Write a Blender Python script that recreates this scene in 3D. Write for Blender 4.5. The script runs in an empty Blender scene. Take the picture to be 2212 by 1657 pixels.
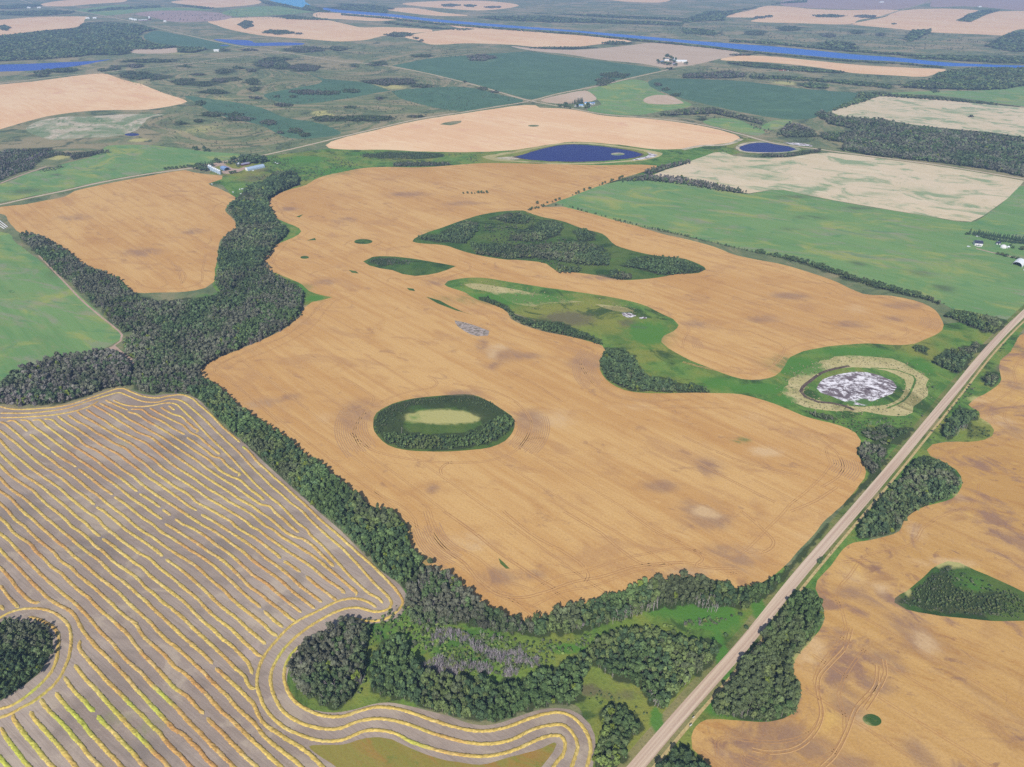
HAZE = 9.2e-5
EXPOSURE = 0.24
# Aerial view over prairie farmland: grain fields, canola swaths, aspen groves,
# sloughs, a gravel road and farmyards.  Everything is built on real ground coordinates.
import bpy, math, random
import numpy as np
from mathutils import Vector, Matrix
from mathutils.geometry import delaunay_2d_cdt

random.seed(7)
RNG = np.random.default_rng(11)
scene = bpy.context.scene
COL = scene.collection

# ------------------------------------------------------------------ camera
CAM_H = 450.0
FPX = 1530.0
CX, CY = 1105.5, 828.5
PITCH = math.radians(31.6)
SP, CP = math.sin(PITCH), math.cos(PITCH)

# gentle rises of the pasture land: (x, y, radius, height)
HILLS = []


def relief(x, y):
    h = np.zeros_like(np.asarray(x, float))
    for hx, hy, r, a in HILLS:
        h = h + a * np.exp(-((x - hx) ** 2 + (y - hy) ** 2) / (2 * r * r))
    return h


def ground(pts):
    """survey points (photo measure) -> ground x, y"""
    p = np.asarray(pts, float).reshape(-1, 2)
    xc = (p[:, 0] - CX) / FPX
    yc = np.clip((CY - p[:, 1]) / FPX, -2, 0.590)
    den = SP - CP * yc
    z = np.zeros(len(p))
    for _ in range(6 if HILLS else 1):
        t = (CAM_H - z) / den
        X = t * xc
        Y = t * (CP + SP * yc)
        if HILLS:
            z = relief(X, Y)
    return np.stack([X, Y], 1)


def seen(x, y, z):
    """ground x, y, z -> survey measure"""
    zz = z - CAM_H
    dep = y * CP - zz * SP
    up = y * SP + zz * CP
    return CX + FPX * x / dep, CY - FPX * up / dep


def R(c, r, pts):
    return [(x / 3.0 + 737.0 * c, y / 3.0 + 552.0 * r) for x, y in pts]


def R1(p): return R(0, 0, p)
def R2(p): return R(1, 0, p)
def R3(p): return R(2, 0, p)
def R4(p): return R(0, 1, p)
def R5(p): return R(1, 1, p)
def R6(p): return R(2, 1, p)
def R7(p): return R(0, 2, p)
def R8(p): return R(1, 2, p)
def R9(p): return R(2, 2, p)


def sc(x0, y0, p):
    return [(x0 * .5398 + x * .17104, y0 * .5398 + y * .17104) for x, y in p]


def A_(*p): return sc(0, 1600, p)
def B_(*p): return sc(700, 1600, p)
def C_(*p): return sc(0, 2100, p)
def D_(*p): return sc(700, 2100, p)
def E_(*p): return sc(0, 2544, p)
def G_(*p): return sc(700, 2544, p)


def catmull(P, closed, step):
    """Catmull-Rom through ground points, resampled about every `step(d)` metres"""
    P = np.asarray(P, float)
    n = len(P)
    out = []
    rng = range(n if closed else n - 1)
    for i in rng:
        if closed:
            p0, p1, p2, p3 = P[(i - 1) % n], P[i], P[(i + 1) % n], P[(i + 2) % n]
        else:
            p0, p1, p2, p3 = P[max(i - 1, 0)], P[i], P[i + 1], P[min(i + 2, n - 1)]
        L = np.linalg.norm(p2 - p1)
        d = np.hypot(p1[0], p1[1]) + 200
        k = int(max(1, min(40, L / step(d))))
        # tangents limited so long/short neighbours do not overshoot
        l0 = np.linalg.norm(p1 - p0) + 1e-6
        l2 = np.linalg.norm(p3 - p2) + 1e-6
        m1 = ((p2 - p1) / (L + 1e-6) + (p1 - p0) / l0) * 0.5 * min(L, 2.5 * l0)
        m2 = ((p2 - p1) / (L + 1e-6) + (p3 - p2) / l2) * 0.5 * min(L, 2.5 * l2)
        for j in range(k):
            t = j / k
            t2, t3 = t * t, t * t * t
            out.append((2 * t3 - 3 * t2 + 1) * p1 + (t3 - 2 * t2 + t) * m1 + (-2 * t3 + 3 * t2) * p2 + (t3 - t2) * m2)
    if not closed:
        out.append(P[-1])
    return np.array(out)


def dense(P, closed, step):
    P = np.asarray(P, float)
    n = len(P)
    out = []
    for i in range(n if closed else n - 1):
        p1, p2 = P[i], P[(i + 1) % n]
        d = np.hypot(p1[0], p1[1]) + 200
        k = int(max(1, min(60, np.linalg.norm(p2 - p1) / step(d))))
        for j in range(k):
            out.append(p1 + (p2 - p1) * j / k)
    if not closed:
        out.append(P[-1])
    return np.array(out)


def inside(poly, x, y):
    """even-odd point in polygon, vectorised"""
    poly = np.asarray(poly, float)
    x = np.asarray(x)
    y = np.asarray(y)
    r = np.zeros(x.shape, bool)
    bx0, by0 = poly.min(0)
    bx1, by1 = poly.max(0)
    m = (x >= bx0) & (x <= bx1) & (y >= by0) & (y <= by1)
    if not m.any():
        return r
    xs, ys = x[m], y[m]
    rr = np.zeros(xs.shape, bool)
    j = len(poly) - 1
    for i in range(len(poly)):
        xi, yi = poly[i]
        xj, yj = poly[j]
        if yi != yj:
            rr ^= ((yi > ys) != (yj > ys)) & (xs < (xj - xi) * (ys - yi) / (yj - yi) + xi)
        j = i
    r[m] = rr
    return r


def ribbon(P, w0, w1=None):
    """strip polygon of width w (m) about a centre line"""
    P = np.asarray(P, float)
    T = np.gradient(P, axis=0)
    T /= np.linalg.norm(T, axis=1)[:, None] + 1e-9
    N = np.stack([-T[:, 1], T[:, 0]], 1)
    a = -w0 / 2 if w1 is None else w0
    b = w0 / 2 if w1 is None else w1
    return np.concatenate([P + N * a, (P + N * b)[::-1]])


_perm = RNG.permutation(4096)
_val = RNG.random(4096)


def vnoise(x, y):
    xi, yi = np.floor(x).astype(int), np.floor(y).astype(int)
    fx, fy = x - xi, y - yi
    fx, fy = fx * fx * (3 - 2 * fx), fy * fy * (3 - 2 * fy)

    def h(a, b):
        return _val[_perm[(a * 71 + _perm[b & 4095]) & 4095]]
    return (h(xi, yi) * (1 - fx) + h(xi + 1, yi) * fx) * (1 - fy) + (h(xi, yi + 1) * (1 - fx) + h(xi + 1, yi + 1) * fx) * fy


def fbm(x, y, o=3):
    s = 0
    a = .5
    for k in range(o):
        s = s + a * vnoise(x * 2 ** k + 13.7 * k, y * 2 ** k - 7.1 * k)
        a *= .5
    return s / (1 - .5 ** o)


# ------------------------------------------------------------------ objects
def tag(o, label=None, cat=None, group=None, kind=None):
    if label: o['label'] = label
    if cat: o['category'] = cat
    if group: o['group'] = group
    if kind: o['kind'] = kind
    return o


def link(o):
    COL.objects.link(o)
    return o


def mesh_np(name, V, F, mats, midx=None, col=None, colname='tint', smooth=False):
    """mesh from numpy vertices and equal-sized faces"""
    me = bpy.data.meshes.new(name)
    V = np.asarray(V, np.float32)
    F = np.asarray(F, np.int32)
    k = F.shape[1]
    me.vertices.add(len(V))
    me.vertices.foreach_set('co', V.ravel())
    me.loops.add(F.size)
    me.loops.foreach_set('vertex_index', F.ravel())
    me.polygons.add(len(F))
    me.polygons.foreach_set('loop_start', np.arange(0, F.size, k, dtype=np.int32))
    me.polygons.foreach_set('loop_total', np.full(len(F), k, np.int32))
    if midx is not None:
        me.polygons.foreach_set('material_index', np.asarray(midx, np.int32))
    if smooth:
        me.polygons.foreach_set('use_smooth', np.ones(len(F), bool))
    for m in mats:
        me.materials.append(m)
    me.update(calc_edges=True)
    if col is not None:
        a = me.attributes.new(colname, 'FLOAT_COLOR', 'POINT')
        a.data.foreach_set('color', np.asarray(col, np.float32).ravel())
    return me


def ob(name, me, parent=None):
    o = bpy.data.objects.new(name, me)
    if parent: o.parent = parent
    return link(o)


def empty(name, loc, rz=0.0, s=1.0):
    o = bpy.data.objects.new(name, None)
    o.empty_display_size = 1
    o.location = loc
    o.rotation_euler = (0, 0, rz)
    o.scale = (s, s, s)
    return link(o)


class MB:
    """collects boxes, prisms and lathes into one mesh"""

    def __init__(s):
        s.v = []
        s.f = []

    def add(s, V, F):
        b = len(s.v)
        s.v += [tuple(p) for p in V]
        s.f += [tuple(i + b for i in f) for f in F]

    def box(s, x0, x1, y0, y1, z0, z1):
        s.add([(x0, y0, z0), (x1, y0, z0), (x1, y1, z0), (x0, y1, z0), (x0, y0, z1), (x1, y0, z1), (x1, y1, z1), (x0, y1, z1)],
              [(0, 3, 2, 1), (4, 5, 6, 7), (0, 1, 5, 4), (1, 2, 6, 5), (2, 3, 7, 6), (3, 0, 4, 7)])

    def extrude_y(s, prof, y0, y1, cap=True):
        n = len(prof)
        s.add([(x, y0, z) for x, z in prof] + [(x, y1, z) for x, z in prof],
              [(i, (i + 1) % n, n + (i + 1) % n, n + i) for i in range(n)] +
              ([tuple(range(n - 1, -1, -1)), tuple(range(n, 2 * n))] if cap else []))

    def lathe(s, prof, n=16, x=0, y=0):
        V, F = [], []
        for r, z in prof:
            for i in range(n):
                a = 2 * math.pi * i / n
                V.append((x + r * math.cos(a), y + r * math.sin(a), z))
        for k in range(len(prof) - 1):
            for i in range(n):
                j = (i + 1) % n
                F.append((k * n + i, k * n + j, (k + 1) * n + j, (k + 1) * n + i))
        F.append(tuple(range(n - 1, -1, -1)))
        F.append(tuple((len(prof) - 1) * n + i for i in range(n)))
        s.add(V, F)

    def tube(s, pts, r, n=6):
        V, F = [], []
        for k, p in enumerate(pts):
            p = Vector(p)
            t = (Vector(pts[min(k + 1, len(pts) - 1)]) - Vector(pts[max(k - 1, 0)])).normalized()
            u = t.cross(Vector((0.3, 0.9, 0.1))).normalized()
            w = t.cross(u)
            rr = r[k] if isinstance(r, (list, tuple)) else r
            for i in range(n):
                a = 2 * math.pi * i / n
                V.append(p + (u * math.cos(a) + w * math.sin(a)) * rr)
        for k in range(len(pts) - 1):
            for i in range(n):
                j = (i + 1) % n
                F.append((k * n + i, k * n + j, (k + 1) * n + j, (k + 1) * n + i))
        F.append(tuple(range(n)))
        F.append(tuple((len(pts) - 1) * n + i for i in range(n)))
        s.add(V, F)

    def mesh(s, name, mat):
        me = bpy.data.meshes.new(name)
        me.from_pydata([tuple(p) for p in s.v], [], s.f)
        me.materials.append(mat)
        me.update()
        return me

    def build(s, name, mat, parent=None):
        return ob(name, s.mesh(name, mat), parent)


# ------------------------------------------------------------------ materials
KALB = 0.80


def S(r, g, b, k=None):
    k = KALB if k is None else k

    def f(c):
        c /= 255.0
        return c / 12.92 if c <= .04045 else ((c + .055) / 1.055) ** 2.4
    return (f(r) * k, f(g) * k, f(b) * k, 1.0)


class NT:
    def __init__(s, name):
        s.m = bpy.data.materials.new(name)
        s.m.use_nodes = True
        s.t = s.m.node_tree
        s.t.nodes.clear()
        s.out = s.n('ShaderNodeOutputMaterial')

    def n(s, typ, **kw):
        nd = s.t.nodes.new(typ)
        for k, v in kw.items():
            setattr(nd, k, v)
        return nd

    def l(s, a, b):
        s.t.links.new(a, b)

    def setin(s, sock, v):
        if hasattr(v, 'is_output') or isinstance(v, bpy.types.NodeSocket):
            s.l(v, sock)
        else:
            sock.default_value = v

    def pos(s, rot=0.0, scale=(1, 1, 1)):
        tc = s.n('ShaderNodeNewGeometry')
        mp = s.n('ShaderNodeMapping', vector_type='TEXTURE')
        mp.inputs['Rotation'].default_value = (0, 0, -rot)
        mp.inputs['Scale'].default_value = tuple(1.0 / q for q in scale)
        s.l(tc.outputs['Position'], mp.inputs['Vector'])
        return mp.outputs[0]

    def noise(s, vec, scale, detail=3, rough=.55, dist=0.0):
        nd = s.n('ShaderNodeTexNoise')
        s.l(vec, nd.inputs['Vector'])
        nd.inputs['Scale'].default_value = scale
        nd.inputs['Detail'].default_value = detail
        nd.inputs['Roughness'].default_value = rough
        nd.inputs['Distortion'].default_value = dist
        return nd.outputs['Fac']

    def math(s, op, a, b=0.0, clamp=False):
        nd = s.n('ShaderNodeMath', operation=op, use_clamp=clamp)
        s.setin(nd.inputs[0], a)
        s.setin(nd.inputs[1], b)
        return nd.outputs[0]

    def rng(s, v, a, b, c=0.0, d=1.0):
        nd = s.n('ShaderNodeMapRange', interpolation_type='SMOOTHSTEP')
        s.setin(nd.inputs[0], v)
        for i, q in enumerate((a, b, c, d)):
            nd.inputs[i + 1].default_value = q
        return nd.outputs[0]

    def mix(s, f, a, b):
        nd = s.n('ShaderNodeMix', data_type='RGBA')
        s.setin(nd.inputs[0], f)
        s.setin(nd.inputs[6], a)
        s.setin(nd.inputs[7], b)
        return nd.outputs[2]

    def attr(s, name):
        nd = s.n('ShaderNodeAttribute', attribute_name=name)
        return nd

    def mark(s):
        a = s.attr('mark')
        sp = s.n('ShaderNodeSeparateColor')
        s.l(a.outputs['Color'], sp.inputs[0])
        return sp.outputs[0], sp.outputs[1], sp.outputs[2], a.outputs['Alpha']

    def surf(s, col, rough=.9, spec=.15, bump=None, bstr=.3, bdist=1.0, metal=0.0):
        p = s.n('ShaderNodeBsdfPrincipled')
        s.setin(p.inputs['Base Color'], col)
        s.setin(p.inputs['Roughness'], rough)
        p.inputs['Specular IOR Level'].default_value = spec
        p.inputs['Metallic'].default_value = metal
        if bump is not None:
            b = s.n('ShaderNodeBump')
            b.inputs['Strength'].default_value = bstr
            b.inputs['Distance'].default_value = bdist
            s.l(bump, b.inputs['Height'])
            s.l(b.outputs[0], p.inputs['Normal'])
        s.l(p.outputs[0], s.out.inputs['Surface'])
        return s.m


ROT = math.radians(45.0)      # the survey grid of the farm land


def crop(name, c1, c2, c3, stain=S(152, 120, 102), pale=S(226, 190, 140), lush=S(110, 128, 70), stripes=.10, mottled=.5, sc_=1.0, extra=()):
    """standing grain / hay: long streaks with the drilling direction, patches, fine grain"""
    t = NT(name)
    big = t.noise(t.pos(ROT, (.0028 * sc_, .0075 * sc_, 1)), 1.0, 4, .55, .4)
    streak = t.noise(t.pos(ROT, (.006, .11, 1)), 1.0, 3, .6)
    mid = t.noise(t.pos(0.4, (.02, .028, 1)), 1.0, 4, .6, .6)
    fine = t.noise(t.pos(0, (.55, .55, 1)), 1.0, 3, .7)
    v = t.math('ADD', t.math('MULTIPLY', big, .55), t.math('MULTIPLY', streak, .45))
    c = t.mix(t.rng(v, .40, .60), c1, c2)
    c = t.mix(t.math('MULTIPLY', t.rng(mid, .50, .78), mottled), c, c3)
    w = t.n('ShaderNodeTexWave', wave_type='BANDS', bands_direction='Y')
    t.l(t.pos(ROT, (.004, .075, 1)), w.inputs['Vector'])
    w.inputs['Scale'].default_value = 1.0
    w.inputs['Distortion'].default_value = 2.2
    w.inputs['Detail'].default_value = 2
    w.inputs['Detail Scale'].default_value = .6
    c = t.mix(t.math('MULTIPLY', w.outputs['Fac'], stripes), c, c3)
    for ec, ex, ey, lo, hi, am in extra:
        en = t.noise(t.pos(ROT * .6, (ex, ey, 1)), 1.0, 6, .66, 1.0)
        c = t.mix(t.math('MULTIPLY', t.rng(en, lo, hi), am), c, ec)
    r, g, b, a = t.mark()
    n2 = t.noise(t.pos(ROT, (.022, .06, 1)), 1.0, 5, .68, .9)
    def soft(x, k):
        return t.math('MULTIPLY', t.rng(t.math('MULTIPLY', x, t.math('ADD', t.math('MULTIPLY', n2, 2.6), -.55)), .06, .85), k)
    c = t.mix(soft(r, .66), c, stain)
    c = t.mix(soft(g, .8), c, pale)
    c = t.mix(soft(b, .85), c, lush)
    c = t.mix(t.math('MULTIPLY', t.rng(fine, .35, .75), .22), c, S(120, 82, 48))
    return t.surf(c, .95, .1, fine, .35, .6)


def grass(name, g1, g2, dry, dark, brush=.5, sc_=1.0):
    t = NT(name)
    big = t.noise(t.pos(.3, (.0035 * sc_, .0045 * sc_, 1)), 1.0, 5, .6, .5)
    mid = t.noise(t.pos(1.1, (.03 * sc_, .036 * sc_, 1)), 1.0, 5, .65, .7)
    fine = t.noise(t.pos(0, (.4, .4, 1)), 1.0, 4, .7)
    c = t.mix(t.rng(mid, .42, .58), g1, g2)
    c = t.mix(t.math('MULTIPLY', t.rng(big, .46, .60), .85), c, dry)
    pt = t.noise(t.pos(.7, (.012 * sc_, .016 * sc_, 1)), 1.0, 6, .68, .9)
    c = t.mix(t.math('MULTIPLY', t.rng(pt, .53, .64), .9), c, dark)
    c = t.mix(t.math('MULTIPLY', t.rng(pt, .47, .36), .55), c, dry)
    c = t.mix(t.math('MULTIPLY', t.rng(fine, .48, .74), brush), c, dark)
    r, g, b, a = t.mark()
    n2 = t.noise(t.pos(.9, (.06, .08, 1)), 1.0, 5, .7, .8)
    def soft(x, k):
        return t.math('MULTIPLY', t.rng(t.math('ADD', x, t.math('MULTIPLY', t.math('SUBTRACT', n2, .5), 1.0)), .25, .7), t.math('MULTIPLY', t.math('MULTIPLY', x, 5.0, True), k))
    c = t.mix(soft(r, .85), c, S(112, 104, 78))
    c = t.mix(soft(g, .92), c, S(190, 182, 116))
    c = t.mix(soft(b, .9), c, S(84, 132, 52))
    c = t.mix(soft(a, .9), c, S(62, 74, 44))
    return t.surf(c, .95, .1, fine, .6, 1.0)


def plain(name, c1, c2, scale=.2, rough=.8, spec=.2, metal=0.0, bstr=0.0, stretch=(1, 1, 1), rot=0.0):
    t = NT(name)
    n = t.noise(t.pos(rot, tuple(scale * q for q in stretch)), 1.0, 4, .6, .3)
    c = t.mix(t.rng(n, .36, .66), c1, c2)
    return t.surf(c, rough, spec, n if bstr else None, bstr, .3, metal)


M = {}
M['wheat'] = crop('ripe_wheat', S(210, 161, 98), S(225, 181, 116), S(186, 134, 80), extra=[(S(192, 146, 98), .010, .022, .52, .66, .55), (S(170, 130, 96), .024, .05, .58, .70, .6), (S(232, 192, 130), .03, .16, .60, .74, .5), (S(176, 122, 74), .05, .4, .58, .72, .45)])
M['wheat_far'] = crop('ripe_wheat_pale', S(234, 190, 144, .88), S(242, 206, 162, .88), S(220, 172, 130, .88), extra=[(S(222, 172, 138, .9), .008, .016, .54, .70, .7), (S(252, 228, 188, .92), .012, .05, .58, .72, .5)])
M['wheat_near'] = crop('ripe_wheat_patchy', S(202, 156, 90), S(216, 172, 106), S(168, 124, 86), mottled=.8, stripes=.04, extra=[(S(158, 122, 100), .011, .014, .52, .62, .85), (S(226, 184, 104), .012, .016, .57, .68, .8), (S(150, 112, 90), .035, .05, .58, .68, .7), (S(178, 122, 66), .02, .1, .54, .70, .5)])
M['tan'] = crop('tan_stubble', S(206, 180, 152), S(214, 190, 164), S(188, 166, 136))
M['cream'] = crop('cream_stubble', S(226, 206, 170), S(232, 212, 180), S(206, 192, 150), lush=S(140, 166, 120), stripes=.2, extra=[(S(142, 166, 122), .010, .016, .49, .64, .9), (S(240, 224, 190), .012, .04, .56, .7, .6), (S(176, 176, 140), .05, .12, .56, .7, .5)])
M['mauve'] = crop('ploughed_earth', S(176, 150, 138), S(186, 160, 150), S(160, 136, 120))
M['hay'] = crop('green_hay', S(106, 150, 88), S(122, 160, 96), S(148, 154, 100), stain=S(84, 98, 76), pale=S(146, 168, 92), lush=S(84, 150, 84), stripes=.12, extra=[(S(170, 172, 92), .006, .012, .49, .66, .75), (S(152, 152, 126), .008, .03, .51, .66, .7), (S(86, 140, 92), .012, .03, .55, .66, .6), (S(70, 98, 66), .04, .09, .66, .74, .7)])
M['hay_dark'] = crop('dark_green_crop', S(74, 112, 84), S(84, 122, 92), S(62, 100, 76), stain=S(60, 84, 66), pale=S(140, 152, 112), stripes=.08, extra=[(S(98, 134, 98), .006, .016, .52, .68, .7), (S(120, 140, 104), .012, .05, .60, .72, .5)])
M['unripe'] = crop('unripe_canola', S(140, 138, 62), S(156, 144, 72), S(164, 124, 62), lush=S(104, 128, 56), stripes=.1, extra=[(S(170, 128, 66), .02, .05, .46, .62, .8), (S(110, 130, 60), .03, .05, .56, .68, .7)])
M['pasture'] = grass('pasture_grass', S(124, 132, 90), S(106, 120, 82), S(166, 150, 114), S(80, 94, 68), .4)
M['meadow'] = grass('lush_meadow_grass', S(84, 122, 54), S(112, 144, 64), S(148, 146, 68), S(60, 84, 42), .55)
M['verge'] = grass('road_verge_grass', S(104, 122, 58), S(132, 132, 76), S(156, 144, 100), S(72, 92, 44), .5)
M['marsh'] = grass('dry_marsh_grass', S(190, 178, 122), S(206, 190, 138), S(176, 166, 110), S(142, 134, 84), .55)
M['alkali'] = grass('alkali_flat', S(216, 200, 176), S(200, 182, 156), S(120, 142, 98), S(104, 128, 86), .6, 1.6)
M['scrub'] = grass('grass_knoll', S(66, 96, 44), S(84, 112, 50), S(102, 118, 56), S(48, 72, 34), .6)


def stubble():
    t = NT('canola_stubble')
    big = t.noise(t.pos(.3, (.006, .01, 1)), 1.0, 5, .6, .6)
    row = t.noise(t.pos(math.radians(34), (.02, .9, 1)), 1.0, 3, .6)
    fine = t.noise(t.pos(0, (.9, .9, 1)), 1.0, 4, .75)
    c = t.mix(t.rng(big, .38, .62), S(158, 140, 126), S(182, 164, 148))
    c = t.mix(t.math('MULTIPLY', t.rng(row, .42, .66), .45), c, S(138, 121, 106))
    c = t.mix(t.math('MULTIPLY', t.rng(fine, .5, .78), .5), c, S(206, 190, 172))
    mo = t.noise(t.pos(.2, (.018, .03, 1)), 1.0, 5, .66, .8)
    c = t.mix(t.math('MULTIPLY', t.rng(mo, .51, .66), .5), c, S(138, 124, 112))
    c = t.mix(t.math('MULTIPLY', t.rng(mo, .48, .36), .4), c, S(206, 188, 162))
    r, g, b, a = t.mark()
    n2 = t.noise(t.pos(.9, (.06, .08, 1)), 1.0, 4, .65, .8)
    c = t.mix(t.math('MULTIPLY', t.rng(t.math('ADD', r, t.math('SUBTRACT', n2, .5)), .3, .95), .42), c, S(112, 104, 98))
    c = t.mix(t.math('MULTIPLY', t.rng(t.math('ADD', b, t.math('SUBTRACT', n2, .5)), .35, .9), .6), c, S(142, 146, 92))
    c = t.mix(t.math('MULTIPLY', t.rng(t.math('ADD', g, t.math('SUBTRACT', n2, .5)), .35, .9), .7), c, S(190, 170, 158))
    return t.surf(c, .95, .1, fine, .5, .4)


M['stubble'] = stubble()


def gravel():
    t = NT('pale_gravel')
    fine = t.noise(t.pos(0, (.8, .8, 1)), 1.0, 4, .7)
    lane = t.noise(t.pos(-ROT, (.004, .55, 1)), 1.0, 3, .6)
    c = t.mix(t.rng(lane, .4, .62), S(218, 194, 168), S(194, 166, 144))
    c = t.mix(t.math('MULTIPLY', t.rng(fine, .45, .75), .35), c, S(232, 210, 188))
    return t.surf(c, .95, .1, fine, .3, .2)


M['gravel'] = gravel()
M['dirt_road'] = plain('far_dirt_road', S(206, 188, 164), S(192, 172, 148), .05, .95, .1)
M['trail'] = plain('packed_trail', S(196, 168, 150), S(178, 152, 132), .1, .95, .1)
M['dry_strip'] = plain('dry_bleached_grass', S(206, 184, 128), S(180, 154, 106), .35, .95, .1)
M['stony'] = plain('stony_grey_scrub', S(186, 170, 160), S(122, 112, 96), .25, .95, .1)
M['mud'] = plain('dark_mud', S(86, 70, 62), S(110, 94, 80), .2, .9, .2)


def salt():
    t = NT('white_salt_mud')
    n = t.noise(t.pos(.5, (.055, .085, 1)), 1.0, 6, .72, 1.4)
    n3 = t.noise(t.pos(.1, (.22, .3, 1)), 1.0, 4, .7, .6)
    c = t.mix(t.rng(n, .44, .56), S(122, 108, 110), S(236, 230, 232, .9))
    c = t.mix(t.math('MULTIPLY', t.rng(n3, .52, .60), .8), c, S(96, 82, 84))
    r, g, b, a = t.mark()
    n2 = t.noise(t.pos(.9, (.1, .14, 1)), 1.0, 5, .7, .8)
    c = t.mix(t.rng(t.math('ADD', r, t.math('SUBTRACT', n2, .5)), .38, .6), c, S(92, 78, 82))
    c = t.mix(t.rng(t.math('ADD', b, t.math('SUBTRACT', n2, .5)), .38, .7), c, S(88, 122, 60))
    return t.surf(c, .9, .2)


M['salt'] = salt()


def water(name, deep, spec=.5):
    t = NT(name)
    n = t.noise(t.pos(.2, (.02, .03, 1)), 1.0, 3, .6)
    b = t.noise(t.pos(.2, (.5, .7, 1)), 1.0, 2, .6)
    c = t.mix(n, deep, tuple(q * .8 for q in deep[:3]) + (1,))  # blue of the reflected sky is put into the base colour
    return t.surf(c, .3, spec, b, .08, .3)


M['pond'] = water('deep_blue_pond', S(22, 24, 104, .9), .06)
M['lake'] = water('blue_lake', S(14, 72, 176, .9), .06)
M['river'] = water('bright_river', S(6, 98, 196, .9), .06)
M['lagoon'] = water('pale_lagoon', S(60, 170, 220, .9), .08)


def foliage(name, trans=.22):
    t = NT(name)
    a = t.attr('tint').outputs['Color']
    d = t.n('ShaderNodeBsdfDiffuse')
    tr = t.n('ShaderNodeBsdfTranslucent')
    t.l(a, d.inputs[0])
    t.l(a, tr.inputs[0])
    mx = t.n('ShaderNodeMixShader')
    mx.inputs[0].default_value = trans
    t.l(d.outputs[0], mx.inputs[1])
    t.l(tr.outputs[0], mx.inputs[2])
    t.l(mx.outputs[0], t.out.inputs['Surface'])
    return t.m


M['leaf'] = foliage('aspen_leaves')
M['straw'] = foliage('cut_canola_straw', .05)
M['bark'] = plain('pale_aspen_bark', S(176, 166, 150), S(142, 132, 118), 3.0, .85)
M['dead'] = plain('weathered_dead_wood', S(200, 190, 184), S(164, 152, 148), 2.0, .85)
M['twig'] = plain('grey_dead_twigs', S(146, 132, 128), S(116, 104, 100), 2.0, .9)
M['sprucebark'] = plain('spruce_bark', S(96, 78, 62), S(78, 62, 50), 3.0, .9)
M['white_metal'] = plain('white_sheet_metal', S(236, 238, 238, .85), S(224, 228, 230, .85), .5, .45, .4)
M['steel'] = plain('galvanised_steel', S(196, 214, 232, .8), S(176, 198, 222, .8), .6, .4, .5, .2)
M['blue_metal'] = plain('blue_grey_sheet_metal', S(140, 166, 206), S(128, 154, 194), .6, .5, .4)
M['dark_roof'] = plain('dark_shingles', S(54, 58, 78), S(64, 68, 88), .8, .8)
M['mauve_roof'] = plain('mauve_grey_shingles', S(150, 146, 168), S(136, 132, 154), .8, .8)
M['blue_roof'] = plain('pale_blue_roof', S(120, 170, 216), S(108, 156, 204), .8, .6)
M['wall_white'] = plain('white_siding', S(232, 230, 226, .85), S(222, 220, 216, .85), .8, .7)
M['wall_red'] = plain('dark_red_siding', S(112, 52, 56), S(98, 44, 48), .8, .8)
M['red_paint'] = plain('red_paint', S(196, 58, 56), S(180, 48, 48), .8, .5)
M['dark'] = plain('dark_door_and_shade', S(34, 34, 40), S(44, 44, 50), .8, .9)  # dark doors; also painted-in shade inside the open sheds
M['glass'] = plain('window_glass', S(60, 70, 84), S(70, 80, 96), .8, .15, .5)
M['rubber'] = plain('black_rubber', S(30, 30, 32), S(38, 38, 40), .8, .8)
M['pole'] = plain('grey_timber', S(96, 84, 72), S(80, 70, 60), .8, .9)
M['bale'] = plain('wrapped_bale_plastic', S(228, 226, 224, .85), S(214, 212, 210, .85), .8, .5)
M['strawbale'] = plain('round_straw_bale', S(222, 206, 170), S(206, 188, 150), .8, .9)

# ------------------------------------------------------------------ the lie of the land (survey outlines)
# rises on the hummocky pasture
for u, v, r, a in [(330, 150, 130, 7), (430, 172, 150, 8), (520, 160, 170, 9), (600, 190, 160, 7), (690, 200, 170, 8), (480, 215, 110, 5),
                   (420, 262, 90, 6), (520, 285, 100, 6), (780, 190, 150, 8), (850, 180, 160, 9), (980, 140, 200, 8), (1040, 122, 180, 8),
                   (700, 265, 90, 5), (900, 225, 120, 5), (1180, 150, 220, 7), (1560, 215, 200, 6), (1640, 190, 180, 6), (120, 345, 70, 5), (1950, 285, 160, 7)]:
    q = ground([(u, v)])[0]
    HILLS.append((q[0], q[1], r, a))

step_c = lambda d: max(2.2, d * .009)
step_s = lambda d: max(8.0, d * .02)

REG = []          # (name, material key, ground polygon) - later entries win


def reg(name, mat, pts, curve=True, rough=0.0):
    if not rough and curve and mat in ('wheat', 'wheat_near', 'hay', 'scrub', 'unripe', 'wheat_far', 'meadow'):
        rough = .8 if mat != 'wheat_far' else 2.0
    P = ground(pts)
    P = catmull(P, True, step_c) if curve else dense(P, True, step_s)
    if rough:
        d = np.gradient(P, axis=0)
        d /= np.linalg.norm(d, axis=1)[:, None] + 1e-9
        k = (fbm(P[:, 0] * .045, P[:, 1] * .045, 3) - .5) * 2 * rough * 2.2
        P = P + np.stack([-d[:, 1], d[:, 0]], 1) * k[:, None]
    REG.append((name, mat, P))
    return P


def road(name, mat, pts, width, curve=True, off=None):
    P = catmull(ground(pts), False, step_c) if curve else dense(ground(pts), False, step_s)
    REG.append((name, mat, ribbon(P, width) if off is None else ribbon(P, off[0], off[1])))
    return P


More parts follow.
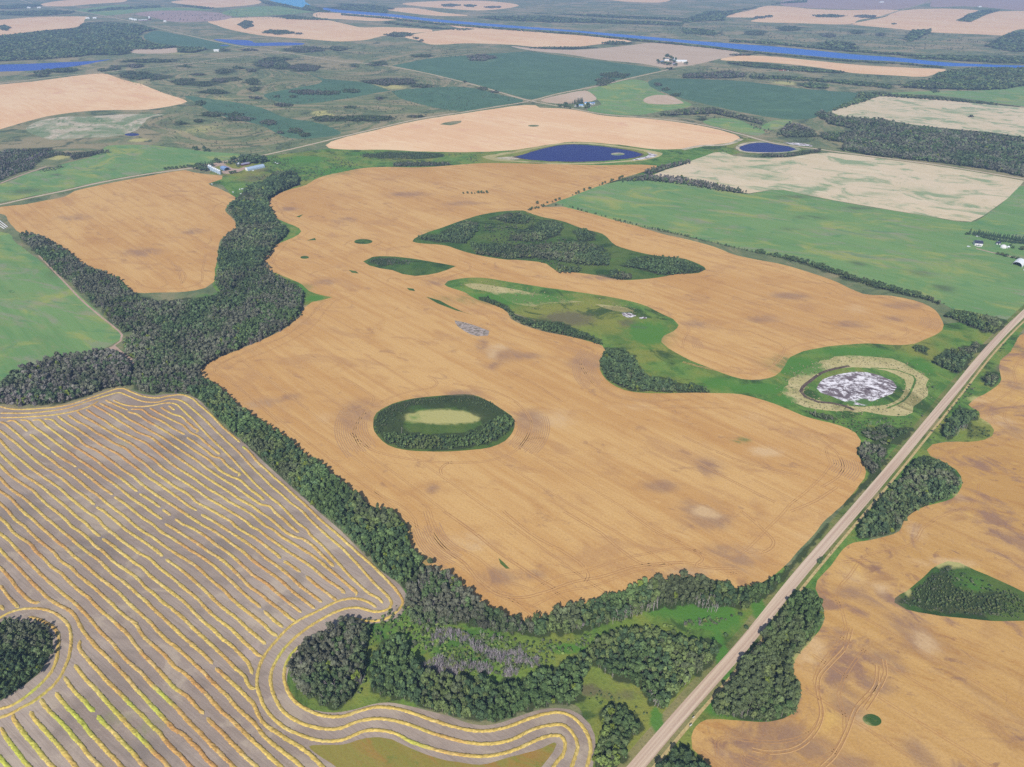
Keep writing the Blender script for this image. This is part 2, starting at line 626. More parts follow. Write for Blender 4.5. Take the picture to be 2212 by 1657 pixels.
# --- lush low ground
reg('meadow', 'meadow', [(560, 340), (640, 330), (720, 321), (1037, 328), (1240, 306), (1480, 321), (1600, 297), (1640, 302), (1600, 330), (1480, 352), (1400, 378), (1300, 366), (900, 366), (740, 382), (670, 402), (640, 440), (660, 500), (640, 560), (720, 650), (640, 660), (480, 640), (470, 560), (515, 480), (480, 400), (455, 395), (470, 360)])
reg('meadow', 'meadow', [(930, 588), (1300, 592), (1480, 680), (1500, 775), (1640, 822), (1720, 745), (2040, 700), (2190, 690), (2050, 860), (1830, 1110), (1840, 960), (1690, 885), (1500, 860), (1290, 862), (1270, 740), (1000, 640)])
reg('meadow', 'meadow', [(770, 1330), (880, 1270), (1140, 1330), (1480, 1230), (1690, 1210), (1560, 1450), (1370, 1665), (1270, 1665), (1250, 1530), (800, 1530), (620, 1540), (610, 1440)])
reg('meadow', 'meadow', [(2120, 770), (2215, 690), (2170, 790), (2160, 880), (2150, 950), (2020, 960), (2090, 1040), (1990, 1110), (1850, 1180), (1770, 1290), (1770, 1370), (1710, 1460), (1720, 1560), (1500, 1570), (1530, 1660), (1380, 1690), (1400, 1650), (1720, 1250), (2000, 930)])

# --- near grain
W_main = [(433, 800), (440, 792), (467, 775), (517, 755), (567, 734), (617, 709), (650, 679), (657, 664), (673, 652), (700, 647), (717, 642), (700, 639), (667, 629), (653, 615), (633, 605), (600, 592), (577, 582), (568, 569), (573, 555), (583, 547), (600, 527), (633, 513), (650, 500), (647, 493), (623, 483), (600, 473), (587, 457), (578, 437), (587, 427), (617, 412), (660, 400), (680, 388), (700, 380), (737, 372), (787, 363), (837, 361), (904, 362), (970, 358), (1037, 353), (1104, 353), (1204, 355), (1304, 357), (1387, 356), (1418, 358), (1387, 372), (1350, 383), (1300, 400), (1240, 423), (1190, 440), (1170, 447), (1210, 447), (1254, 453), (1304, 467), (1370, 487), (1437, 507), (1474, 515), (1541, 533), (1591, 552), (1691, 572), (1757, 592), (1807, 609), (1837, 624), (1864, 635), (1924, 639), (1974, 649), (2007, 662), (2027, 679), (2037, 702), (2034, 712), (2007, 729), (1974, 742), (1941, 745), (1874, 742), (1824, 745), (1774, 750), (1734, 759), (1707, 772), (1691, 795), (1674, 812), (1641, 820), (1601, 819), (1557, 805), (1507, 785), (1474, 770), (1444, 752), (1429, 739), (1434, 725), (1454, 715), (1465, 702), (1454, 689), (1430, 679), (1397, 662), (1354, 649), (1270, 634), (1170, 620), (1104, 610), (1037, 600), (994, 602), (967, 607), (960, 615), (1004, 632), (1030, 647), (1070, 660), (1097, 675), (1104, 689), (1130, 702), (1170, 715), (1220, 725), (1270, 737), (1300, 747), (1307, 759), (1297, 779), (1295, 799), (1307, 819), (1330, 835), (1370, 847), (1420, 850), (1474, 849), (1541, 849), (1601, 852), (1641, 862), (1691, 879), (1734, 899), (1774, 909), (1814, 919), (1847, 935), (1859, 952), (1851, 979), (1861, 995), (1869, 1019), (1857, 1045), (1834, 1072), (1804, 1104), (1777, 1127), (1757, 1154), (1721, 1191), (1687, 1230), (1661, 1250), (1624, 1265), (1589, 1270), (1574, 1262), (1524, 1250), (1474, 1247), (1437, 1254), (1387, 1264), (1354, 1277), (1310, 1294), (1270, 1301), (1220, 1314), (1170, 1334), (1147, 1344), (1134, 1342), (1097, 1330), (1060, 1320), (1037, 1300), (1020, 1287), (984, 1262), (964, 1243), (920, 1220), (895, 1200), (870, 1170), (865, 1140), (845, 1112), (800, 1092), (733, 1042), (700, 1015), (667, 992), (640, 972), (613, 957), (590, 937), (567, 922), (547, 912), (530, 895), (510, 882), (493, 860), (480, 845), (453, 830), (437, 815)]
reg('wheat_field', 'wheat', W_main)
reg('wheat_field', 'wheat', [(-60, 458), (0, 447), (50, 442), (100, 433), (140, 425), (160, 413), (207, 402), (267, 390), (333, 378), (400, 368), (420, 373), (450, 377), (480, 380), (480, 387), (450, 397), (467, 405), (493, 417), (510, 430), (500, 440), (485, 452), (497, 467), (510, 483), (510, 493), (493, 507), (477, 517), (472, 533), (473, 552), (470, 562), (463, 589), (462, 609), (443, 622), (400, 630), (333, 632), (293, 632), (277, 622), (260, 604), (230, 594), (200, 580), (173, 570), (157, 557), (143, 542), (110, 525), (77, 512), (43, 503), (20, 480), (0, 462), (-60, 470)])
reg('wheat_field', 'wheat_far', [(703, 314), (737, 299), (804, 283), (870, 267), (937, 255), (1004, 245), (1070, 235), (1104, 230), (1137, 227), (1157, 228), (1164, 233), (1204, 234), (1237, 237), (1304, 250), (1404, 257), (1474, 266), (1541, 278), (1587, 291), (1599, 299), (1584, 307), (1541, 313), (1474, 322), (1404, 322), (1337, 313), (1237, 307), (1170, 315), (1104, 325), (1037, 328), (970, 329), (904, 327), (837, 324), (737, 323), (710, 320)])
reg('wheat_field', 'wheat_near', [(2260, 640), (2230, 700), (2197, 732), (2181, 759), (2161, 779), (2155, 792), (2159, 809), (2161, 819), (2151, 835), (2127, 852), (2101, 865), (2091, 874), (2097, 880), (2114, 889), (2117, 902), (2137, 915), (2147, 929), (2144, 942), (2127, 950), (2091, 954), (2041, 955), (2014, 960), (2002, 972), (2010, 985), (2040, 1000), (2064, 1015), (2074, 1029), (2076, 1049), (2064, 1069), (2041, 1082), (2014, 1089), (1984, 1099), (1957, 1119), (1941, 1147), (1914, 1159), (1874, 1166), (1841, 1172), (1821, 1187), (1801, 1211), (1774, 1241), (1764, 1254), (1762, 1271), (1774, 1297), (1777, 1334), (1767, 1361), (1747, 1391), (1721, 1421), (1711, 1444), (1717, 1467), (1726, 1497), (1717, 1531), (1694, 1554), (1661, 1561), (1607, 1559), (1557, 1552), (1524, 1552), (1501, 1566), (1491, 1591), (1494, 1617), (1514, 1637), (1532, 1656), (1570, 1760), (2500, 1760), (2500, 640)])
reg('stubble_field', 'stubble', [(-120, 880), (0, 876), (33, 882), (83, 880), (133, 876), (183, 861), (233, 842), (260, 837), (283, 843), (307, 851), (333, 855), (353, 852), (383, 850), (407, 853), (427, 862), (447, 882), (473, 912), (500, 935), (533, 962), (567, 995), (600, 1025), (633, 1055), (667, 1085), (687, 1104), (737, 1147), (770, 1181), (820, 1231), (864, 1264), (880, 1291), (880, 1307), (867, 1327), (837, 1342), (804, 1347), (780, 1346), (737, 1356), (690, 1374), (650, 1402), (630, 1430), (620, 1460), (622, 1490), (640, 1518), (680, 1534), (720, 1539), (770, 1531), (804, 1521), (837, 1517), (880, 1524), (920, 1534), (970, 1547), (1020, 1564), (1054, 1566), (1087, 1559), (1120, 1547), (1170, 1532), (1204, 1529), (1230, 1532), (1254, 1544), (1274, 1564), (1284, 1587), (1285, 1621), (1280, 1656), (1270, 1760), (-200, 1760)])
reg('grass_knoll', 'scrub', [(-90, 1350), (0, 1348), (40, 1346), (70, 1348), (98, 1360), (112, 1376), (114, 1396), (104, 1424), (84, 1454), (56, 1477), (24, 1501), (0, 1514), (-90, 1535)])
reg('canola_field', 'unripe', [(667, 1611), (737, 1607), (770, 1597), (820, 1592), (847, 1597), (870, 1607), (904, 1622), (937, 1634), (987, 1644), (1037, 1649), (1087, 1642), (1137, 1627), (1170, 1614), (1197, 1601), (1204, 1607), (1197, 1624), (1184, 1641), (1160, 1670), (1120, 1760), (830, 1760), (727, 1658)])
# --- hay and pale fields
reg('hay_field', 'hay', [(-120, 500), (0, 500), (20, 505), (33, 523), (73, 552), (100, 575), (127, 599), (150, 619), (180, 645), (213, 675), (247, 705), (263, 722), (260, 734), (240, 746), (205, 760), (160, 782), (100, 797), (50, 812), (0, 832), (-120, 860)])
reg('hay_field', 'hay', [(-60, 405), (0, 398), (67, 373), (110, 363), (143, 353), (187, 342), (217, 330), (233, 315), (300, 313), (367, 318), (450, 328), (517, 333), (520, 337), (483, 348), (417, 358), (357, 368), (267, 387), (183, 405), (100, 420), (0, 437), (-60, 447)])
reg('hay_field', 'hay', [(1200, 437), (1220, 430), (1270, 410), (1320, 395), (1354, 390), (1410, 391), (1474, 395), (1541, 408), (1617, 419), (1641, 415), (1661, 411), (1691, 411), (1741, 422), (1807, 435), (1907, 452), (2007, 468), (2057, 477), (2097, 480), (2124, 467), (2174, 430), (2205, 402), (2300, 415), (2300, 640), (2211, 664), (2180, 692), (2137, 682), (2091, 672), (2057, 668), (2034, 656), (1991, 640), (1941, 630), (1874, 613), (1827, 597), (1774, 577), (1707, 560), (1634, 545), (1574, 531), (1524, 520), (1474, 508), (1380, 489), (1320, 474), (1254, 456), (1214, 445)])
reg('stubble_field', 'cream', [(1405, 380), (1437, 367), (1474, 357), (1494, 347), (1541, 330), (1561, 328), (1584, 337), (1641, 342), (1707, 340), (1751, 333), (1791, 330), (1841, 335), (1941, 348), (2074, 366), (2211, 391), (2203, 401), (2174, 430), (2124, 466), (2097, 479), (2057, 476), (2007, 467), (1907, 451), (1807, 434), (1741, 421), (1691, 410), (1661, 410), (1641, 414), (1617, 418), (1541, 407), (1474, 392), (1425, 384)], curve=False)
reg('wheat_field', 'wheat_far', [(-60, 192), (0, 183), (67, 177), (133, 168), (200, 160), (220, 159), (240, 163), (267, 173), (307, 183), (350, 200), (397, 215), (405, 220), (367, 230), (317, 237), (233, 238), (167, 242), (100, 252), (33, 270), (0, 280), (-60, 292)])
reg('marsh', 'alkali', [(58, 277), (83, 262), (133, 253), (200, 252), (250, 248), (317, 247), (357, 248), (327, 253), (310, 267), (290, 283), (250, 295), (183, 298), (113, 302), (90, 297), (70, 290)], rough=3)
# --- dark green crops and light hay beyond
reg('crop_field', 'hay_dark', [(845, 142), (924, 127), (1004, 120), (1087, 115), (1137, 111), (1170, 115), (1304, 133), (1420, 147), (1430, 152), (1370, 165), (1287, 183), (1154, 216), (1137, 214), (1087, 200), (1004, 178), (920, 157), (860, 145)], curve=False)
reg('crop_field', 'hay_dark', [(1398, 180), (1420, 170), (1474, 170), (1574, 174), (1641, 180), (1717, 190), (1807, 198), (1874, 202), (1857, 213), (1824, 227), (1784, 243), (1741, 258), (1691, 257), (1624, 247), (1557, 233), (1474, 213), (1434, 200)])
reg('hay_field', 'hay', [(1267, 197), (1304, 184), (1370, 172), (1394, 176), (1404, 187), (1434, 203), (1474, 217), (1494, 227), (1474, 234), (1430, 240), (1387, 248), (1320, 248), (1277, 242), (1268, 234), (1297, 227), (1287, 213), (1284, 205)])
reg('hay_field', 'hay', [(1517, 263), (1551, 255), (1584, 257), (1624, 272), (1651, 283), (1637, 293), (1584, 283)])
reg('hay_field', 'hay', [(1644, 277), (1674, 260), (1707, 259), (1687, 277), (1660, 281)])
reg('stubble_field', 'tan', [(1390, 214), (1420, 205), (1440, 206), (1470, 218), (1477, 223), (1440, 226), (1400, 224)])
reg('stubble_field', 'tan', [(1168, 218), (1220, 203), (1262, 196), (1284, 208), (1287, 216), (1260, 222), (1200, 224)])
reg('stubble_field', 'cream', [(1797, 243), (1824, 227), (1857, 213), (1901, 207), (1974, 211), (2074, 220), (2211, 233), (2290, 242), (2290, 308), (2211, 296), (2141, 286), (2041, 277), (1974, 270), (1907, 258), (1824, 252)])
reg('hay_field', 'hay', [(1900, 204), (1941, 200), (2000, 197), (2110, 196), (2211, 187), (2290, 182), (2290, 240), (2207, 230), (2074, 212), (2007, 205)])
reg('hay_field', 'hay_dark', [(400, 207), (450, 213), (560, 232), (620, 255), (700, 270), (735, 290), (640, 300), (560, 270), (460, 245), (440, 232)])
reg('hay_field', 'hay_dark', [(570, 205), (640, 225), (737, 215), (820, 200), (920, 190), (1000, 188), (1080, 205), (1130, 218), (1000, 240), (870, 215), (840, 195), (700, 170), (670, 160), (690, 180)])
reg('hay_field', 'hay_dark', [(310, 80), (337, 67), (400, 78), (500, 100), (470, 106), (400, 101), (343, 94)])
# --- far wheat, mauve and green fields
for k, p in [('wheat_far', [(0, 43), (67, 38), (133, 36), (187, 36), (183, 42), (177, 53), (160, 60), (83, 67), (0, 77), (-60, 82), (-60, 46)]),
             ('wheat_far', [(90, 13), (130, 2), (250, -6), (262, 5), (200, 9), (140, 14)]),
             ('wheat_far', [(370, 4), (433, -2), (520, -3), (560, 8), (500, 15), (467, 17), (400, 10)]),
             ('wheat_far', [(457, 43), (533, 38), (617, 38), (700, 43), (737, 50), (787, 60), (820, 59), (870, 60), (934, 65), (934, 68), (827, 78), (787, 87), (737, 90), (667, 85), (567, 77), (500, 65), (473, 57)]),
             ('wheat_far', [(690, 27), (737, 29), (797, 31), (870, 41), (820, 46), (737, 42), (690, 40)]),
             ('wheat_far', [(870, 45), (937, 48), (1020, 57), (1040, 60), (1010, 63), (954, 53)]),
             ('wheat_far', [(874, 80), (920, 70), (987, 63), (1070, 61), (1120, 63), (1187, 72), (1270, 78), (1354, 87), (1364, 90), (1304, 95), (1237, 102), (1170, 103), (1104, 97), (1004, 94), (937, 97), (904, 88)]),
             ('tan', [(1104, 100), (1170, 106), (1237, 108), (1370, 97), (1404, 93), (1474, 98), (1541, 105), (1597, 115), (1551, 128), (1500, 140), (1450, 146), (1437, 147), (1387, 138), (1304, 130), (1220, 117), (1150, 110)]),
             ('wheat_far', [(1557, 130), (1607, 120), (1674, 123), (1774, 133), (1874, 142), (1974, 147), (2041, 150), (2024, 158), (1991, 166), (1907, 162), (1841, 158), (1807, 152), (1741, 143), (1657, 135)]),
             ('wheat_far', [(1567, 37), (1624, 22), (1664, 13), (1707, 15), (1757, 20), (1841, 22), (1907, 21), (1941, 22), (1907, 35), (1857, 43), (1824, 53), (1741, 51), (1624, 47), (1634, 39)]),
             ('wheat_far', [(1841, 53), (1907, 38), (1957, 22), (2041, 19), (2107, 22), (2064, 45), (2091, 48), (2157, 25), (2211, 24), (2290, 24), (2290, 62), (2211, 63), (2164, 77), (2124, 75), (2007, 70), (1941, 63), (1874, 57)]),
             ('mauve', [(1691, 12), (1747, -6), (2021, -6), (1974, 13), (1924, 21), (1757, 18)]),
             ('mauve', [(2010, 8), (2040, -4), (2290, -6), (2290, 24), (2211, 23), (2091, 14), (2020, 16)]),
             ('wheat_far', [(870, 8), (937, 3), (1037, 2), (1120, 12), (1037, 23), (954, 18)]),
             ('wheat_far', [(835, 19), (880, 17), (960, 28), (1010, 34), (960, 35), (880, 28)]),
             ('wheat_far', [(1310, -6), (1430, -6), (1420, 6), (1350, 4)]),
             ('mauve', [(293, 30), (350, 23), (450, 26), (500, 38), (460, 46), (390, 48), (330, 38)]),
             ('hay', [(160, 24), (270, 10), (290, 15), (440, 18), (450, 22), (330, 24), (230, 34), (190, 28)]),
             ('tan', [(280, 107), (330, 104), (383, 104), (378, 114), (300, 116)]),
             ('hay', [(480, 27), (560, 14), (700, 20), (640, 30), (520, 36)])]:
    reg('far_field', k, p)
# --- grass knolls left inside the grain
reg('grass_knoll', 'scrub', [(890, 522), (905, 510), (960, 490), (1000, 475), (1060, 460), (1130, 455), (1150, 463), (1220, 480), (1260, 495), (1300, 505), (1330, 530), (1400, 550), (1480, 560), (1525, 582), (1510, 590), (1470, 592), (1400, 602), (1340, 605), (1290, 595), (1250, 590), (1200, 585), (1180, 570), (1130, 562), (1080, 560), (1020, 548), (960, 530)], rough=1)
O1 = [(804, 915), (814, 892), (847, 872), (894, 860), (954, 854), (1020, 852), (1047, 862), (1080, 882), (1104, 899), (1110, 915), (1100, 942), (1077, 960), (1037, 970), (970, 975), (904, 974), (854, 967), (827, 952), (807, 932)]
reg('grass_knoll', 'scrub', O1)
L1 = [(784, 565), (804, 555), (854, 555), (924, 564), (970, 572), (985, 575), (964, 584), (924, 594), (897, 596), (870, 592), (847, 584), (820, 580), (797, 574)]
reg('grass_knoll', 'scrub', L1)


def oval(u, v, ru, rv, n=18, tilt=0.0):
    c, s = math.cos(tilt), math.sin(tilt)
    return [(u + ru * math.cos(a) * c - rv * math.sin(a) * s, v + ru * math.cos(a) * s + rv * math.sin(a) * c) for a in [2 * math.pi * i / n for i in range(n)]]


reg('grass_knoll', 'scrub', oval(784, 522, 20, 5.5))
reg('grass_knoll', 'scrub', oval(658, 556, 9, 3))
reg('grass_knoll', 'scrub', [(640, 468), (655, 463), (646, 470)])
reg('grass_knoll', 'scrub', [(663, 520), (680, 514), (682, 519)])
reg('grass_knoll', 'scrub', [(878, 622), (893, 624), (896, 629), (884, 627)])
reg('grass_knoll', 'scrub', [(920, 641), (950, 650), (985, 668), (1025, 682), (985, 670), (945, 655)])
reg('stony_patch', 'stony', [(982, 692), (1004, 697), (1037, 707), (1057, 715), (1054, 725), (1030, 726), (1004, 715), (989, 705)], rough=.6)
reg('grass_knoll', 'scrub', [(753, 583), (768, 586), (775, 591), (760, 589)])
reg('grass_knoll', 'pasture', [(950, 269), (977, 262), (997, 261), (995, 265), (971, 271)])
reg('grass_knoll', 'pasture', oval(1152, 272, 12, 2))
reg('grass_knoll', 'scrub', [(1076, 1205), (1088, 1214), (1102, 1228), (1092, 1229), (1080, 1218)])
TRI = [(1933, 1302), (1957, 1277), (1991, 1247), (2024, 1221), (2047, 1213), (2071, 1216), (2107, 1232), (2157, 1254), (2211, 1279), (2290, 1310), (2290, 1345), (2211, 1342), (2141, 1341), (2074, 1336), (2007, 1327), (1957, 1316)]
reg('grass_knoll', 'scrub', TRI)
reg('grass_knoll', 'scrub', oval(1883, 1555, 20, 12, tilt=.25))
# --- salt slough
reg('marsh', 'marsh', [(1687, 835), (1707, 815), (1751, 792), (1807, 774), (1857, 770), (1924, 779), (1974, 799), (2012, 819), (2005, 845), (1987, 872), (1947, 892), (1891, 895), (1807, 889), (1741, 875), (1704, 859)], rough=6)
reg('meadow', 'meadow', [(1737, 852), (1751, 822), (1791, 802), (1841, 794), (1891, 797), (1934, 809), (1954, 819), (1954, 842), (1941, 862), (1901, 877), (1841, 877), (1791, 869), (1757, 862)], rough=1.5)
reg('mud_flat', 'salt', [(1763.5, 838.9), (1779.3, 820.3), (1810.0, 809.2), (1856.5, 804.5), (1897.4, 811.0), (1928.1, 823.1), (1934.6, 835.2), (1925.3, 849.2), (1897.4, 863.1), (1872.3, 876.1), (1835.1, 869.6), (1797.9, 857.5), (1772.8, 848.2)], rough=2)
arc = R6([(1080, 715), (980, 735), (900, 760), (830, 810), (780, 850), (765, 880), (800, 920), (880, 950), (960, 955), (1050, 975), (1110, 1000)])
for i in range(len(arc) - 2):
    pass
road('mud_flat', 'mud', arc, 4.2)
road('meadow', 'meadow', [(1880, 795), (1940, 800), (1972, 812), (1970, 838), (1950, 866), (1915, 882)], 2.4)
reg('marsh', 'marsh', [(1002, 615), (1037, 612), (1087, 620), (1137, 631), (1187, 640), (1220, 647), (1262, 652), (1220, 654), (1180, 655), (1154, 662), (1130, 660), (1097, 649), (1054, 632), (1020, 624)], rough=2)
reg('marsh', 'marsh', [(1284, 657), (1320, 660), (1354, 665), (1369, 672), (1347, 674), (1304, 665)], rough=1)
reg('mud_flat', 'salt', [(1342, 676), (1360, 676), (1374, 682), (1360, 687), (1346, 683)], rough=1)
reg('mud_flat', 'salt', oval(1389, 687, 9, 2.5), rough=1)
reg('mud_flat', 'salt', [(1365, 705), (1385, 703), (1402, 707), (1392, 711), (1370, 709)], rough=1)
# --- ponds, lakes, river
reg('shore', 'marsh', [(1040, 339), (1070, 333), (1114, 326), (1170, 316), (1204, 310), (1260, 308), (1337, 316), (1390, 323), (1430, 331), (1410, 343), (1337, 351), (1287, 354), (1200, 355), (1110, 349), (1070, 347)], rough=2)
reg('shore', 'meadow', [(1068, 340), (1114, 330), (1170, 319), (1204, 313), (1260, 311), (1337, 319), (1390, 327), (1405, 335), (1390, 341), (1337, 348.5), (1287, 351.5), (1200, 352), (1110, 346)])
reg('mud_flat', 'alkali', [(1070, 341), (1114, 338), (1140, 335), (1138, 342), (1112, 345), (1080, 344)])
reg('mud_flat', 'salt', [(1376, 342), (1396, 338), (1402, 333), (1396, 329), (1420, 335), (1400, 342), (1360, 347)])
reg('mud_flat', 'mud', [(1108, 340), (1137, 331), (1170, 321), (1204, 314), (1237, 311.5), (1287, 314.5), (1337, 321), (1372, 327), (1393, 333), (1372, 341), (1337, 345.7), (1287, 348.8), (1220, 349.8), (1170, 347.8), (1126, 344)], rough=3)
reg('pond_water', 'pond', [(1114, 339), (1137, 332), (1170, 322), (1204, 315), (1237, 312.5), (1287, 315.5), (1337, 322), (1370, 328), (1387, 333), (1370, 340), (1337, 345), (1287, 348), (1220, 349), (1170, 347), (1130, 343)], rough=1.5)
reg('mud_flat', 'alkali', oval(1334, 333, 15, 3))
reg('shore', 'verge', [(1583, 320), (1600, 309), (1634, 304), (1671, 304), (1710, 312), (1740, 323), (1707, 332), (1661, 335), (1614, 333), (1595, 328)])
reg('shore', 'alkali', [(1588, 320), (1600, 311), (1634, 306), (1671, 306), (1707, 314), (1731, 323), (1707, 329), (1661, 331.5), (1614, 330), (1598, 327)])
reg('pond_water', 'pond', [(1602, 325), (1595, 320), (1609, 313), (1634, 308.5), (1661, 308.5), (1691, 313), (1714, 320), (1720, 323), (1705, 327), (1674, 329), (1634, 329), (1611, 327.5)])
reg('mud_flat', 'salt', [(1690, 308), (1720, 308.5), (1754, 314), (1754, 317), (1720, 314)])
reg('pond_water', 'pond', oval(285, 291, 16, 3))
reg('lake', 'lake', [(-60, 142), (0, 140), (67, 138), (133, 135), (200, 132), (240, 128), (207, 135), (183, 140), (133, 147), (83, 152), (0, 155), (-60, 157)])
reg('lake', 'lake', [(463, 85), (500, 86), (540, 88), (553, 93), (600, 92), (658, 94), (653, 97), (567, 99.5), (533, 99), (493, 93)])
reg('lake', 'lake', oval(484, 98.5, 10, 1))
reg('lagoon', 'lagoon', [(583, -5), (640, -4), (660, 5), (670, 15), (655, 17), (620, 10), (595, 5)])
reg('river_water', 'river', [(700, 17), (737, 22), (837, 30), (937, 41.5), (1037, 50), (1137, 58), (1270, 68.5), (1404, 80), (1474, 86.5), (1574, 94), (1674, 101), (1757, 109), (1841, 117.5), (1941, 125), (2041, 135), (2141, 140), (2290, 145), (2290, 150), (2107, 144), (2041, 143), (1941, 133.5), (1841, 128.5), (1774, 123), (1691, 115.5), (1607, 108), (1541, 100), (1474, 92.5), (1337, 80), (1237, 69.5), (1137, 63), (1037, 55.5), (937, 47), (837, 36), (737, 28), (700, 22)])
# --- tracks and roads
A_ROAD = [(1300, 1745), (1374, 1656), (1474, 1539), (1524, 1483), (1607, 1390), (1721, 1247), (1846, 1102), (1917, 1019), (1994, 926), (2061, 844), (2124, 766), (2174, 712), (2211, 677), (2290, 603)]
PA = catmull(ground(A_ROAD), False, step_c)
REG.append(('verge', 'verge', ribbon(PA, 19.0)))
REG.append(('verge', 'dry_strip', ribbon(PA, -9.4, -7.2)))
REG.append(('gravel_road', 'gravel', ribbon(PA, 9.0)))
B_ROAD = [(-80, 455), (0, 442), (67, 427), (140, 412), (200, 398), (300, 379), (400, 365), (433, 360), (480, 350), (533, 341), (560, 337), (617, 325), (737, 296), (804, 280), (904, 257), (1004, 242), (1070, 231), (1137, 220), (1204, 203), (1304, 183), (1370, 167), (1437, 152), (1462, 145), (1500, 142)]
C_ROAD = [(330, 58), (400, 75), (500, 97), (567, 108), (607, 112.5), (667, 122), (737, 133), (787, 137), (837, 143), (904, 155), (970, 170), (1037, 187), (1087, 202), (1144, 218), (1170, 223), (1237, 235), (1304, 247), (1404, 255), (1474, 263), (1541, 275), (1607, 292), (1674, 310), (1757, 321), (1807, 328), (1907, 341), (2041, 359), (2211, 387), (2300, 401)]
for nm, p, w in [('dirt_road', B_ROAD, 9), ('dirt_road', C_ROAD, 9), ('dirt_road', [(607, 112), (567, 115), (467, 128), (367, 142), (233, 155), (130, 165), (0, 181), (-60, 187)], 9),
                 ('dirt_road', [(30, -4), (100, 15), (130, 19), (200, 30), (267, 43), (305, 51)], 12), ('dirt_road', [(1900, 37), (1940, 24), (2000, 6), (2020, -6)], 10)]:
    P = catmull(ground(p), False, step_c)
    REG.append(('verge', 'verge', ribbon(P, w * 2.3)))
    REG.append((nm, 'dirt_road', ribbon(P, w)))
# farmyard and field trails
reg('farmyard', 'trail', [(463, 353), (472, 353), (482, 352), (490, 358), (503, 364), (515, 365), (528, 360), (531, 364), (522, 369), (510, 373), (495, 376), (482, 375), (478, 370), (494, 368), (484, 360), (476, 358), (462, 359), (447, 362)])
road('trail', 'trail', R4([(250, 0), (330, 80), (430, 185), (530, 290), (640, 385), (740, 465), (790, 515), (780, 555), (730, 590)]), 2.6)
road('trail', 'trail', R4([(725, 590), (760, 620), (800, 650), (860, 690), (885, 705)]), 8)
road('trail', 'trail', R1([(0, 1190), (100, 1150), (240, 1100), (300, 1080)]), 5)
road('trail', 'alkali', R3([(0, 970), (120, 945), (260, 940), (330, 925), (380, 900)]), 14)
road('trail', 'trail', [(2108, 537), (2140, 545), (2190, 556), (2290, 575)], 4)

# ------------------------------------------------------------------ stains of soil, pale patches, lush spots (survey ellipses)
BLOB = []   # channel, ground centre, axes, strength


def blob(ch, u, v, ru, rv, s=1.0):
    c, a, b = ground([(u, v), (u + ru, v), (u, v + rv)])
    b2 = ground([(u, v - rv)])[0]
    BLOB.append((ch, c, np.linalg.norm(a - c), .5 * (np.linalg.norm(b - c) + np.linalg.norm(b2 - c)), s))


for q in [(1090, 765, 42, 16), (1130, 768, 45, 8), (1065, 790, 14, 9), (1040, 745, 14, 12), (1525, 1115, 55, 28), (1490, 1095, 24, 18), (770, 895, 40, 32), (1145, 910, 38, 26), (1265, 787, 42, 18), (1590, 1205, 50, 28), (1560, 1190, 40, 16),
          (570, 870, 34, 9), (625, 858, 20, 8), (1075, 1248, 45, 22), (1490, 1235, 40, 12), (935, 1055, 14, 12), (1150, 1240, 30, 12), (1380, 925, 10, 8), (1530, 1010, 30, 20), (1430, 1050, 40, 14), (1000, 850, 40, 8),
          (1900, 1292, 55, 22), (1950, 1345, 50, 28), (1985, 1385, 40, 22), (1900, 1425, 45, 16), (1930, 1440, 30, 16), (1895, 1480, 40, 20), (2150, 1440, 34, 16), (2060, 1450, 50, 7), (2195, 1405, 18, 20), (1830, 1520, 36, 40), (1800, 1470, 24, 30), (1690, 1590, 60, 30), (1740, 1620, 70, 34), (1600, 1600, 40, 24), (1990, 1620, 40, 24), (2190, 832, 26, 10), (2170, 800, 20, 10), (2190, 930, 22, 14), (2180, 1160, 30, 16), (1600, 1580, 50, 10), (1820, 1650, 60, 20), (1840, 1280, 40, 14),
          (745, 475, 26, 6), (620, 452, 22, 5), (300, 545, 50, 8), (420, 500, 30, 6), (150, 585, 40, 8), (160, 470, 40, 6), (1000, 440, 40, 5), (880, 420, 50, 6), (1830, 700, 40, 8), (1930, 690, 30, 8), (1650, 690, 40, 8), (1500, 700, 30, 8), (1700, 640, 50, 8), (1950, 660, 50, 8), (1290, 600, 60, 6), (940, 610, 26, 8), (700, 610, 26, 6),
          (380, 960, 60, 30), (210, 1180, 70, 30), (30, 1110, 60, 40), (640, 1255, 30, 18), (585, 1315, 26, 18), (480, 1180, 50, 24), (330, 1620, 80, 30), (640, 1290, 40, 16), (500, 1000, 40, 18)]:
    blob(0, *q)
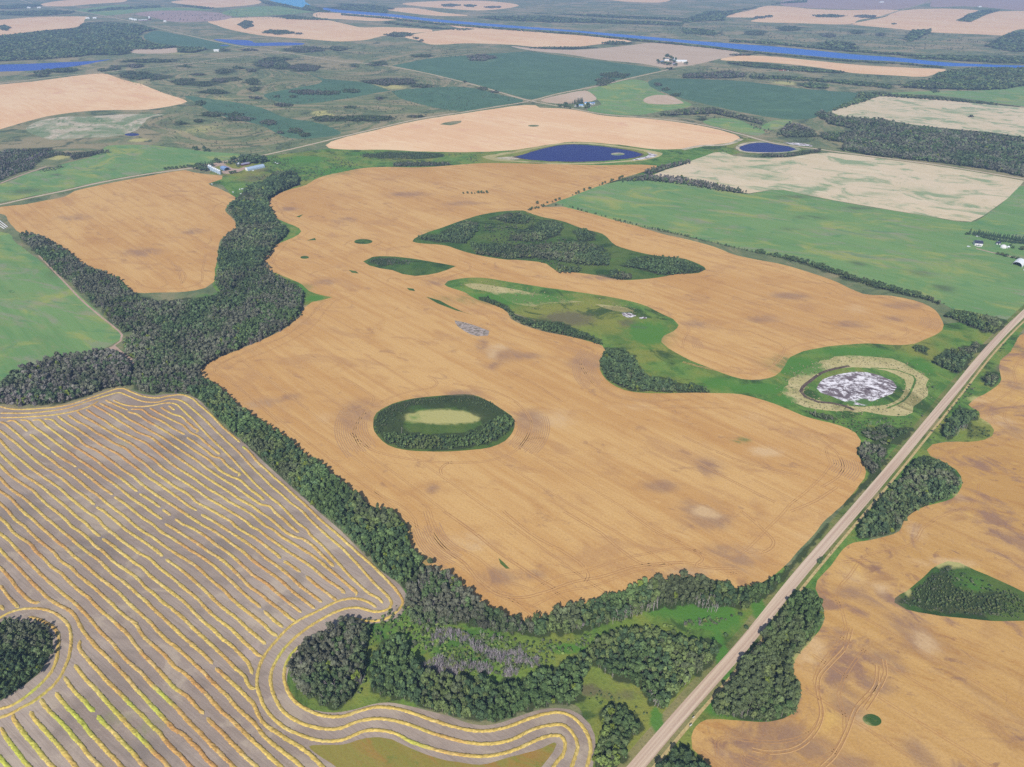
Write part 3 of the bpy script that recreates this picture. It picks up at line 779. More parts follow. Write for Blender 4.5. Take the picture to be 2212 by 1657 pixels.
for q in [(1075, 752, 22, 9, 1.0), (1062, 765, 12, 14, .9), (1520, 1104, 26, 12, 1.2), (1540, 1112, 20, 8, 1.0), (1205, 905, 42, 20, .8), (1655, 975, 34, 11, 1.2), (1360, 880, 50, 8, .7), (1000, 1165, 46, 16, .8), (1030, 1180, 30, 10, .9), (900, 1190, 30, 12, .6), (560, 870, 40, 14, .5), (700, 905, 40, 16, .5), (1500, 1235, 60, 6, .9), (1620, 1190, 40, 20, .5), (1620, 900, 30, 10, .6), (1735, 1160, 40, 20, .4),
          (1745, 1425, 36, 34, 1.0), (1760, 1395, 22, 24, .9), (1978, 1150, 20, 18, 1.0), (1905, 1270, 22, 12, 1.0), (2040, 1215, 70, 10, .9), (2000, 1390, 26, 30, .9), (2150, 910, 40, 12, .8), (2120, 862, 40, 6, .9), (2060, 1060, 14, 40, .6), (1860, 1560, 26, 20, .6), (1560, 1630, 30, 16, .5), (1840, 1240, 30, 26, .5), (1995, 1590, 30, 20, .4),
          (1850, 668, 30, 10, .7), (1690, 690, 40, 8, .5), (1000, 395, 60, 5, .5), (640, 700, 20, 10, .5), (60, 1590, 80, 60, .6), (540, 1410, 20, 24, 1.2), (240, 870, 80, 8, .4), (954, 900, 70, 13, 1.5), (905, 902, 36, 10, 1.2), (1005, 903, 34, 10, 1.2), (2060, 1222, 18, 8, .8), (1965, 1285, 10, 18, .7), (2080, 1316, 90, 4, .9), (1885, 1553, 8, 4, .8), (840, 570, 44, 4, .4), (700, 250, 22, 5, 1.0), (845, 187, 38, 6, .8), (690, 243, 16, 4, 1.0), (1040, 130, 30, 4, .7), (1700, 180, 34, 4, .9), (300, 303, 20, 4, 1.0), (290, 180, 40, 6, .5), (430, 280, 60, 14, .5), (470, 215, 50, 8, .5), (130, 340, 24, 6, .8), (1240, 400, 30, 4, .3), (400, 115, 40, 4, .6), (140, 335, 18, 5, 1)]:
    blob(1, *q)
for q in [(1600, 952, 18, 5, 1.2), (1110, 645, 150, 14, .9), (1400, 720, 50, 30, 1.0), (1640, 840, 60, 10, 1.2), (1720, 790, 60, 20, 1.1), (1990, 790, 30, 20, .8), (1850, 760, 80, 10, 1), (1550, 830, 50, 16, .8), (1480, 1310, 90, 30, 1.1), (1540, 1330, 60, 30, 1.2), (1380, 1380, 60, 20, .7), (1230, 1400, 60, 14, .8), (1050, 1420, 70, 12, .8), (880, 1150, 12, 12, .8), (920, 1210, 14, 10, .8), (1420, 1560, 14, 30, 1.2), (1560, 1420, 16, 60, 1.2), (1640, 1320, 16, 50, 1.1), (1550, 1530, 40, 20, 1.0), (890, 905, 30, 20, .5), (900, 880, 40, 6, .8), (1870, 985, 20, 10, .6), (30, 1440, 60, 40, .5), (2100, 1260, 40, 20, .6), (940, 500, 40, 6, .5), (1300, 560, 60, 8, .5), (720, 370, 50, 10, .8), (650, 345, 60, 8, 1.0), (640, 625, 30, 12, 1.0), (680, 645, 20, 6, 1.2), (540, 600, 40, 14, .7), (800, 332, 80, 6, .7), (470, 640, 60, 8, .6), (2170, 740, 30, 20, .6), (380, 320, 120, 12, .2), (1540, 340, 60, 4, .8), (1640, 380, 60, 10, .7), (1600, 362, 50, 5, .7), (1830, 390, 60, 6, .6), (1890, 420, 60, 6, .6), (1770, 405, 40, 6, .6), (1990, 410, 60, 7, .5), (1540, 375, 50, 6, .6), (140, 275, 50, 7, .5), (220, 262, 40, 6, .5), (180, 285, 60, 6, .4), (265, 268, 30, 5, .4), (1690, 865, 30, 10, 1), (260, 960, 60, 20, .5), (360, 1000, 50, 16, .5), (330, 1570, 60, 30, .6), (250, 1550, 50, 24, .7), (1130, 320, 40, 6, .0), (1870, 869, 14, 6, 1.4), (1835, 868, 14, 5, 1.0)]:
    blob(2, *q)
# olive middle of the grass inlet, darker beds in the hay, dark veins of the mud
for q in [(1227, 689, 70, 20, .8), (1360, 700, 30, 12, .8), (1850, 845, 30, 7, .62), (1880, 840, 24, 5, .6), (1835, 852, 20, 5, .6), (1350, 1500, 70, 20, .6), (1270, 1490, 26, 14, 1.0), (1340, 1470, 30, 10, .7), (60, 412, 34, 6, 1.1), (120, 377, 10, 2, 1.2), (240, 367, 10, 2, 1.2), (215, 362, 10, 2, 1.2), (1750, 470, 40, 5, .9), (1700, 495, 30, 4, .8), (1990, 590, 30, 8, .8), (2040, 622, 24, 8, 1.0), (1850, 570, 24, 6, .8), (1720, 425, 50, 4, .9), (1850, 450, 40, 4, .9), (120, 590, 40, 20, .4), (100, 730, 30, 10, .4), (480, 376, 40, 14, .5), (550, 385, 50, 14, .6), (560, 366, 40, 12, .5), (350, 270, 50, 14, .5)]:
    blob(0, *q)

# ------------------------------------------------------------------ woods (visible outlines) : name, outline, height, spacing, palette
WOODS = []


def wood(desc, pts, h=11.0, sp=4.0, pal='mix', dens=1.0):
    WOODS.append((desc, np.array(pts, float), h, sp, pal, dens))


wood('the creek wood between the wheat fields', [(593, 372), (633, 370), (647, 383), (643, 400), (613, 412), (583, 427), (577, 437), (587, 457), (600, 477), (620, 493), (617, 510), (597, 527), (583, 547), (572, 562), (567, 582), (540, 592), (510, 600), (500, 628), (470, 618), (472, 585), (470, 552), (473, 533), (480, 513), (510, 493), (510, 477), (487, 453), (500, 437), (520, 427), (533, 400), (567, 393)], 11, 3.4, 'dark')
wood('the creek wood between the wheat fields', [(500, 632), (560, 625), (590, 640), (633, 612), (655, 626), (652, 652), (648, 682), (617, 707), (567, 734), (517, 754), (467, 774), (437, 794), (433, 809), (453, 826), (473, 838), (400, 850), (353, 846), (333, 852), (300, 845), (283, 832), (293, 785), (270, 760), (267, 735), (275, 728), (300, 722), (320, 712), (265, 718), (233, 685), (215, 668), (250, 655), (300, 645), (340, 650), (420, 645)], 11, 3.4, 'greymix')
wood('the tree belt beside the left hay field', [(40, 508), (50, 500), (83, 506), (110, 518), (143, 540), (157, 552), (173, 564), (200, 577), (233, 589), (260, 602), (277, 622), (300, 637), (333, 652), (300, 668), (250, 662), (207, 662), (177, 632), (147, 609), (127, 595), (100, 569), (83, 552)], 9, 3.4, 'greymix')
wood('the dark grove under the left hay field', [(-50, 845), (0, 822), (20, 809), (43, 795), (77, 782), (100, 770), (133, 764), (177, 765), (190, 756), (233, 752), (250, 759), (267, 775), (288, 788), (284, 834), (260, 835), (233, 839), (183, 857), (133, 870), (83, 875), (33, 877), (0, 872), (-50, 872)], 12, 3.3, 'grey')
wood('the long tree belt beside the canola swaths', [(400, 846), (430, 812), (453, 822), (493, 850), (510, 870), (530, 884), (567, 914), (597, 928), (640, 961), (667, 981), (700, 1004), (733, 1034), (797, 1085), (850, 1102), (877, 1131), (880, 1161), (890, 1185), (924, 1207), (884, 1250), (868, 1270), (864, 1262), (820, 1229), (770, 1178), (737, 1146), (687, 1104), (667, 1085), (633, 1054), (567, 994), (500, 933), (450, 882), (427, 860)], 11, 3.0, 'green')
wood('the tree belt along the wheat field\'s lower edge', [(924, 1207), (964, 1229), (1020, 1275), (1060, 1309), (1097, 1320), (1134, 1333), (1150, 1340), (1154, 1372), (1070, 1366), (1020, 1353), (954, 1350), (897, 1350), (884, 1336), (872, 1305), (880, 1285), (870, 1268), (888, 1248)], 12, 3.0, 'greymix')
wood('the tree belt along the wheat field\'s lower edge', [(1150, 1336), (1170, 1324), (1220, 1303), (1310, 1283), (1387, 1253), (1437, 1243), (1474, 1238), (1524, 1241), (1574, 1253), (1586, 1267), (1621, 1262), (1661, 1250), (1704, 1224), (1714, 1226), (1661, 1284), (1634, 1301), (1610, 1317), (1584, 1312), (1524, 1308), (1420, 1312), (1370, 1330), (1320, 1348), (1270, 1362), (1204, 1370), (1154, 1373)], 12, 3.3, 'green')
wood('the round dark grove inside the swath loop', [(685, 1362), (710, 1344), (737, 1334), (770, 1334), (797, 1351), (799, 1377), (787, 1421), (784, 1454), (774, 1487), (757, 1514), (737, 1526), (717, 1531), (683, 1517), (650, 1497), (630, 1464), (623, 1431), (633, 1404), (653, 1381)], 11, 3.0, 'greymix')
wood('the grove cut by the left picture edge', [(-60, 1335), (33, 1332), (67, 1334), (93, 1344), (113, 1357), (122, 1371), (120, 1394), (110, 1424), (90, 1454), (60, 1477), (27, 1501), (0, 1514), (-60, 1530)], 8, 3.4, 'dark')
wood('the southern wood between swaths and road', [(800, 1437), (814, 1404), (847, 1371), (877, 1371), (880, 1404), (914, 1437), (944, 1454), (1004, 1457), (1070, 1471), (1120, 1464), (1170, 1447), (1204, 1437), (1247, 1414), (1270, 1401), (1287, 1437), (1257, 1467), (1257, 1497), (1270, 1511), (1237, 1521), (1187, 1526), (1120, 1544), (1070, 1561), (1030, 1557), (970, 1544), (920, 1531), (870, 1514), (820, 1504), (800, 1487)], 11, 3.0, 'green')
wood('the southern wood between swaths and road', [(1262, 1405), (1297, 1371), (1337, 1357), (1404, 1354), (1437, 1361), (1474, 1371), (1524, 1381), (1558, 1391), (1555, 1402), (1541, 1424), (1514, 1451), (1474, 1484), (1454, 1504), (1437, 1534), (1404, 1521), (1380, 1494), (1370, 1474), (1320, 1464), (1290, 1440)], 11, 3.0, 'green')
wood('the small grove below the swath bend', [(1294, 1541), (1310, 1522), (1347, 1524), (1387, 1561), (1387, 1581), (1360, 1604), (1354, 1627), (1337, 1651), (1320, 1670), (1285, 1662), (1284, 1631), (1300, 1587)], 11, 3.0, 'mixlime')
wood('the grove on the bottom picture edge right of the road', [(1420, 1652), (1454, 1621), (1474, 1607), (1494, 1621), (1514, 1641), (1534, 1656), (1560, 1710), (1410, 1710)], 12, 3.0, 'dark')
wood('the grove between road and patchy wheat', [(1537, 1531), (1557, 1497), (1591, 1454), (1597, 1427), (1624, 1411), (1647, 1397), (1651, 1371), (1681, 1334), (1707, 1297), (1724, 1277), (1751, 1274), (1771, 1291), (1777, 1327), (1764, 1361), (1747, 1387), (1721, 1414), (1704, 1437), (1721, 1467), (1726, 1497), (1717, 1531), (1691, 1554), (1657, 1559), (1607, 1554), (1557, 1547), (1540, 1540)], 12, 3.0, 'mix')
wood('the upper grove right of the road', [(1974, 989), (1997, 982), (2034, 992), (2064, 1015), (2074, 1035), (2071, 1059), (2047, 1079), (2014, 1087), (1984, 1099), (1957, 1124), (1937, 1147), (1901, 1159), (1857, 1164), (1851, 1151), (1867, 1117), (1887, 1095), (1924, 1052), (1957, 1019)], 11, 3.1, 'dark')
wood('the small grove with white trunks right of the road', [(2037, 945), (2034, 925), (2057, 899), (2074, 882), (2107, 884), (2114, 899), (2097, 912), (2074, 929), (2047, 949)], 10, 3.1, 'dark')
wood('the low bushes behind the small roadside grove', [(2074, 935), (2100, 915), (2130, 920), (2146, 932), (2138, 945), (2090, 950)], 4, 3.5, 'dark', .5)
wood('the round clump right of the road', [(2121, 825), (2134, 805), (2154, 803), (2158, 819), (2139, 838)], 9, 3.4, 'dark')
wood('the clumps between salt slough and road', [(2010, 780), (2024, 769), (2054, 752), (2087, 749), (2107, 739), (2137, 745), (2134, 759), (2101, 765), (2094, 792), (2074, 810), (2054, 802), (2024, 792)], 9, 3.5, 'dark')
wood('the clump above the salt slough', [(1971, 749), (1984, 742), (2007, 752), (1997, 765), (1978, 760)], 8, 3.5, 'dark')
wood('the hedge row at the hay field corner', [(2034, 679), (2057, 668), (2084, 670), (2124, 680), (2174, 692), (2167, 712), (2141, 722), (2091, 705), (2067, 692), (2044, 686)], 9, 3.5, 'green')
wood('the thicket between wheat and road', [(1851, 979), (1867, 952), (1897, 955), (1914, 972), (1911, 999), (1884, 1025), (1868, 1015), (1860, 995)], 9, 3.3, 'greymix')
wood('the roadside bushes below the salt slough', [(1740, 890), (1760, 888), (1810, 902), (1800, 910), (1760, 904)], 5, 3.2, 'greymix')
wood('the roadside bushes below the salt slough', [(1850, 935), (1900, 915), (1960, 925), (1985, 918), (1960, 950), (1915, 975), (1890, 955)], 6, 5.5, 'greymix', .7)
wood('the roadside bushes beside the main wheat field', [(1817, 1090), (1884, 1025), (1900, 1010), (1918, 985), (1925, 990), (1895, 1030), (1830, 1095)], 5, 3.3, 'dark', .8)
wood('the roadside bushes beside the main wheat field', [(1656, 1262), (1700, 1225), (1745, 1180), (1790, 1128), (1800, 1132), (1750, 1190), (1700, 1245), (1660, 1285)], 5, 3.1, 'dark', .8)
wood('the round grove in the grass inlet', [(1295, 792), (1300, 765), (1317, 749), (1344, 752), (1369, 769), (1380, 792), (1404, 812), (1437, 815), (1470, 829), (1500, 830), (1537, 842), (1530, 849), (1474, 849), (1420, 848), (1370, 846), (1330, 832), (1304, 815)], 10, 3.2, 'dark')
wood('the tree row along the grass inlet', [(1024, 642), (1054, 640), (1097, 662), (1114, 682), (1154, 692), (1204, 695), (1254, 712), (1300, 735), (1300, 747), (1270, 737), (1220, 725), (1170, 715), (1130, 702), (1104, 689), (1097, 675), (1064, 659), (1034, 648)], 8, 3.3, 'dark')
wood('the oval knoll in the main wheat field', R5([(265, 1180), (270, 1150), (320, 1140), (420, 1150), (600, 1155), (800, 1150), (900, 1100), (980, 1050), (1060, 1030), (1115, 1055), (1110, 1110), (1050, 1170), (960, 1220), (800, 1250), (600, 1262), (400, 1250), (300, 1222)]), 6.5, 3.0, 'green')
for p in [[(900, 517), (904, 507), (944, 507), (984, 483), (1010, 477), (1037, 483), (1024, 507), (1004, 527), (954, 523)], [(1057, 473), (1087, 462), (1120, 458), (1150, 470), (1137, 483), (1104, 483)], [(1097, 520), (1120, 497), (1170, 477), (1210, 480), (1220, 493), (1197, 513), (1154, 523)], [(1237, 500), (1264, 490), (1287, 507), (1284, 520), (1250, 522)],
          [(1010, 523), (1104, 527), (1170, 527), (1254, 520), (1304, 533), (1317, 552), (1314, 574), (1270, 575), (1237, 569), (1170, 559), (1087, 559), (1027, 550)], [(1197, 589), (1204, 572), (1250, 577), (1254, 588), (1220, 592)], [(1310, 595), (1324, 580), (1364, 593), (1367, 605), (1330, 604)], [(1340, 577), (1354, 560), (1404, 552), (1474, 557), (1507, 573), (1527, 584), (1474, 594), (1424, 594), (1387, 583)]]:
    wood('the triangular thicket in the wheat', p, 8, 3.6, 'dark', .95)
wood('the long lens knoll in the wheat', [(790, 566), (806, 557), (850, 557), (900, 564), (880, 574), (820, 575)], 3, 3.2, 'grey', .6)
wood('the triangular knoll in the patchy wheat', [(1968, 1300), (1975, 1270), (2030, 1235), (2050, 1245), (2060, 1262), (2120, 1290), (2180, 1272), (2290, 1320), (2290, 1335), (2160, 1328), (2050, 1318)], 2.8, 2.6, 'mix')
wood('the bush ring of the oval knoll', [(806, 925), (814, 893), (847, 873), (894, 861), (954, 855), (1020, 853), (1060, 866), (1104, 899), (1109, 915), (1085, 905), (1050, 882), (1010, 868), (950, 868), (890, 876), (845, 892), (826, 920), (824, 940), (812, 938)], 2.6, 2.6, 'dark', .9)
wood('the creek wood between the wheat fields', [(468, 585), (575, 560), (590, 590), (640, 612), (650, 628), (600, 640), (540, 636), (472, 640), (464, 612)], 9, 3.6, 'greymix', .62)
wood('the grey fringe of the triangular knoll', [(1940, 1303), (1962, 1282), (2030, 1226), (2052, 1222), (2048, 1232), (1975, 1288), (1962, 1302), (2060, 1318), (2200, 1330), (2200, 1335), (2050, 1326)], 1.8, 2.2, 'grey', .8)
# --- hay field edge and far woods
wood('the tree row under the cream stubble', [(1340, 388), (1354, 384), (1400, 377), (1474, 381), (1541, 394), (1617, 413), (1617, 420), (1560, 414), (1474, 399), (1400, 391), (1354, 393), (1304, 398), (1302, 392)], 10, 5.0, 'grey')
wood('the tree row under the cream stubble', [(1380, 372), (1410, 362), (1460, 349), (1490, 345), (1494, 352), (1440, 366), (1405, 378)], 8, 5.0, 'grey')
wood('the bushes under the blue pond', oval(870, 336, 90, 8), 4, 3.3, 'dark', .9)
wood('the bushes under the blue pond', [(848, 350), (900, 349), (975, 351), (978, 357), (900, 361), (850, 360)], 7, 5, 'grey')
wood('the trees below the round blue pond', [(1640, 331), (1690, 332), (1741, 325), (1774, 320), (1774, 328), (1740, 334), (1690, 341), (1645, 340)], 8, 5.0, 'grey')
wood('the big wood right of the blue ponds', [(1754, 245), (1774, 237), (1794, 245), (1824, 252), (1907, 258), (1974, 270), (2041, 278), (2141, 287), (2211, 296), (2290, 305), (2290, 392), (2211, 383), (2141, 368), (2041, 353), (1957, 345), (1874, 335), (1807, 323), (1824, 310), (1774, 300), (1767, 285), (1810, 284), (1840, 285), (1835, 277), (1790, 268)], 11, 6.2, 'greymix', .9)
wood('the big wood right of the blue ponds', [(1690, 275), (1705, 265), (1730, 270), (1760, 280), (1765, 297), (1700, 297), (1680, 290)], 9, 6, 'grey', .8)
wood('the far wood by the river', [(2024, 157), (2057, 150), (2107, 146), (2211, 145), (2290, 147), (2290, 190), (2211, 185), (2174, 193), (2107, 195), (2007, 192), (1941, 190), (1957, 177), (2007, 170)], 11, 9, 'green')
wood('the far wood by the river', [(1551, 132), (1607, 133), (1707, 143), (1807, 152), (1836, 157), (1824, 159), (1757, 157), (1674, 150), (1607, 143)], 9, 9, 'green')
wood('the far wood by the river', [(1474, 160), (1524, 157), (1574, 152), (1614, 160), (1607, 167), (1541, 170), (1474, 169)], 9, 8, 'grey')
wood('the far wood by the river', [(1617, 163), (1700, 165), (1807, 172), (1920, 180), (1930, 193), (1800, 180), (1690, 172), (1620, 170)], 9, 9, 'green', .8)
wood('the far wood by the river', [(1857, 198), (1941, 203), (2074, 213), (2207, 230), (2207, 233), (2060, 219), (1900, 208), (1860, 222), (1800, 240), (1797, 235), (1840, 217)], 9, 8, 'green')
wood('the far wood by the river', [(1720, 182), (1750, 178), (1790, 183), (1788, 192), (1745, 190)], 9, 8, 'green')
wood('the far wood by the river', [(1474, 236), (1540, 232), (1590, 245), (1648, 260), (1645, 270), (1600, 258), (1540, 246), (1400, 252), (1440, 243)], 9, 6, 'greymix')
wood('the dark forest behind the left lake', [(-60, 80), (0, 77), (83, 68), (167, 60), (180, 50), (233, 48), (300, 53), (333, 62), (337, 65), (307, 70), (300, 78), (310, 87), (343, 95), (383, 100), (447, 103), (443, 108), (417, 115), (383, 113), (383, 103), (333, 107), (287, 107), (280, 115), (253, 120), (200, 118), (167, 123), (100, 128), (0, 133), (-60, 135)], 11, 9.5, 'green')
wood('the scrub under the left lake', [(-50, 332), (0, 327), (33, 322), (110, 320), (117, 327), (150, 330), (200, 328), (233, 322), (247, 328), (200, 337), (160, 345), (147, 337), (110, 337), (127, 333), (87, 347), (67, 367), (33, 377), (0, 390), (-50, 400)], 8, 5, 'grey')
wood('the scrub under the left lake', [(83, 368), (110, 361), (140, 355), (140, 361), (115, 369), (85, 373)], 6, 5, 'grey')
wood('the river woods', [(690, 16), (737, 16), (837, 22), (837, 29), (737, 21)], 9, 11, 'green')
P_ = [(737, 29), (837, 37), (937, 48), (1037, 56.5), (1137, 64), (1237, 70.5), (1337, 81), (1474, 94), (1541, 101), (1607, 109), (1691, 117), (1774, 124), (1841, 130), (1941, 135), (2041, 144)]
wood('the river woods', P_ + [(u, v + 4.5) for u, v in P_[::-1]], 8, 9, 'green', .75)
P_ = [(1574, 91), (1674, 97), (1757, 105), (1841, 113), (1941, 120), (2041, 130), (2141, 136), (2290, 141)]
wood('the river woods', [(u, v - 6) for u, v in P_] + P_[::-1], 9, 10, 'green', .7)
for p in [[(1474, 43), (1524, 25), (1590, 22), (1707, 2), (1744, 0), (1740, 6), (1687, 8), (1657, 12), (1607, 22), (1567, 37), (1564, 45), (1507, 47), (1474, 50)], [(1017, 36), (1170, 34), (1270, 41), (1474, 49), (1474, 57), (1337, 51), (1200, 49), (1070, 44)], [(1160, 29), (1270, 31), (1474, 39), (1474, 45), (1300, 37)],
          [(2070, 44), (2091, 30), (2130, 20), (2165, 22), (2120, 35), (2095, 48), (2064, 46)], [(2165, 78), (2180, 70), (2250, 60), (2290, 66), (2290, 110), (2180, 112), (2125, 100)], [(1950, 85), (1970, 64), (2010, 62), (2012, 70), (1965, 92)], [(1760, 95), (1800, 88), (1841, 92), (1860, 108), (1800, 104)], [(1950, 125), (2041, 118), (2160, 122), (2290, 120), (2290, 135), (2100, 132)],
          [(1474, 60), (1520, 62), (1560, 72), (1540, 78), (1474, 72)], [(737, 8), (800, 10), (860, 20), (800, 24), (737, 18)], [(660, 10), (700, 20), (690, 26), (650, 22)], [(1050, 60), (980, 62), (900, 55), (840, 46), (820, 50), (930, 62), (1000, 66)],
          [(0, 12), (80, 8), (95, 12), (60, 18), (0, 20)], [(0, 25), (110, 22), (165, 24), (150, 30), (90, 35), (0, 32)], [(180, 24), (240, 16), (345, 12), (350, 16), (250, 22), (190, 26)], [(390, 10), (440, 14), (470, 18), (440, 20), (400, 14)], [(560, 0), (600, 6), (660, 18), (720, 24), (700, 28), (640, 20), (570, 8)], [(600, 38), (640, 36), (710, 40), (705, 44), (620, 42)]]:
    wood('the far slopes beyond the river', p, 9, 13, 'green', .8)
wood('the bush belt under the hay field', [(1690, 556), (1740, 562), (1800, 578), (1860, 598), (1900, 606), (1950, 622), (2000, 636), (2034, 652), (2030, 660), (1985, 644), (1935, 634), (1870, 616), (1824, 602), (1770, 582), (1700, 563)], 6.5, 3.2, 'dark', .95)
wood('the bush belt under the hay field', [(1330, 473), (1480, 505), (1580, 529), (1690, 554), (1690, 560), (1580, 535), (1480, 512), (1330, 480)], 3.5, 3.3, 'dark', .5)
# pasture clumps : u, v, ru, rv  (each clump is a thing of its own)
CLUMPS = [(297, 163, 37, 9), (290, 143, 20, 5), (342, 168, 17, 5), (403, 143, 10, 3), (428, 161, 17, 3), (397, 177, 27, 7), (442, 182, 17, 5), (473, 174, 18, 6), (507, 172, 15, 4), (545, 177, 15, 7), (543, 152, 12, 4), (483, 154, 20, 5), (515, 147, 13, 3), (573, 138, 18, 9), (607, 141, 17, 9), (597, 129, 33, 4), (660, 147, 33, 8), (547, 193, 13, 5), (463, 199, 30, 5), (550, 211, 20, 3), (597, 209, 10, 3), (633, 209, 12, 3), (667, 200, 45, 6), (713, 201, 25, 6), (433, 223, 13, 5), (610, 227, 23, 4), (460, 247, 27, 6), (507, 248, 20, 5), (520, 257, 33, 5), (427, 262, 13, 4), (390, 266, 10, 4), (580, 265, 21, 6), (637, 283, 17, 7), (658, 292, 15, 5), (606, 287, 10, 3), (707, 257, 30, 7), (327, 132, 60, 4), (247, 147, 13, 5), (220, 152, 12, 4), (483, 108, 8, 3), (540, 108, 20, 2.5), (90, 160, 17, 7), (133, 152, 40, 5), (660, 107, 43, 6), (730, 105, 20, 5), (909, 121, 22, 3.5), (1037, 125, 33, 7), (767, 142, 8, 4), (814, 138, 17, 4.5), (847, 177, 58, 7), (912, 186, 25, 4), (757, 197, 20, 6), (820, 213, 10, 4), (757, 232, 16, 3), (790, 256, 62, 7), (897, 252, 20, 3), (1043, 192, 13, 4), (1003, 177, 5, 2), (1070, 199, 12, 2.5), (1305, 175, 22, 7), (1330, 163, 33, 7), (1300, 184, 12, 3), (864, 75, 33, 4.5), (898, 83, 8, 2), (910, 88, 5, 2.5), (972, 12, 22, 3), (1015, 13, 14, 3), (1065, 16, 20, 2.5), (532, 53, 16, 8), (600, 70, 36, 5), (645, 73, 10, 2.5), (620, 36, 20, 3), (10, 61, 12, 6), (1597, 119, 30, 2.5), (1210, 104, 80, 2.5), (1330, 93, 30, 4), (1640, 38, 14, 3), (1660, 36, 10, 2.5), (1790, 35, 40, 3), (1870, 36, 24, 4), (1930, 52, 8, 1.5), (1705, 62, 25, 5), (1790, 77, 14, 5), (1630, 72, 18, 5), (1850, 70, 15, 4), (1900, 75, 10, 3), (1517, 256, 8, 5), (1500, 240, 30, 4), (1420, 183, 10, 4), (1437, 193, 10, 4), (1447, 148, 9, 2.5), (2095, 252, 12, 2), (2020, 198, 10, 3), (1460, 205, 12, 4)]

# ------------------------------------------------------------------ one continuous land surface, cut along every outline
def build_land():
    pts, edges, faces = [], [], []

    def addpoly(P):
        b = len(pts)
        pts.extend(P.tolist())
        n = len(P)
        edges.extend((b + i, b + (i + 1) % n) for i in range(n))

    W, D0, D1 = 15000.0, -1500.0, 17000.0
    addpoly(np.array([(-W, D0), (W, D0), (W, D1), (-W, D1)]))
    for _, _, P in REG:
        addpoly(np.clip(P, (-W + 50, D0 + 50), (W - 50, D1 - 50)))
    g = []
    r = 150.0
    while r < 14500:
        d = math.hypot(r, CAM_H)
        s = .0078 * d if r < 2600 else (.012 * d if r < 6000 else .02 * d)
        amax = math.radians(44 if r < 6000 else 40)
        n = max(3, int(2 * amax * r / s))
        a = np.linspace(-amax, amax, n) + RNG.uniform(-.3, .3, n) * s / r
        rr = r + RNG.uniform(-.3, .3, n) * s
        g.append(np.stack([rr * np.sin(a), rr * np.cos(a)], 1))
        r += s
    g = np.concatenate(g)
    pts.extend(g.tolist())
    res = delaunay_2d_cdt([Vector(p) for p in pts], edges, faces, 0, 1e-4, False)
    V = np.array([(v.x, v.y) for v in res[0]])
    T = np.array([list(f) for f in res[2] if len(f) == 3], np.int32)
    # drop slivers of zero area
    a = V[T[:, 0]]; b = V[T[:, 1]]; c = V[T[:, 2]]
    area = .5 * ((b[:, 0] - a[:, 0]) * (c[:, 1] - a[:, 1]) - (b[:, 1] - a[:, 1]) * (c[:, 0] - a[:, 0]))
    ok = np.abs(area) > 1e-5
    T, area = T[ok], area[ok]
    cen = V[T].mean(1)
    own = np.zeros(len(T), np.int32)
    for i, (_, _, P) in enumerate(REG):
        own[inside(P, cen[:, 0], cen[:, 1])] = i + 1
    T[area < 0] = T[area < 0][:, ::-1]
    Z = relief(V[:, 0], V[:, 1])
    mark = np.zeros((len(V), 4))
    for ch, c, ru, rv, s in BLOB:
        # survey ellipses lie square to the viewing line through their centre
        al = math.atan2(c[0], c[1]) * 0.0
        dx, dy = V[:, 0] - c[0], V[:, 1] - c[1]
        q = (dx / ru) ** 2 + (dy / rv) ** 2
        k = q < 6
        mark[k, ch] = np.maximum(mark[k, ch], s * np.exp(-.85 * q[k]))
    su, sv = seen(V[:, 0], np.maximum(V[:, 1], 100), Z)
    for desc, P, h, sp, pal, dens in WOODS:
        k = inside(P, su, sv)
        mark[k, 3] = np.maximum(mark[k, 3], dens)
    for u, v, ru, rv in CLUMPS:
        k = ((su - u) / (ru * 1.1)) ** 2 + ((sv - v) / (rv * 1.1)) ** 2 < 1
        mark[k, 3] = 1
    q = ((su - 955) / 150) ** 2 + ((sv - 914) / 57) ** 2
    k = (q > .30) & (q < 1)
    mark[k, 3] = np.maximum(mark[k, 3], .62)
    used = {}
    for i in sorted(set(own.tolist())):
        nm, mk = ('ground', 'pasture') if i <= 0 else REG[i - 1][:2]
        used.setdefault((nm, mk) if nm in ('verge', 'meadow', 'grass_knoll', 'mud_flat', 'shore', 'far_field') else (nm, mk, i), []).append(i)
    for key, ids in used.items():
        nm, mk = key[:2]
        F = T[np.isin(own, ids)]
        idx, inv = np.unique(F, return_inverse=True)
        F = inv.reshape(-1, 3)
        VV = np.stack([V[idx, 0], V[idx, 1], Z[idx]], 1)
        me = mesh_np(nm, VV, F, [M[mk]], col=mark[idx], colname='mark', smooth=True)
        tag(ob(nm, me), kind='structure')
    return len(V), len(T)


print('LAND', build_land())

# ------------------------------------------------------------------ trees
FOL = 2.15
PAL = {  # true leaf colours
    'green': [(.044, .070, .026), (.054, .080, .030), (.038, .060, .028), (.068, .088, .032), (.060, .072, .036)],
    'dark': [(.038, .060, .026), (.046, .068, .028), (.034, .052, .026), (.056, .074, .032), (.062, .068, .040)],
    'grey': [(.048, .062, .034), (.062, .066, .044), (.076, .072, .060), (.042, .060, .030), (.086, .078, .070)],
    'mix': [(.046, .070, .026), (.060, .078, .032), (.054, .068, .032), (.074, .090, .034)],
    'greymix': [(.042, .064, .028), (.054, .070, .034), (.066, .070, .046), (.070, .072, .050), (.050, .074, .030)],
    'mixlime': [(.048, .072, .028), (.064, .084, .034), (.094, .124, .036), (.058, .066, .040)],
    'spruce': [(.026, .046, .030), (.032, .052, .032)],
}
LIME = (.15, .19, .035)


def unit(v):
    return v / (np.linalg.norm(v, axis=-1, keepdims=True) + 1e-9)


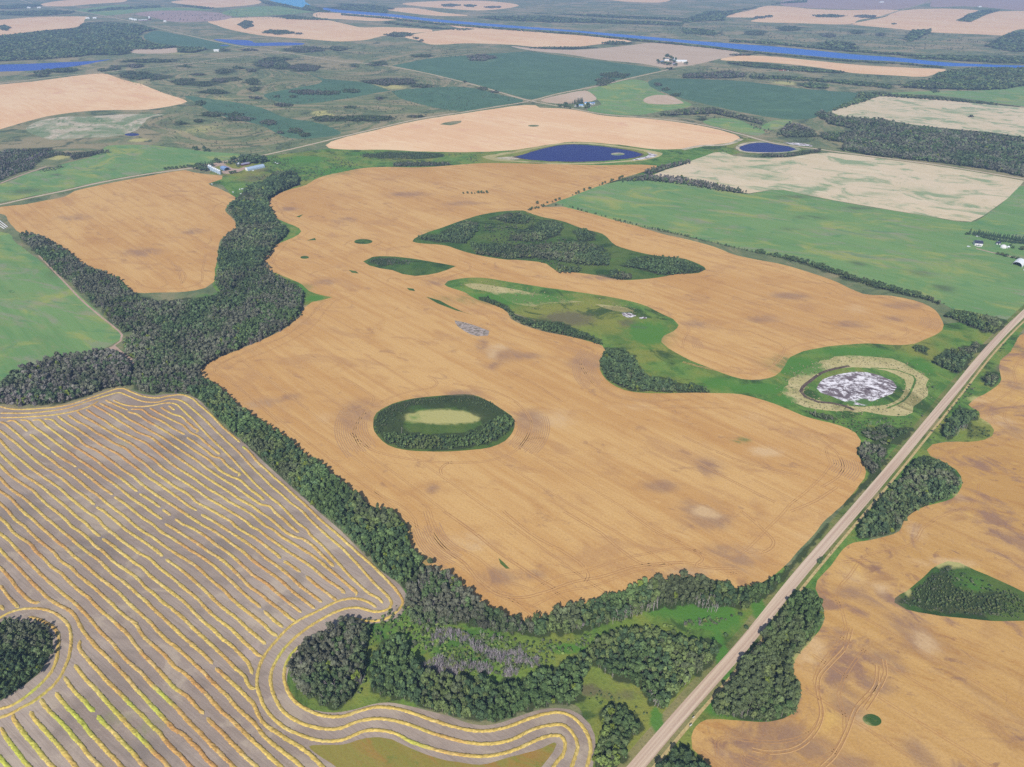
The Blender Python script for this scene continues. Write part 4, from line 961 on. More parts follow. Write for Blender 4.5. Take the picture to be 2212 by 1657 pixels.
def cards(P, N, size, rng):
    """leaf sprays: one small kite per point P, facing about N"""
    n = len(P)
    u = unit(np.cross(N, rng.normal(size=(n, 3))))
    w = np.cross(N, u)
    s = size * rng.uniform(.65, 1.3, (n, 1))
    a = s * rng.uniform(.7, 1.1, (n, 1))
    V = np.stack([P + u * s, P + w * a, P - u * s, P - w * a], 1)
    return V.reshape(-1, 3)


def aspen(n, rng, wide=1.0):
    """crown of a unit-height aspen: several lumps of leaf sprays with gaps between"""
    k = 5 if n > 30 else 3
    cz = rng.uniform(.42, .86, k)
    ang = rng.uniform(0, 6.28, k)
    rr = .16 * (1.05 - cz) / .6 * wide * rng.uniform(.4, 1.3, k)
    C = np.stack([rr * np.cos(ang), rr * np.sin(ang), cz], 1)
    C[0] = (0, 0, .83)
    lump = rng.integers(0, k, n)
    dirs = unit(rng.normal(size=(n, 3)))
    rad = rng.uniform(.55, 1.0, (n, 1)) * np.where(lump == 0, .14, .17)[:, None] * np.array([[wide, wide, .95]])
    P = C[lump] + dirs * rad
    P[:, 2] = np.clip(P[:, 2], .2, 1.0)
    N = unit(dirs + rng.normal(size=(n, 3)) * .42 + np.array([0, -.0, .3]))
    return P, N


def conifer(n, rng):
    z = 1 - np.sqrt(rng.uniform(0, 1, n))
    z = .06 + .94 * z
    r = (1.02 - z) * .19 * rng.uniform(.5, 1.1, n)
    a = rng.uniform(0, 6.28, n)
    P = np.stack([r * np.cos(a), r * np.sin(a), z], 1)
    N = unit(np.stack([np.cos(a), np.sin(a), .6 + 0 * a], 1) + rng.normal(size=(n, 3)) * .35)
    return P, N


def trunk_q(h=.55, r=.013):
    """three-sided tapered trunk as quads"""
    V = []
    for z, q in ((0, r), (h, r * .55)):
        for i in range(3):
            a = 2.1 * i
            V.append((q * math.cos(a), q * math.sin(a), z))
    V = np.array(V)
    F = [(0, 1, 4, 3), (1, 2, 5, 4), (2, 0, 3, 5)]
    return V, np.array(F)


PROTO = {}


def proto(kind, n, var):
    key = (kind, n, var)
    if key not in PROTO:
        rng = np.random.default_rng(hash((n, var, len(kind))) % 100000)
        if kind == 'conifer':
            P, N = conifer(n, rng)
            size = .36 / math.sqrt(n) * 1.5
        else:
            P, N = aspen(n, rng, 1.25 if kind == 'bush' else 1.0)
            size = {True: .50, False: .60}[n > 30] / math.sqrt(n) * 1.55
        PROTO[key] = cards(P, N, size, rng)
    return PROTO[key]


class Bulk:
    """one mesh for what is too plentiful to tell apart"""

    def __init__(s):
        s.V, s.C, s.mi = [], [], []

    def trees(s, kind, n, X, Y, Z, Hh, Ww, T, rng, trunk=False):
        if not len(X):
            return
        nv = 6
        var = rng.integers(0, nv, len(X))
        ang = rng.uniform(0, 6.28, len(X))
        for k in range(nv):
            m = var == k
            if not m.any():
                continue
            Q = proto(kind, n, k)
            if trunk:
                tv, tf = trunk_q()
                Q = np.concatenate([Q, tv[tf].reshape(-1, 3)])
            ca, sa = np.cos(ang[m])[:, None], np.sin(ang[m])[:, None]
            h, w = Hh[m][:, None], Ww[m][:, None]
            VX = (Q[None, :, 0] * ca - Q[None, :, 1] * sa) * w + X[m][:, None]
            VY = (Q[None, :, 0] * sa + Q[None, :, 1] * ca) * w + Y[m][:, None]
            VZ = Q[None, :, 2] * h + Z[m][:, None]
            s.V.append(np.stack([VX, VY, VZ], -1).reshape(-1, 3).astype(np.float32))
            nq = len(Q) // 4
            shade = np.random.default_rng(k).uniform(.82, 1.22, nq)
            col = T[m][:, None, :] * shade[None, :, None]
            if trunk:
                col = col.copy()
                col[:, -3:, :] = (.34, .31, .27)
            col = np.repeat(col, 4, axis=1).reshape(-1, 3)
            s.C.append(np.concatenate([col, np.ones((len(col), 1))], 1).astype(np.float32))

    def build(s, name, mats):
        V = np.concatenate(s.V)
        C = np.concatenate(s.C)
        F = np.arange(len(V), dtype=np.int32).reshape(-1, 4)
        me = mesh_np(name, V, F, mats, col=C)
        print(name, len(F))
        return ob(name, me)


PAS = catmull(PA[::4], False, lambda d: 3.0)


def scatter(pts, h, sp, rng, lo=.12, hi=.86):
    """trees whose visible bulk falls within the outline: returns x, y, z"""
    pts = np.asarray(pts, float)
    G = ground(np.concatenate([pts, pts + (0, 6), pts + (0, 14)]))
    x0, y0 = G.min(0) - 10
    x1, y1 = G.max(0) + 10
    d = math.hypot((x0 + x1) / 2, max(y0, 200))
    nx, ny = int((x1 - x0) / sp) + 1, int((y1 - y0) / sp) + 1
    if nx * ny > 3000000:
        k = math.sqrt(nx * ny / 3e6)
        nx, ny = int(nx / k), int(ny / k)
    gx, gy = np.meshgrid(np.arange(nx), np.arange(ny))
    X = x0 + (gx.ravel() + rng.uniform(-.48, .48, nx * ny) + .5 * (gy.ravel() % 2)) * sp
    Y = y0 + (gy.ravel() + rng.uniform(-.48, .48, nx * ny)) * sp
    Z = relief(X, Y)
    ok = np.ones(len(X), bool)
    for q in (lo, hi):
        u, v = seen(X, Y, Z + h * q)
        ok &= inside(pts, u, v)
    for k in np.nonzero(ok & (Y < 1400) & (X > 0))[0]:
        if np.min((PAS[:, 0] - X[k]) ** 2 + (PAS[:, 1] - Y[k]) ** 2) < 81:
            ok[k] = False
    return X[ok], Y[ok], Z[ok]


bulk_wood = Bulk()
NEAR = []          # candidates for trees standing as things of their own
for desc, pts, h, sp, pal, dens in WOODS:
    X, Y, Z = scatter(pts, h * .92, sp, RNG)
    if dens < 1:
        k = RNG.random(len(X)) < dens * (.4 + 1.2 * fbm(X * .03, Y * .03))
        X, Y, Z = X[k], Y[k], Z[k]
    if not len(X):
        continue
    n = len(X)
    d = np.sqrt(X ** 2 + Y ** 2 + CAM_H ** 2)
    P = np.array(PAL[pal])
    f = fbm(X * .022 + 5, Y * .022, 3)
    idx = np.clip(((f - .22) / .56 * len(P) + RNG.normal(0, .5, n)).astype(int), 0, len(P) - 1)
    T = P[idx] * RNG.uniform(.78, 1.3, (n, 1)) * FOL * (.62 + .85 * fbm(X * .03 + 90, Y * .03, 3))[:, None]
    lime = RNG.random(n) < (.05 if pal == 'mixlime' else .012)
    T[lime] = np.array(LIME) * 1.2
    idx[lime] = 9
    H_ = h * RNG.uniform(.52, 1.14, n) * (.82 + .36 * fbm(X * .012, Y * .012 + 9, 2))
    Wd = H_ * RNG.uniform(.68, 1.25, n)
    if sp > 5:
        Wd = np.maximum(Wd, sp * 1.75)
    NEAR.append((desc, pal, X, Y, Z, H_, Wd, T, idx, d, h))

# the 300 aspens that show largest stand as things of their own
allx = []
for wi, q in enumerate(NEAR):
    desc, pal, X, Y, Z, H_, Wd, T, idx, d, h = q
    if h < 7:
        continue
    u, v = seen(X, Y, Z + H_ * .6)
    m = (u > 8) & (u < 2203) & (v > 5) & (v < 1648) & (d < 720)
    for i in np.nonzero(m)[0]:
        allx.append((H_[i] / d[i], wi, i))
allx.sort(reverse=True)
pick = {}
for s_, wi, i in allx[:296]:
    pick.setdefault(wi, []).append(i)

for wi, (desc, pal, X, Y, Z, H_, Wd, T, idx, d, h) in enumerate(NEAR):
    keep = np.ones(len(X), bool)
    if wi in pick:
        keep[pick[wi]] = False
    kind = 'bush' if h < 7 else 'aspen'
    for lo, hi, n, tr in ((0, 660, 110, True), (660, 900, 64, True), (900, 1400, 34, True), (1400, 2300, 20, False), (2300, 4200, 12, False), (4200, 1e6, 8, False)):
        m = keep & (d >= lo) & (d < hi)
        bulk_wood.trees(kind, n, X[m], Y[m], Z[m], H_[m], Wd[m], T[m], RNG, tr and h > 6)
tag(bulk_wood.build('woodland', [M['leaf']]), kind='stuff')

# --- single aspens: trunk with limbs, crown of leaf sprays
TRUNKS, CROWNS = [], {}
for k in range(4):
    b = MB()
    rng = random.Random(k)
    top = (rng.uniform(-.02, .02), rng.uniform(-.02, .02), .8)
    b.tube([(0, 0, 0), (rng.uniform(-.01, .01), rng.uniform(-.01, .01), .4), top], [.014, .010, .004], 5)
    for j in range(4):
        z = rng.uniform(.38, .66)
        a = rng.uniform(0, 6.28)
        b.tube([(0, 0, z), (.06 * math.cos(a), .06 * math.sin(a), z + .07), (.12 * math.cos(a), .12 * math.sin(a), z + .17)], [.006, .004, .002], 4)
    TRUNKS.append(b.mesh('aspen_trunk', M['bark']))
WORD = {'green': ['deep green', 'fresh green', 'deep green', 'bright green', 'dull green'], 'dark': ['dark green', 'deep green', 'very dark green', 'mid green', 'grey green'],
        'grey': ['dull green', 'grey green', 'greyish brown green', 'dark green', 'thin mauve grey'], 'mix': ['deep green', 'mid green', 'dull green', 'light green'],
        'greymix': ['dark green', 'grey green', 'dull grey green', 'thin mauve grey', 'mid green'], 'mixlime': ['deep green', 'mid green', 'light yellow green', 'dull green']}
n_ind = 0
for wi, ids in pick.items():
    desc, pal, X, Y, Z, H_, Wd, T, idx, d, h = NEAR[wi]
    for i in ids:
        t = 9 if idx[i] == 9 else int(idx[i])
        word = 'yellow lime' if t == 9 else WORD[pal][t]
        var = int(RNG.integers(0, 4))
        key = (pal, t, var)
        if key not in CROWNS:
            Q = proto('aspen', 130, var)
            c = np.array(LIME if t == 9 else PAL[pal][t]) * (1.2 if t == 9 else FOL)
            sh = np.random.default_rng(var).uniform(.8, 1.25, len(Q) // 4)
            C = np.repeat(c[None] * sh[:, None], 4, axis=0)
            C = np.concatenate([C, np.ones((len(C), 1))], 1)
            CROWNS[key] = mesh_np('aspen_crown', Q, np.arange(len(Q)).reshape(-1, 4), [M['leaf']], col=C)
        e = empty('aspen_tree', (X[i], Y[i], Z[i] - .05), RNG.uniform(0, 6.28))
        e.scale = (Wd[i], Wd[i], H_[i])
        tag(e, '%s aspen in %s' % (word, desc), 'tree', '%s aspens of %s' % (word, desc))
        ob('trunk', TRUNKS[var], e)
        ob('crown', CROWNS[key], e)
        n_ind += 1
print('single aspens', n_ind)

# --- clumps of aspen and willow on the open pasture: each clump is a thing
CL_LABEL = []
for ci, (u, v, ru, rv) in enumerate(CLUMPS):
    c = ground([(u, v + rv * .7)])[0]
    dd = np.hypot(*c)
    far = dd > 3400
    h = 6.5 if not far else 8
    sp = 4.6 if dd < 2200 else (6.5 if not far else 10)
    pts = [(u + ru * (1 + .2 * math.sin(3 * a + ci) + .14 * math.sin(7 * a + 2.3 * ci)) * math.cos(a), v + rv * (1 + .16 * math.sin(2 * a + ci * 2) + .14 * math.sin(5 * a + ci)) * math.sin(a)) for a in np.linspace(0, 6.28, 22)[:-1]]
    X, Y, Z = scatter(pts, h, sp, RNG, .05, .6)
    if len(X) < 4:
        X, Y, Z = scatter(pts, h, sp * .5, RNG, .02, .4)
    if not len(X):
        X, Y = np.array([c[0]]), np.array([c[1]])
        Z = relief(X, Y)
    b = Bulk()
    pal = ('dark', 'grey', 'greymix')[ci % 3]
    P = np.array(PAL[pal])
    T = P[RNG.integers(0, len(P), len(X))] * FOL
    H_ = h * RNG.uniform(.6, 1.15, len(X))
    b.trees('bush', 22 if not far else 12, X, Y, Z, H_, np.maximum(H_ * 1.1, sp * 1.6), T, RNG)
    o = b.build('tree_clump', [M['leaf']])
    zone = 'across the river' if v < 30 or (u > 1590 and v < 80) else ('in the far wheat beside the road' if 520 < u < 650 and v < 80 else ('beside the dark green crop field' if u > 890 else ('between the crossing dirt roads' if v < 165 else ('on the pasture below the far road' if v < 235 else 'on the slope above the curved road'))))
    size = 'tiny' if ru < 13 else ('small' if ru < 22 else ('broad' if ru < 38 else 'long'))
    shade = {'dark': 'dark green', 'grey': 'greyish', 'greymix': 'mixed grey and green'}[pal]
    lab = '%s %s tree clump %s' % (size, shade, zone)
    tag(o, lab, 'tree clump', '%s %s tree clumps %s' % (size, shade, zone))

# --- grey dead willow brush in the wet hollow
dead_pts = [R8([(560, 860), (600, 770), (700, 750), (820, 790), (900, 850), (1000, 900), (1150, 900), (1290, 950), (1285, 1010), (1180, 1010), (1050, 1000), (900, 930), (800, 860), (700, 830), (620, 880)]), R8([(520, 990), (640, 920), (700, 960), (780, 970), (830, 1000), (750, 1060), (640, 1090), (540, 1070)]),
            R8([(800, 990), (880, 960), (1000, 1000), (980, 1060), (850, 1040)]), R8([(1040, 1010), (1140, 1010), (1160, 1060), (1060, 1080)]), R8([(440, 640), (560, 520), (700, 500), (800, 560), (780, 640), (640, 720), (500, 740)]), R8([(1500, 700), (1560, 690), (1580, 760), (1510, 760)])]
bd = Bulk()


def brush_quads(n, rng):
    a = rng.uniform(0, 6.28, n)
    lean = rng.uniform(.05, .45, n)
    base = rng.normal(size=(n, 2)) * .1
    top = base + np.stack([np.cos(a), np.sin(a)], 1) * lean[:, None]
    z = rng.uniform(.5, 1, n)
    w = np.stack([-np.sin(a), np.cos(a)], 1) * .022
    V = np.zeros((n, 4, 3))
    V[:, 0, :2] = base - w; V[:, 1, :2] = base + w
    V[:, 2, :2] = top + w * .5; V[:, 3, :2] = top - w * .5
    V[:, 2, 2] = z; V[:, 3, 2] = z
    return V.reshape(-1, 3)


for k in range(6):
    PROTO[('brush', 26, k)] = brush_quads(26, np.random.default_rng(50 + k))
for p in dead_pts:
    X, Y, Z = scatter(p, 4.0, 2.2, RNG, .05, .7)
    k = RNG.random(len(X)) < .9
    X, Y, Z = X[k], Y[k], Z[k]
    T = np.array([(.40, .355, .37), (.33, .29, .30), (.48, .43, .44)])[RNG.integers(0, 3, len(X))]
    H_ = RNG.uniform(3, 6, len(X))
    bd.trees('brush', 26, X, Y, Z, H_, H_, T, RNG)
# thin grey twigs through the grey woods
for wi, (desc, pal, X, Y, Z, H_, Wd, T, idx, d, h) in enumerate(NEAR):
    if pal in ('grey', 'greymix') and d.min() < 1300:
        m = (d < 1300) & (RNG.random(len(X)) < .13 * (fbm(X * .03 + 40, Y * .03) > .54))
        if m.any():
            TT = np.tile(np.array([[.34, .30, .305]]), (m.sum(), 1))
            bd.trees('brush', 26, X[m] + 1, Y[m] - 1, Z[m], H_[m] * 1.0, H_[m] * .8, TT, RNG)

for p_, n_ in [([(800, 1350), (880, 1300), (960, 1356), (1150, 1385), (1330, 1368), (1560, 1325), (1500, 1365), (1260, 1395), (1120, 1450), (1000, 1445), (890, 1395)], 170)]:
    X, Y, Z = scatter(p_, 4, 3.0, RNG, .05, .8)
    k = RNG.permutation(len(X))[:n_]
    k = k[fbm(X[k] * .04, Y[k] * .04) > .42]
    H_ = RNG.uniform(3, 7.5, len(k))
    T = np.array([(.34, .30, .30), (.12, .15, .06), (.10, .13, .06), (.16, .18, .06)])[RNG.integers(0, 4, len(k))]
    g = T[:, 0] > .3
    bd.trees('brush', 26, X[k][g], Y[k][g], Z[k][g], H_[g], H_[g] * .7, T[g], RNG)
    BUSHY = (X[k][~g], Y[k][~g], Z[k][~g], H_[~g] * .7, H_[~g] * .9, T[~g])
# --- low shrubs and rank weeds in the meadow
tag(bd.build('dead_brush', [M['leaf']]), kind='stuff')

bs = Bulk()
bs.trees('bush', 40, *BUSHY, RNG)
for p, h, sp, col_ in [([(790, 1340), (880, 1290), (960, 1355), (1150, 1385), (1330, 1365), (1560, 1330), (1640, 1310), (1500, 1370), (1260, 1400), (1120, 1455), (1000, 1450), (890, 1400), (800, 1400)], 1.7, 2.5, 'mixlime'), ([(920, 1440), (960, 1400), (1100, 1410), (1200, 1430), (1080, 1466)], 1.6, 2.6, 'mixlime'),
                       ([(1260, 1500), (1300, 1490), (1400, 1540), (1390, 1560), (1320, 1520), (1290, 1530)], 1.2, 3.0, 'mix'), ([(778, 1350), (800, 1360), (790, 1470), (770, 1520), (778, 1430)], 1.6, 2.4, 'mixlime'), ([(0, 1400), (50, 1390), (60, 1430), (20, 1470), (0, 1470)], 1.6, 2.6, 'mixlime'),
                       ([(1700, 880), (1760, 890), (1900, 905), (2000, 880), (1960, 930), (1870, 990), (1850, 940), (1780, 905)], 1.3, 3.6, 'mix'), ([(820, 930), (830, 900), (900, 862), (1000, 860), (1090, 900), (1100, 920), (1060, 890), (980, 870), (880, 880), (850, 930)], 1.2, 3.0, 'dark'),
                       ([(1960, 1310), (2040, 1225), (2100, 1245), (2200, 1290), (2200, 1335), (2020, 1325)], 1.3, 3.0, 'dark'), ([(520, 600), (600, 592), (640, 615), (560, 625)], 1.6, 3.4, 'dark')]:
    X, Y, Z = scatter(p, h, sp, RNG, 0, 1)
    k = RNG.random(len(X)) < .75 * np.clip(fbm(X * .05, Y * .05) * 2.4 - .3, 0, 1)
    X, Y, Z = X[k], Y[k], Z[k]
    P = np.array(PAL[col_])
    H_ = h * RNG.uniform(.6, 2.0, len(X))
    bs.trees('bush', 20, X, Y, Z, H_, H_ * 1.5, P[RNG.integers(0, len(P), len(X))] * FOL * RNG.uniform(.8, 1.3, (len(X), 1)), RNG)
# pale reed tussocks that fray the edges of the dry marsh rings
for p, sp in [(oval(1850, 833, 178, 70, 30), 2.6), ([(985, 612), (1060, 606), (1200, 632), (1300, 645), (1385, 668), (1360, 684), (1280, 668), (1160, 672), (1060, 642)], 2.6)]:
    X, Y, Z = scatter(p, .8, sp, RNG, 0, 1)
    u_, v_ = seen(X, Y, Z)
    q = np.hypot((u_ - 1850) / 165, (v_ - 833) / 62)
    k = RNG.random(len(X)) < np.where(v_ > 740, .55 * np.exp(-((q - .86) / .16) ** 2), .22)
    X, Y, Z = X[k], Y[k], Z[k]
    H_ = RNG.uniform(.5, 1.1, len(X))
    bs.trees('bush', 12, X, Y, Z, H_, H_ * RNG.uniform(1.4, 3.2, len(X)), np.array([(.40, .35, .19), (.34, .32, .17), (.14, .18, .07)])[RNG.choice(3, len(X), p=[.5, .3, .2])], RNG)
# scattered low scrub on the pastures and river slopes
for p, h, sp, th in [([(230, 165), (420, 120), (610, 115), (840, 145), (1000, 180), (1130, 217), (900, 255), (740, 290), (560, 335), (380, 310), (330, 250), (420, 222)], 2.6, 16, .56), ([(640, 100), (900, 100), (1100, 112), (900, 135), (740, 130), (640, 115)], 4, 26, .5), ([(1020, 32), (1300, 24), (1560, 50), (1900, 66), (2280, 90), (2280, 128), (1800, 100), (1400, 72)], 5, 30, .48),
                     ([(1500, 140), (1640, 155), (1840, 160), (2000, 168), (1900, 196), (1700, 180), (1500, 165)], 4, 18, .48), ([(1480, 236), (1680, 280), (1760, 290), (1830, 312), (1700, 300), (1520, 250)], 3.5, 14, .45), ([(600, 330), (800, 326), (1030, 332), (1040, 350), (740, 366), (640, 400), (560, 400), (540, 365)], 2.2, 9, .5), ([(1430, 340), (1640, 303), (1580, 330), (1480, 352)], 2, 8, .5),
                     ([(910, 520), (1130, 462), (1330, 535), (1500, 580), (1290, 590), (1080, 558)], 2.2, 6, .56), ([(300, 30), (520, 20), (700, 24), (690, 40), (500, 44), (330, 48)], 5, 34, .5), ([(2000, 880), (2120, 780), (2210, 690), (2100, 860), (1870, 1120), (1880, 1060)], 1.6, 5, .5), ([(1560, 1470), (1760, 1230), (1800, 1180), (1840, 1160), (1790, 1240), (1640, 1390)], 1.4, 4, .5)]:
    X, Y, Z = scatter(p, h, sp, RNG, 0, .9)
    f_ = fbm(X * .012, Y * .012 + 50, 3)
    k = (f_ > th) & (RNG.random(len(X)) < .8)
    X, Y, Z = X[k], Y[k], Z[k]
    P = np.array(PAL['greymix'])
    H_ = h * RNG.uniform(.5, 1.5, len(X))
    bs.trees('bush', 14, X, Y, Z, H_, H_ * RNG.uniform(1.2, 2.4, len(X)), P[RNG.integers(0, len(P), len(X))] * FOL * RNG.uniform(.8, 1.1, (len(X), 1)), RNG)
tag(bs.build('undergrowth', [M['leaf']]), kind='stuff')


# --- things with one crown: dead trunks, bushes, spruces
def dead_mesh(k):
    b = MB()
    rng = random.Random(70 + k)
    lx, ly = rng.uniform(-.12, .12), rng.uniform(-.12, .12)
    b.tube([(0, 0, 0), (lx * .4, ly * .4, .5), (lx, ly, 1)], [.02, .014, .006], 5)
    for j in range(7):
        z = rng.uniform(.4, .9)
        a = rng.uniform(0, 6.28)
        L = rng.uniform(.08, .2)
        b.tube([(lx * z * .9, ly * z * .9, z), (lx * z + L * math.cos(a), ly * z + L * math.sin(a), z + L * .8)], [.009, .003], 4)
    return b.mesh('dead_trunk', M['dead'])


DEAD = [dead_mesh(k) for k in range(5)]
for desc, p, n, h in [('at the open edge of the belt under the main wheat field', R8([(1720, 700), (1800, 640), (1900, 600), (2060, 560), (2060, 640), (1900, 690), (1760, 735)]), 34, 11), ('in the bright grass at the belt\'s right end', R9([(60, 560), (120, 530), (240, 540), (250, 640), (200, 680), (90, 620), (0, 620)]), 22, 11),
                      ('inside the round dark grove in the swath loop', R7([(2040, 1090), (2130, 1080), (2200, 1100), (2190, 1240), (2090, 1220)]), 12, 10), ('on the bare edge beside the road bend wood', R8([(1940, 1130), (2030, 1180), (2080, 1240), (2110, 1290), (2030, 1270), (1960, 1200)]), 22, 9), ('in front of the southern wood clearing', R8([(1650, 960), (1720, 1010), (1800, 1050), (1760, 1090), (1680, 1030)]), 10, 8),
                      ('among the meadow weeds under the wheat belt', R8([(780, 740), (830, 740), (980, 800), (1150, 800), (1480, 770), (1380, 800), (960, 860), (830, 780)]), 12, 9), ('behind the trees of the oval knoll', R5([(350, 1110), (420, 1120), (600, 1140), (760, 1140), (930, 1095), (940, 1110), (760, 1160), (600, 1165), (350, 1150)]), 16, 8),
                      ('in the grove with white trunks by the road', R6([(1720, 1150), (1780, 1100), (1880, 1060), (1890, 1090), (1790, 1160), (1740, 1190)]), 10, 9), ('at the foot of the grove between road and patchy wheat', R9([(290, 1270), (350, 1260), (560, 1290), (560, 1340), (330, 1340)]), 12, 8), ('by the roadside bushes below the salt slough', R6([(1190, 1060), (1380, 1060), (1390, 1110), (1200, 1120)]), 9, 6)]:
    X, Y, Z = scatter(p, h, 2.4, RNG, 0, .9)
    if len(X) == 0:
        continue
    ids = RNG.permutation(len(X))[:n]
    for i in ids:
        o = ob('dead_tree', DEAD[int(RNG.integers(0, 5))])
        s = h * RNG.uniform(.7, 1.1)
        o.location = (X[i], Y[i], Z[i] - .1)
        o.rotation_euler = (RNG.normal(0, .08), RNG.normal(0, .08), RNG.uniform(0, 6.28))
        o.scale = (s, s, s)
        tag(o, 'bare whitish dead tree %s' % desc, 'dead tree', 'dead trees %s' % desc)

SPR, BSH = [], []
for k in range(4):
    Q = proto('conifer', 150, k)
    c = np.array(PAL['spruce'][k % 2]) * FOL
    sh = np.random.default_rng(k + 5).uniform(.75, 1.25, len(Q) // 4)
    C = np.concatenate([np.repeat(c[None] * sh[:, None], 4, axis=0), np.ones((len(Q), 1))], 1)
    SPR.append(mesh_np('spruce_crown', Q, np.arange(len(Q)).reshape(-1, 4), [M['leaf']], col=C))
    Q = np.concatenate([proto('bush', 90, k), proto('bush', 90, (k + 1) % 4)])
    c = np.array(PAL['dark'][k]) * FOL
    C = np.concatenate([np.repeat(c[None] * sh[:1] * np.random.default_rng(k).uniform(.8, 1.25, len(Q) // 4)[:, None], 4, axis=0), np.ones((len(Q), 1))], 1)
    BSH.append(mesh_np('bush_crown', Q, np.arange(len(Q)).reshape(-1, 4), [M['leaf']], col=C))
_b = MB()
_b.tube([(0, 0, 0), (0, 0, .9)], [.016, .004], 5)
STRUNK = _b.mesh('spruce_trunk', M['sprucebark'])


def spruce(u, v, h, label, group):
    c = ground([(u, v)])[0]
    e = empty('spruce_tree', (c[0], c[1], float(relief(c[0], c[1]))), RNG.uniform(0, 6.28))
    e.scale = (h * 1.35, h * 1.35, h * 1.2)
    tag(e, label, 'tree', group)
    ob('trunk', STRUNK, e)
    ob('crown', SPR[int(RNG.integers(0, 4))], e)


def bush(u, v, h, w, label, group, name='bush'):
    c = ground([(u, v)])[0]
    e = empty(name, (c[0], c[1], float(relief(c[0], c[1])) - .1 * h), RNG.uniform(0, 6.28))
    f_ = (2.0, 1.4) if name == 'broad_tree' else (1.5, 1.2)
    e.scale = (w * f_[0], w * f_[0], h * f_[1])
    tag(e, label, 'bush' if h < 6 else 'tree', group)
    k = int(RNG.integers(0, 4))
    ob('trunk', TRUNKS[k], e)
    ob('crown', BSH[k], e)


# fence-line bushes between hay and wheat
FENCE = [(1140, 457), (1175, 447), (1214, 444), (1254, 455), (1320, 473), (1380, 488), (1474, 509), (1524, 521), (1574, 532), (1634, 546), (1707, 561), (1774, 578), (1827, 598), (1874, 614), (1941, 631), (1991, 641), (2034, 657)]
FP = catmull(ground(FENCE), False, lambda d: 4.0)
for i in range(0, len(FP)):
    big = 545 < seen(FP[i, 0], FP[i, 1], 0)[1] < 640
    if RNG.random() > (.85 if big else .30):
        continue
    p = FP[i] + RNG.normal(0, 1.2, 2)
    u, v = seen(p[0], p[1], 0)
    h = RNG.uniform(3.5, 8) if big else RNG.uniform(2, 4.5)
    bush(u, v, h, h * RNG.uniform(1.0, 1.5), 'dark leafy bush on the fence line between green hay and ripe wheat', 'bushes along the hay field fence line')
# fence-line bushes up the wheat edge to the pale stubble
FP = catmull(ground([(1142, 455), (1190, 438), (1240, 421), (1300, 399), (1345, 383)]), False, lambda d: 6.0)
for p0 in FP:
    if RNG.random() < .6:
        p = p0 + RNG.normal(0, 1.5, 2)
        u, v = seen(p[0], p[1], 0)
        h = RNG.uniform(2.5, 6)
        bush(u, v, h, h * 1.3, 'dark bush on the diagonal fence line above the triangular thicket', 'bushes on the diagonal fence line')
# bushes standing alone in the wheat
for u, v, h in [(1000, 419, 4), (1009, 419, 5), (1018, 419, 4), (1025, 419, 3), (1033, 418, 6), (1040, 418, 6), (1044, 418, 4), (1051, 417.5, 6)]:
    bush(u, v, h, h * 1.2, 'small dark bush in a row alone in the wide upper wheat field', 'bushes alone in the upper wheat field')
bush(1160, 441, 6, 7, 'largest grey bush at the corner of the hay field fence', None)
# road ditch bushes
for u, v in [(1611, 1358), (1566, 1374), (1770, 1213), (2015, 838), (1598, 1330), (1768, 1215), (1776, 1209)]:
    bush(u, v, 3, 4, 'low round green bush in the ditch beside the gravel road', 'bushes in the gravel road ditch')

# ------------------------------------------------------------------ canola swaths: low ridges of cut straw
SW = []
SW.append(('R', 'broken outermost canola swath, upper piece along the tree belt', A_((0, 82), (130, 113), (300, 120), (500, 110), (700, 90), (880, 58), (1000, 22)) + R4([(700, 882), (760, 864), (800, 862), (850, 882), (930, 912), (1020, 922), (1100, 908), (1180, 903), (1250, 930)]) + B_((300, 60), (400, 140), (480, 210), (540, 280), (600, 340), (700, 430), (825, 540))))
SW.append(('R', 'outermost canola swath starting at a pale torn end beside the tree belt', B_((850, 585), (950, 670), (1040, 780), (1150, 880), (1250, 980), (1350, 1060), (1450, 1150), (1560, 1250), (1680, 1360), (1800, 1480), (2000, 1650)) + R8([(100, 262), (200, 350), (300, 450), (370, 530), (397, 590), (370, 640), (300, 690), (200, 713), (100, 700), (50, 690)])))
SW.append(('R', 'innermost canola swath hugging the round dark grove', R7([(1945, 865), (1920, 890), (1870, 950), (1840, 1040), (1850, 1130), (1910, 1230), (2000, 1290), (2100, 1325), (2212, 1330)]) + R8([(50, 1318), (100, 1300), (220, 1270), (330, 1275), (450, 1305), (600, 1355), (750, 1400), (900, 1425), (1050, 1405), (1200, 1350), (1330, 1310), (1430, 1305), (1520, 1350), (1590, 1440), (1615, 1530), (1600, 1620), (1575, 1700), (1540, 1800)])))
SW.append(('R', 'long canola swath running second from the tree belt and looping round the grove', A_((0, 167), (200, 170), (400, 165), (600, 145), (780, 120), (1000, 62), (1110, 20)) + R4([(700, 905), (770, 888), (830, 908), (930, 945), (1020, 950), (1100, 930), (1160, 935), (1200, 955)]) + B_((180, 80), (300, 180), (400, 270), (480, 350), (600, 470), (720, 580), (830, 690), (950, 820), (1080, 950), (1200, 1070), (1330, 1180), (1450, 1290), (1600, 1400), (1700, 1510), (1850, 1650)) + R8([(0, 235), (120, 360), (220, 470), (300, 550), (325, 600), (300, 635), (230, 650), (100, 625), (0, 640)]) + R7([(2050, 720), (1900, 830), (1800, 950), (1755, 1060), (1770, 1180), (1830, 1290), (1950, 1370), (2100, 1410), (2212, 1405)]) + R8([(50, 1385), (100, 1365), (200, 1345), (300, 1350), (430, 1380), (600, 1440), (800, 1495), (950, 1505), (1100, 1480), (1250, 1410), (1350, 1385), (1440, 1385), (1500, 1440), (1530, 1520), (1510, 1600), (1475, 1700), (1430, 1800)])))
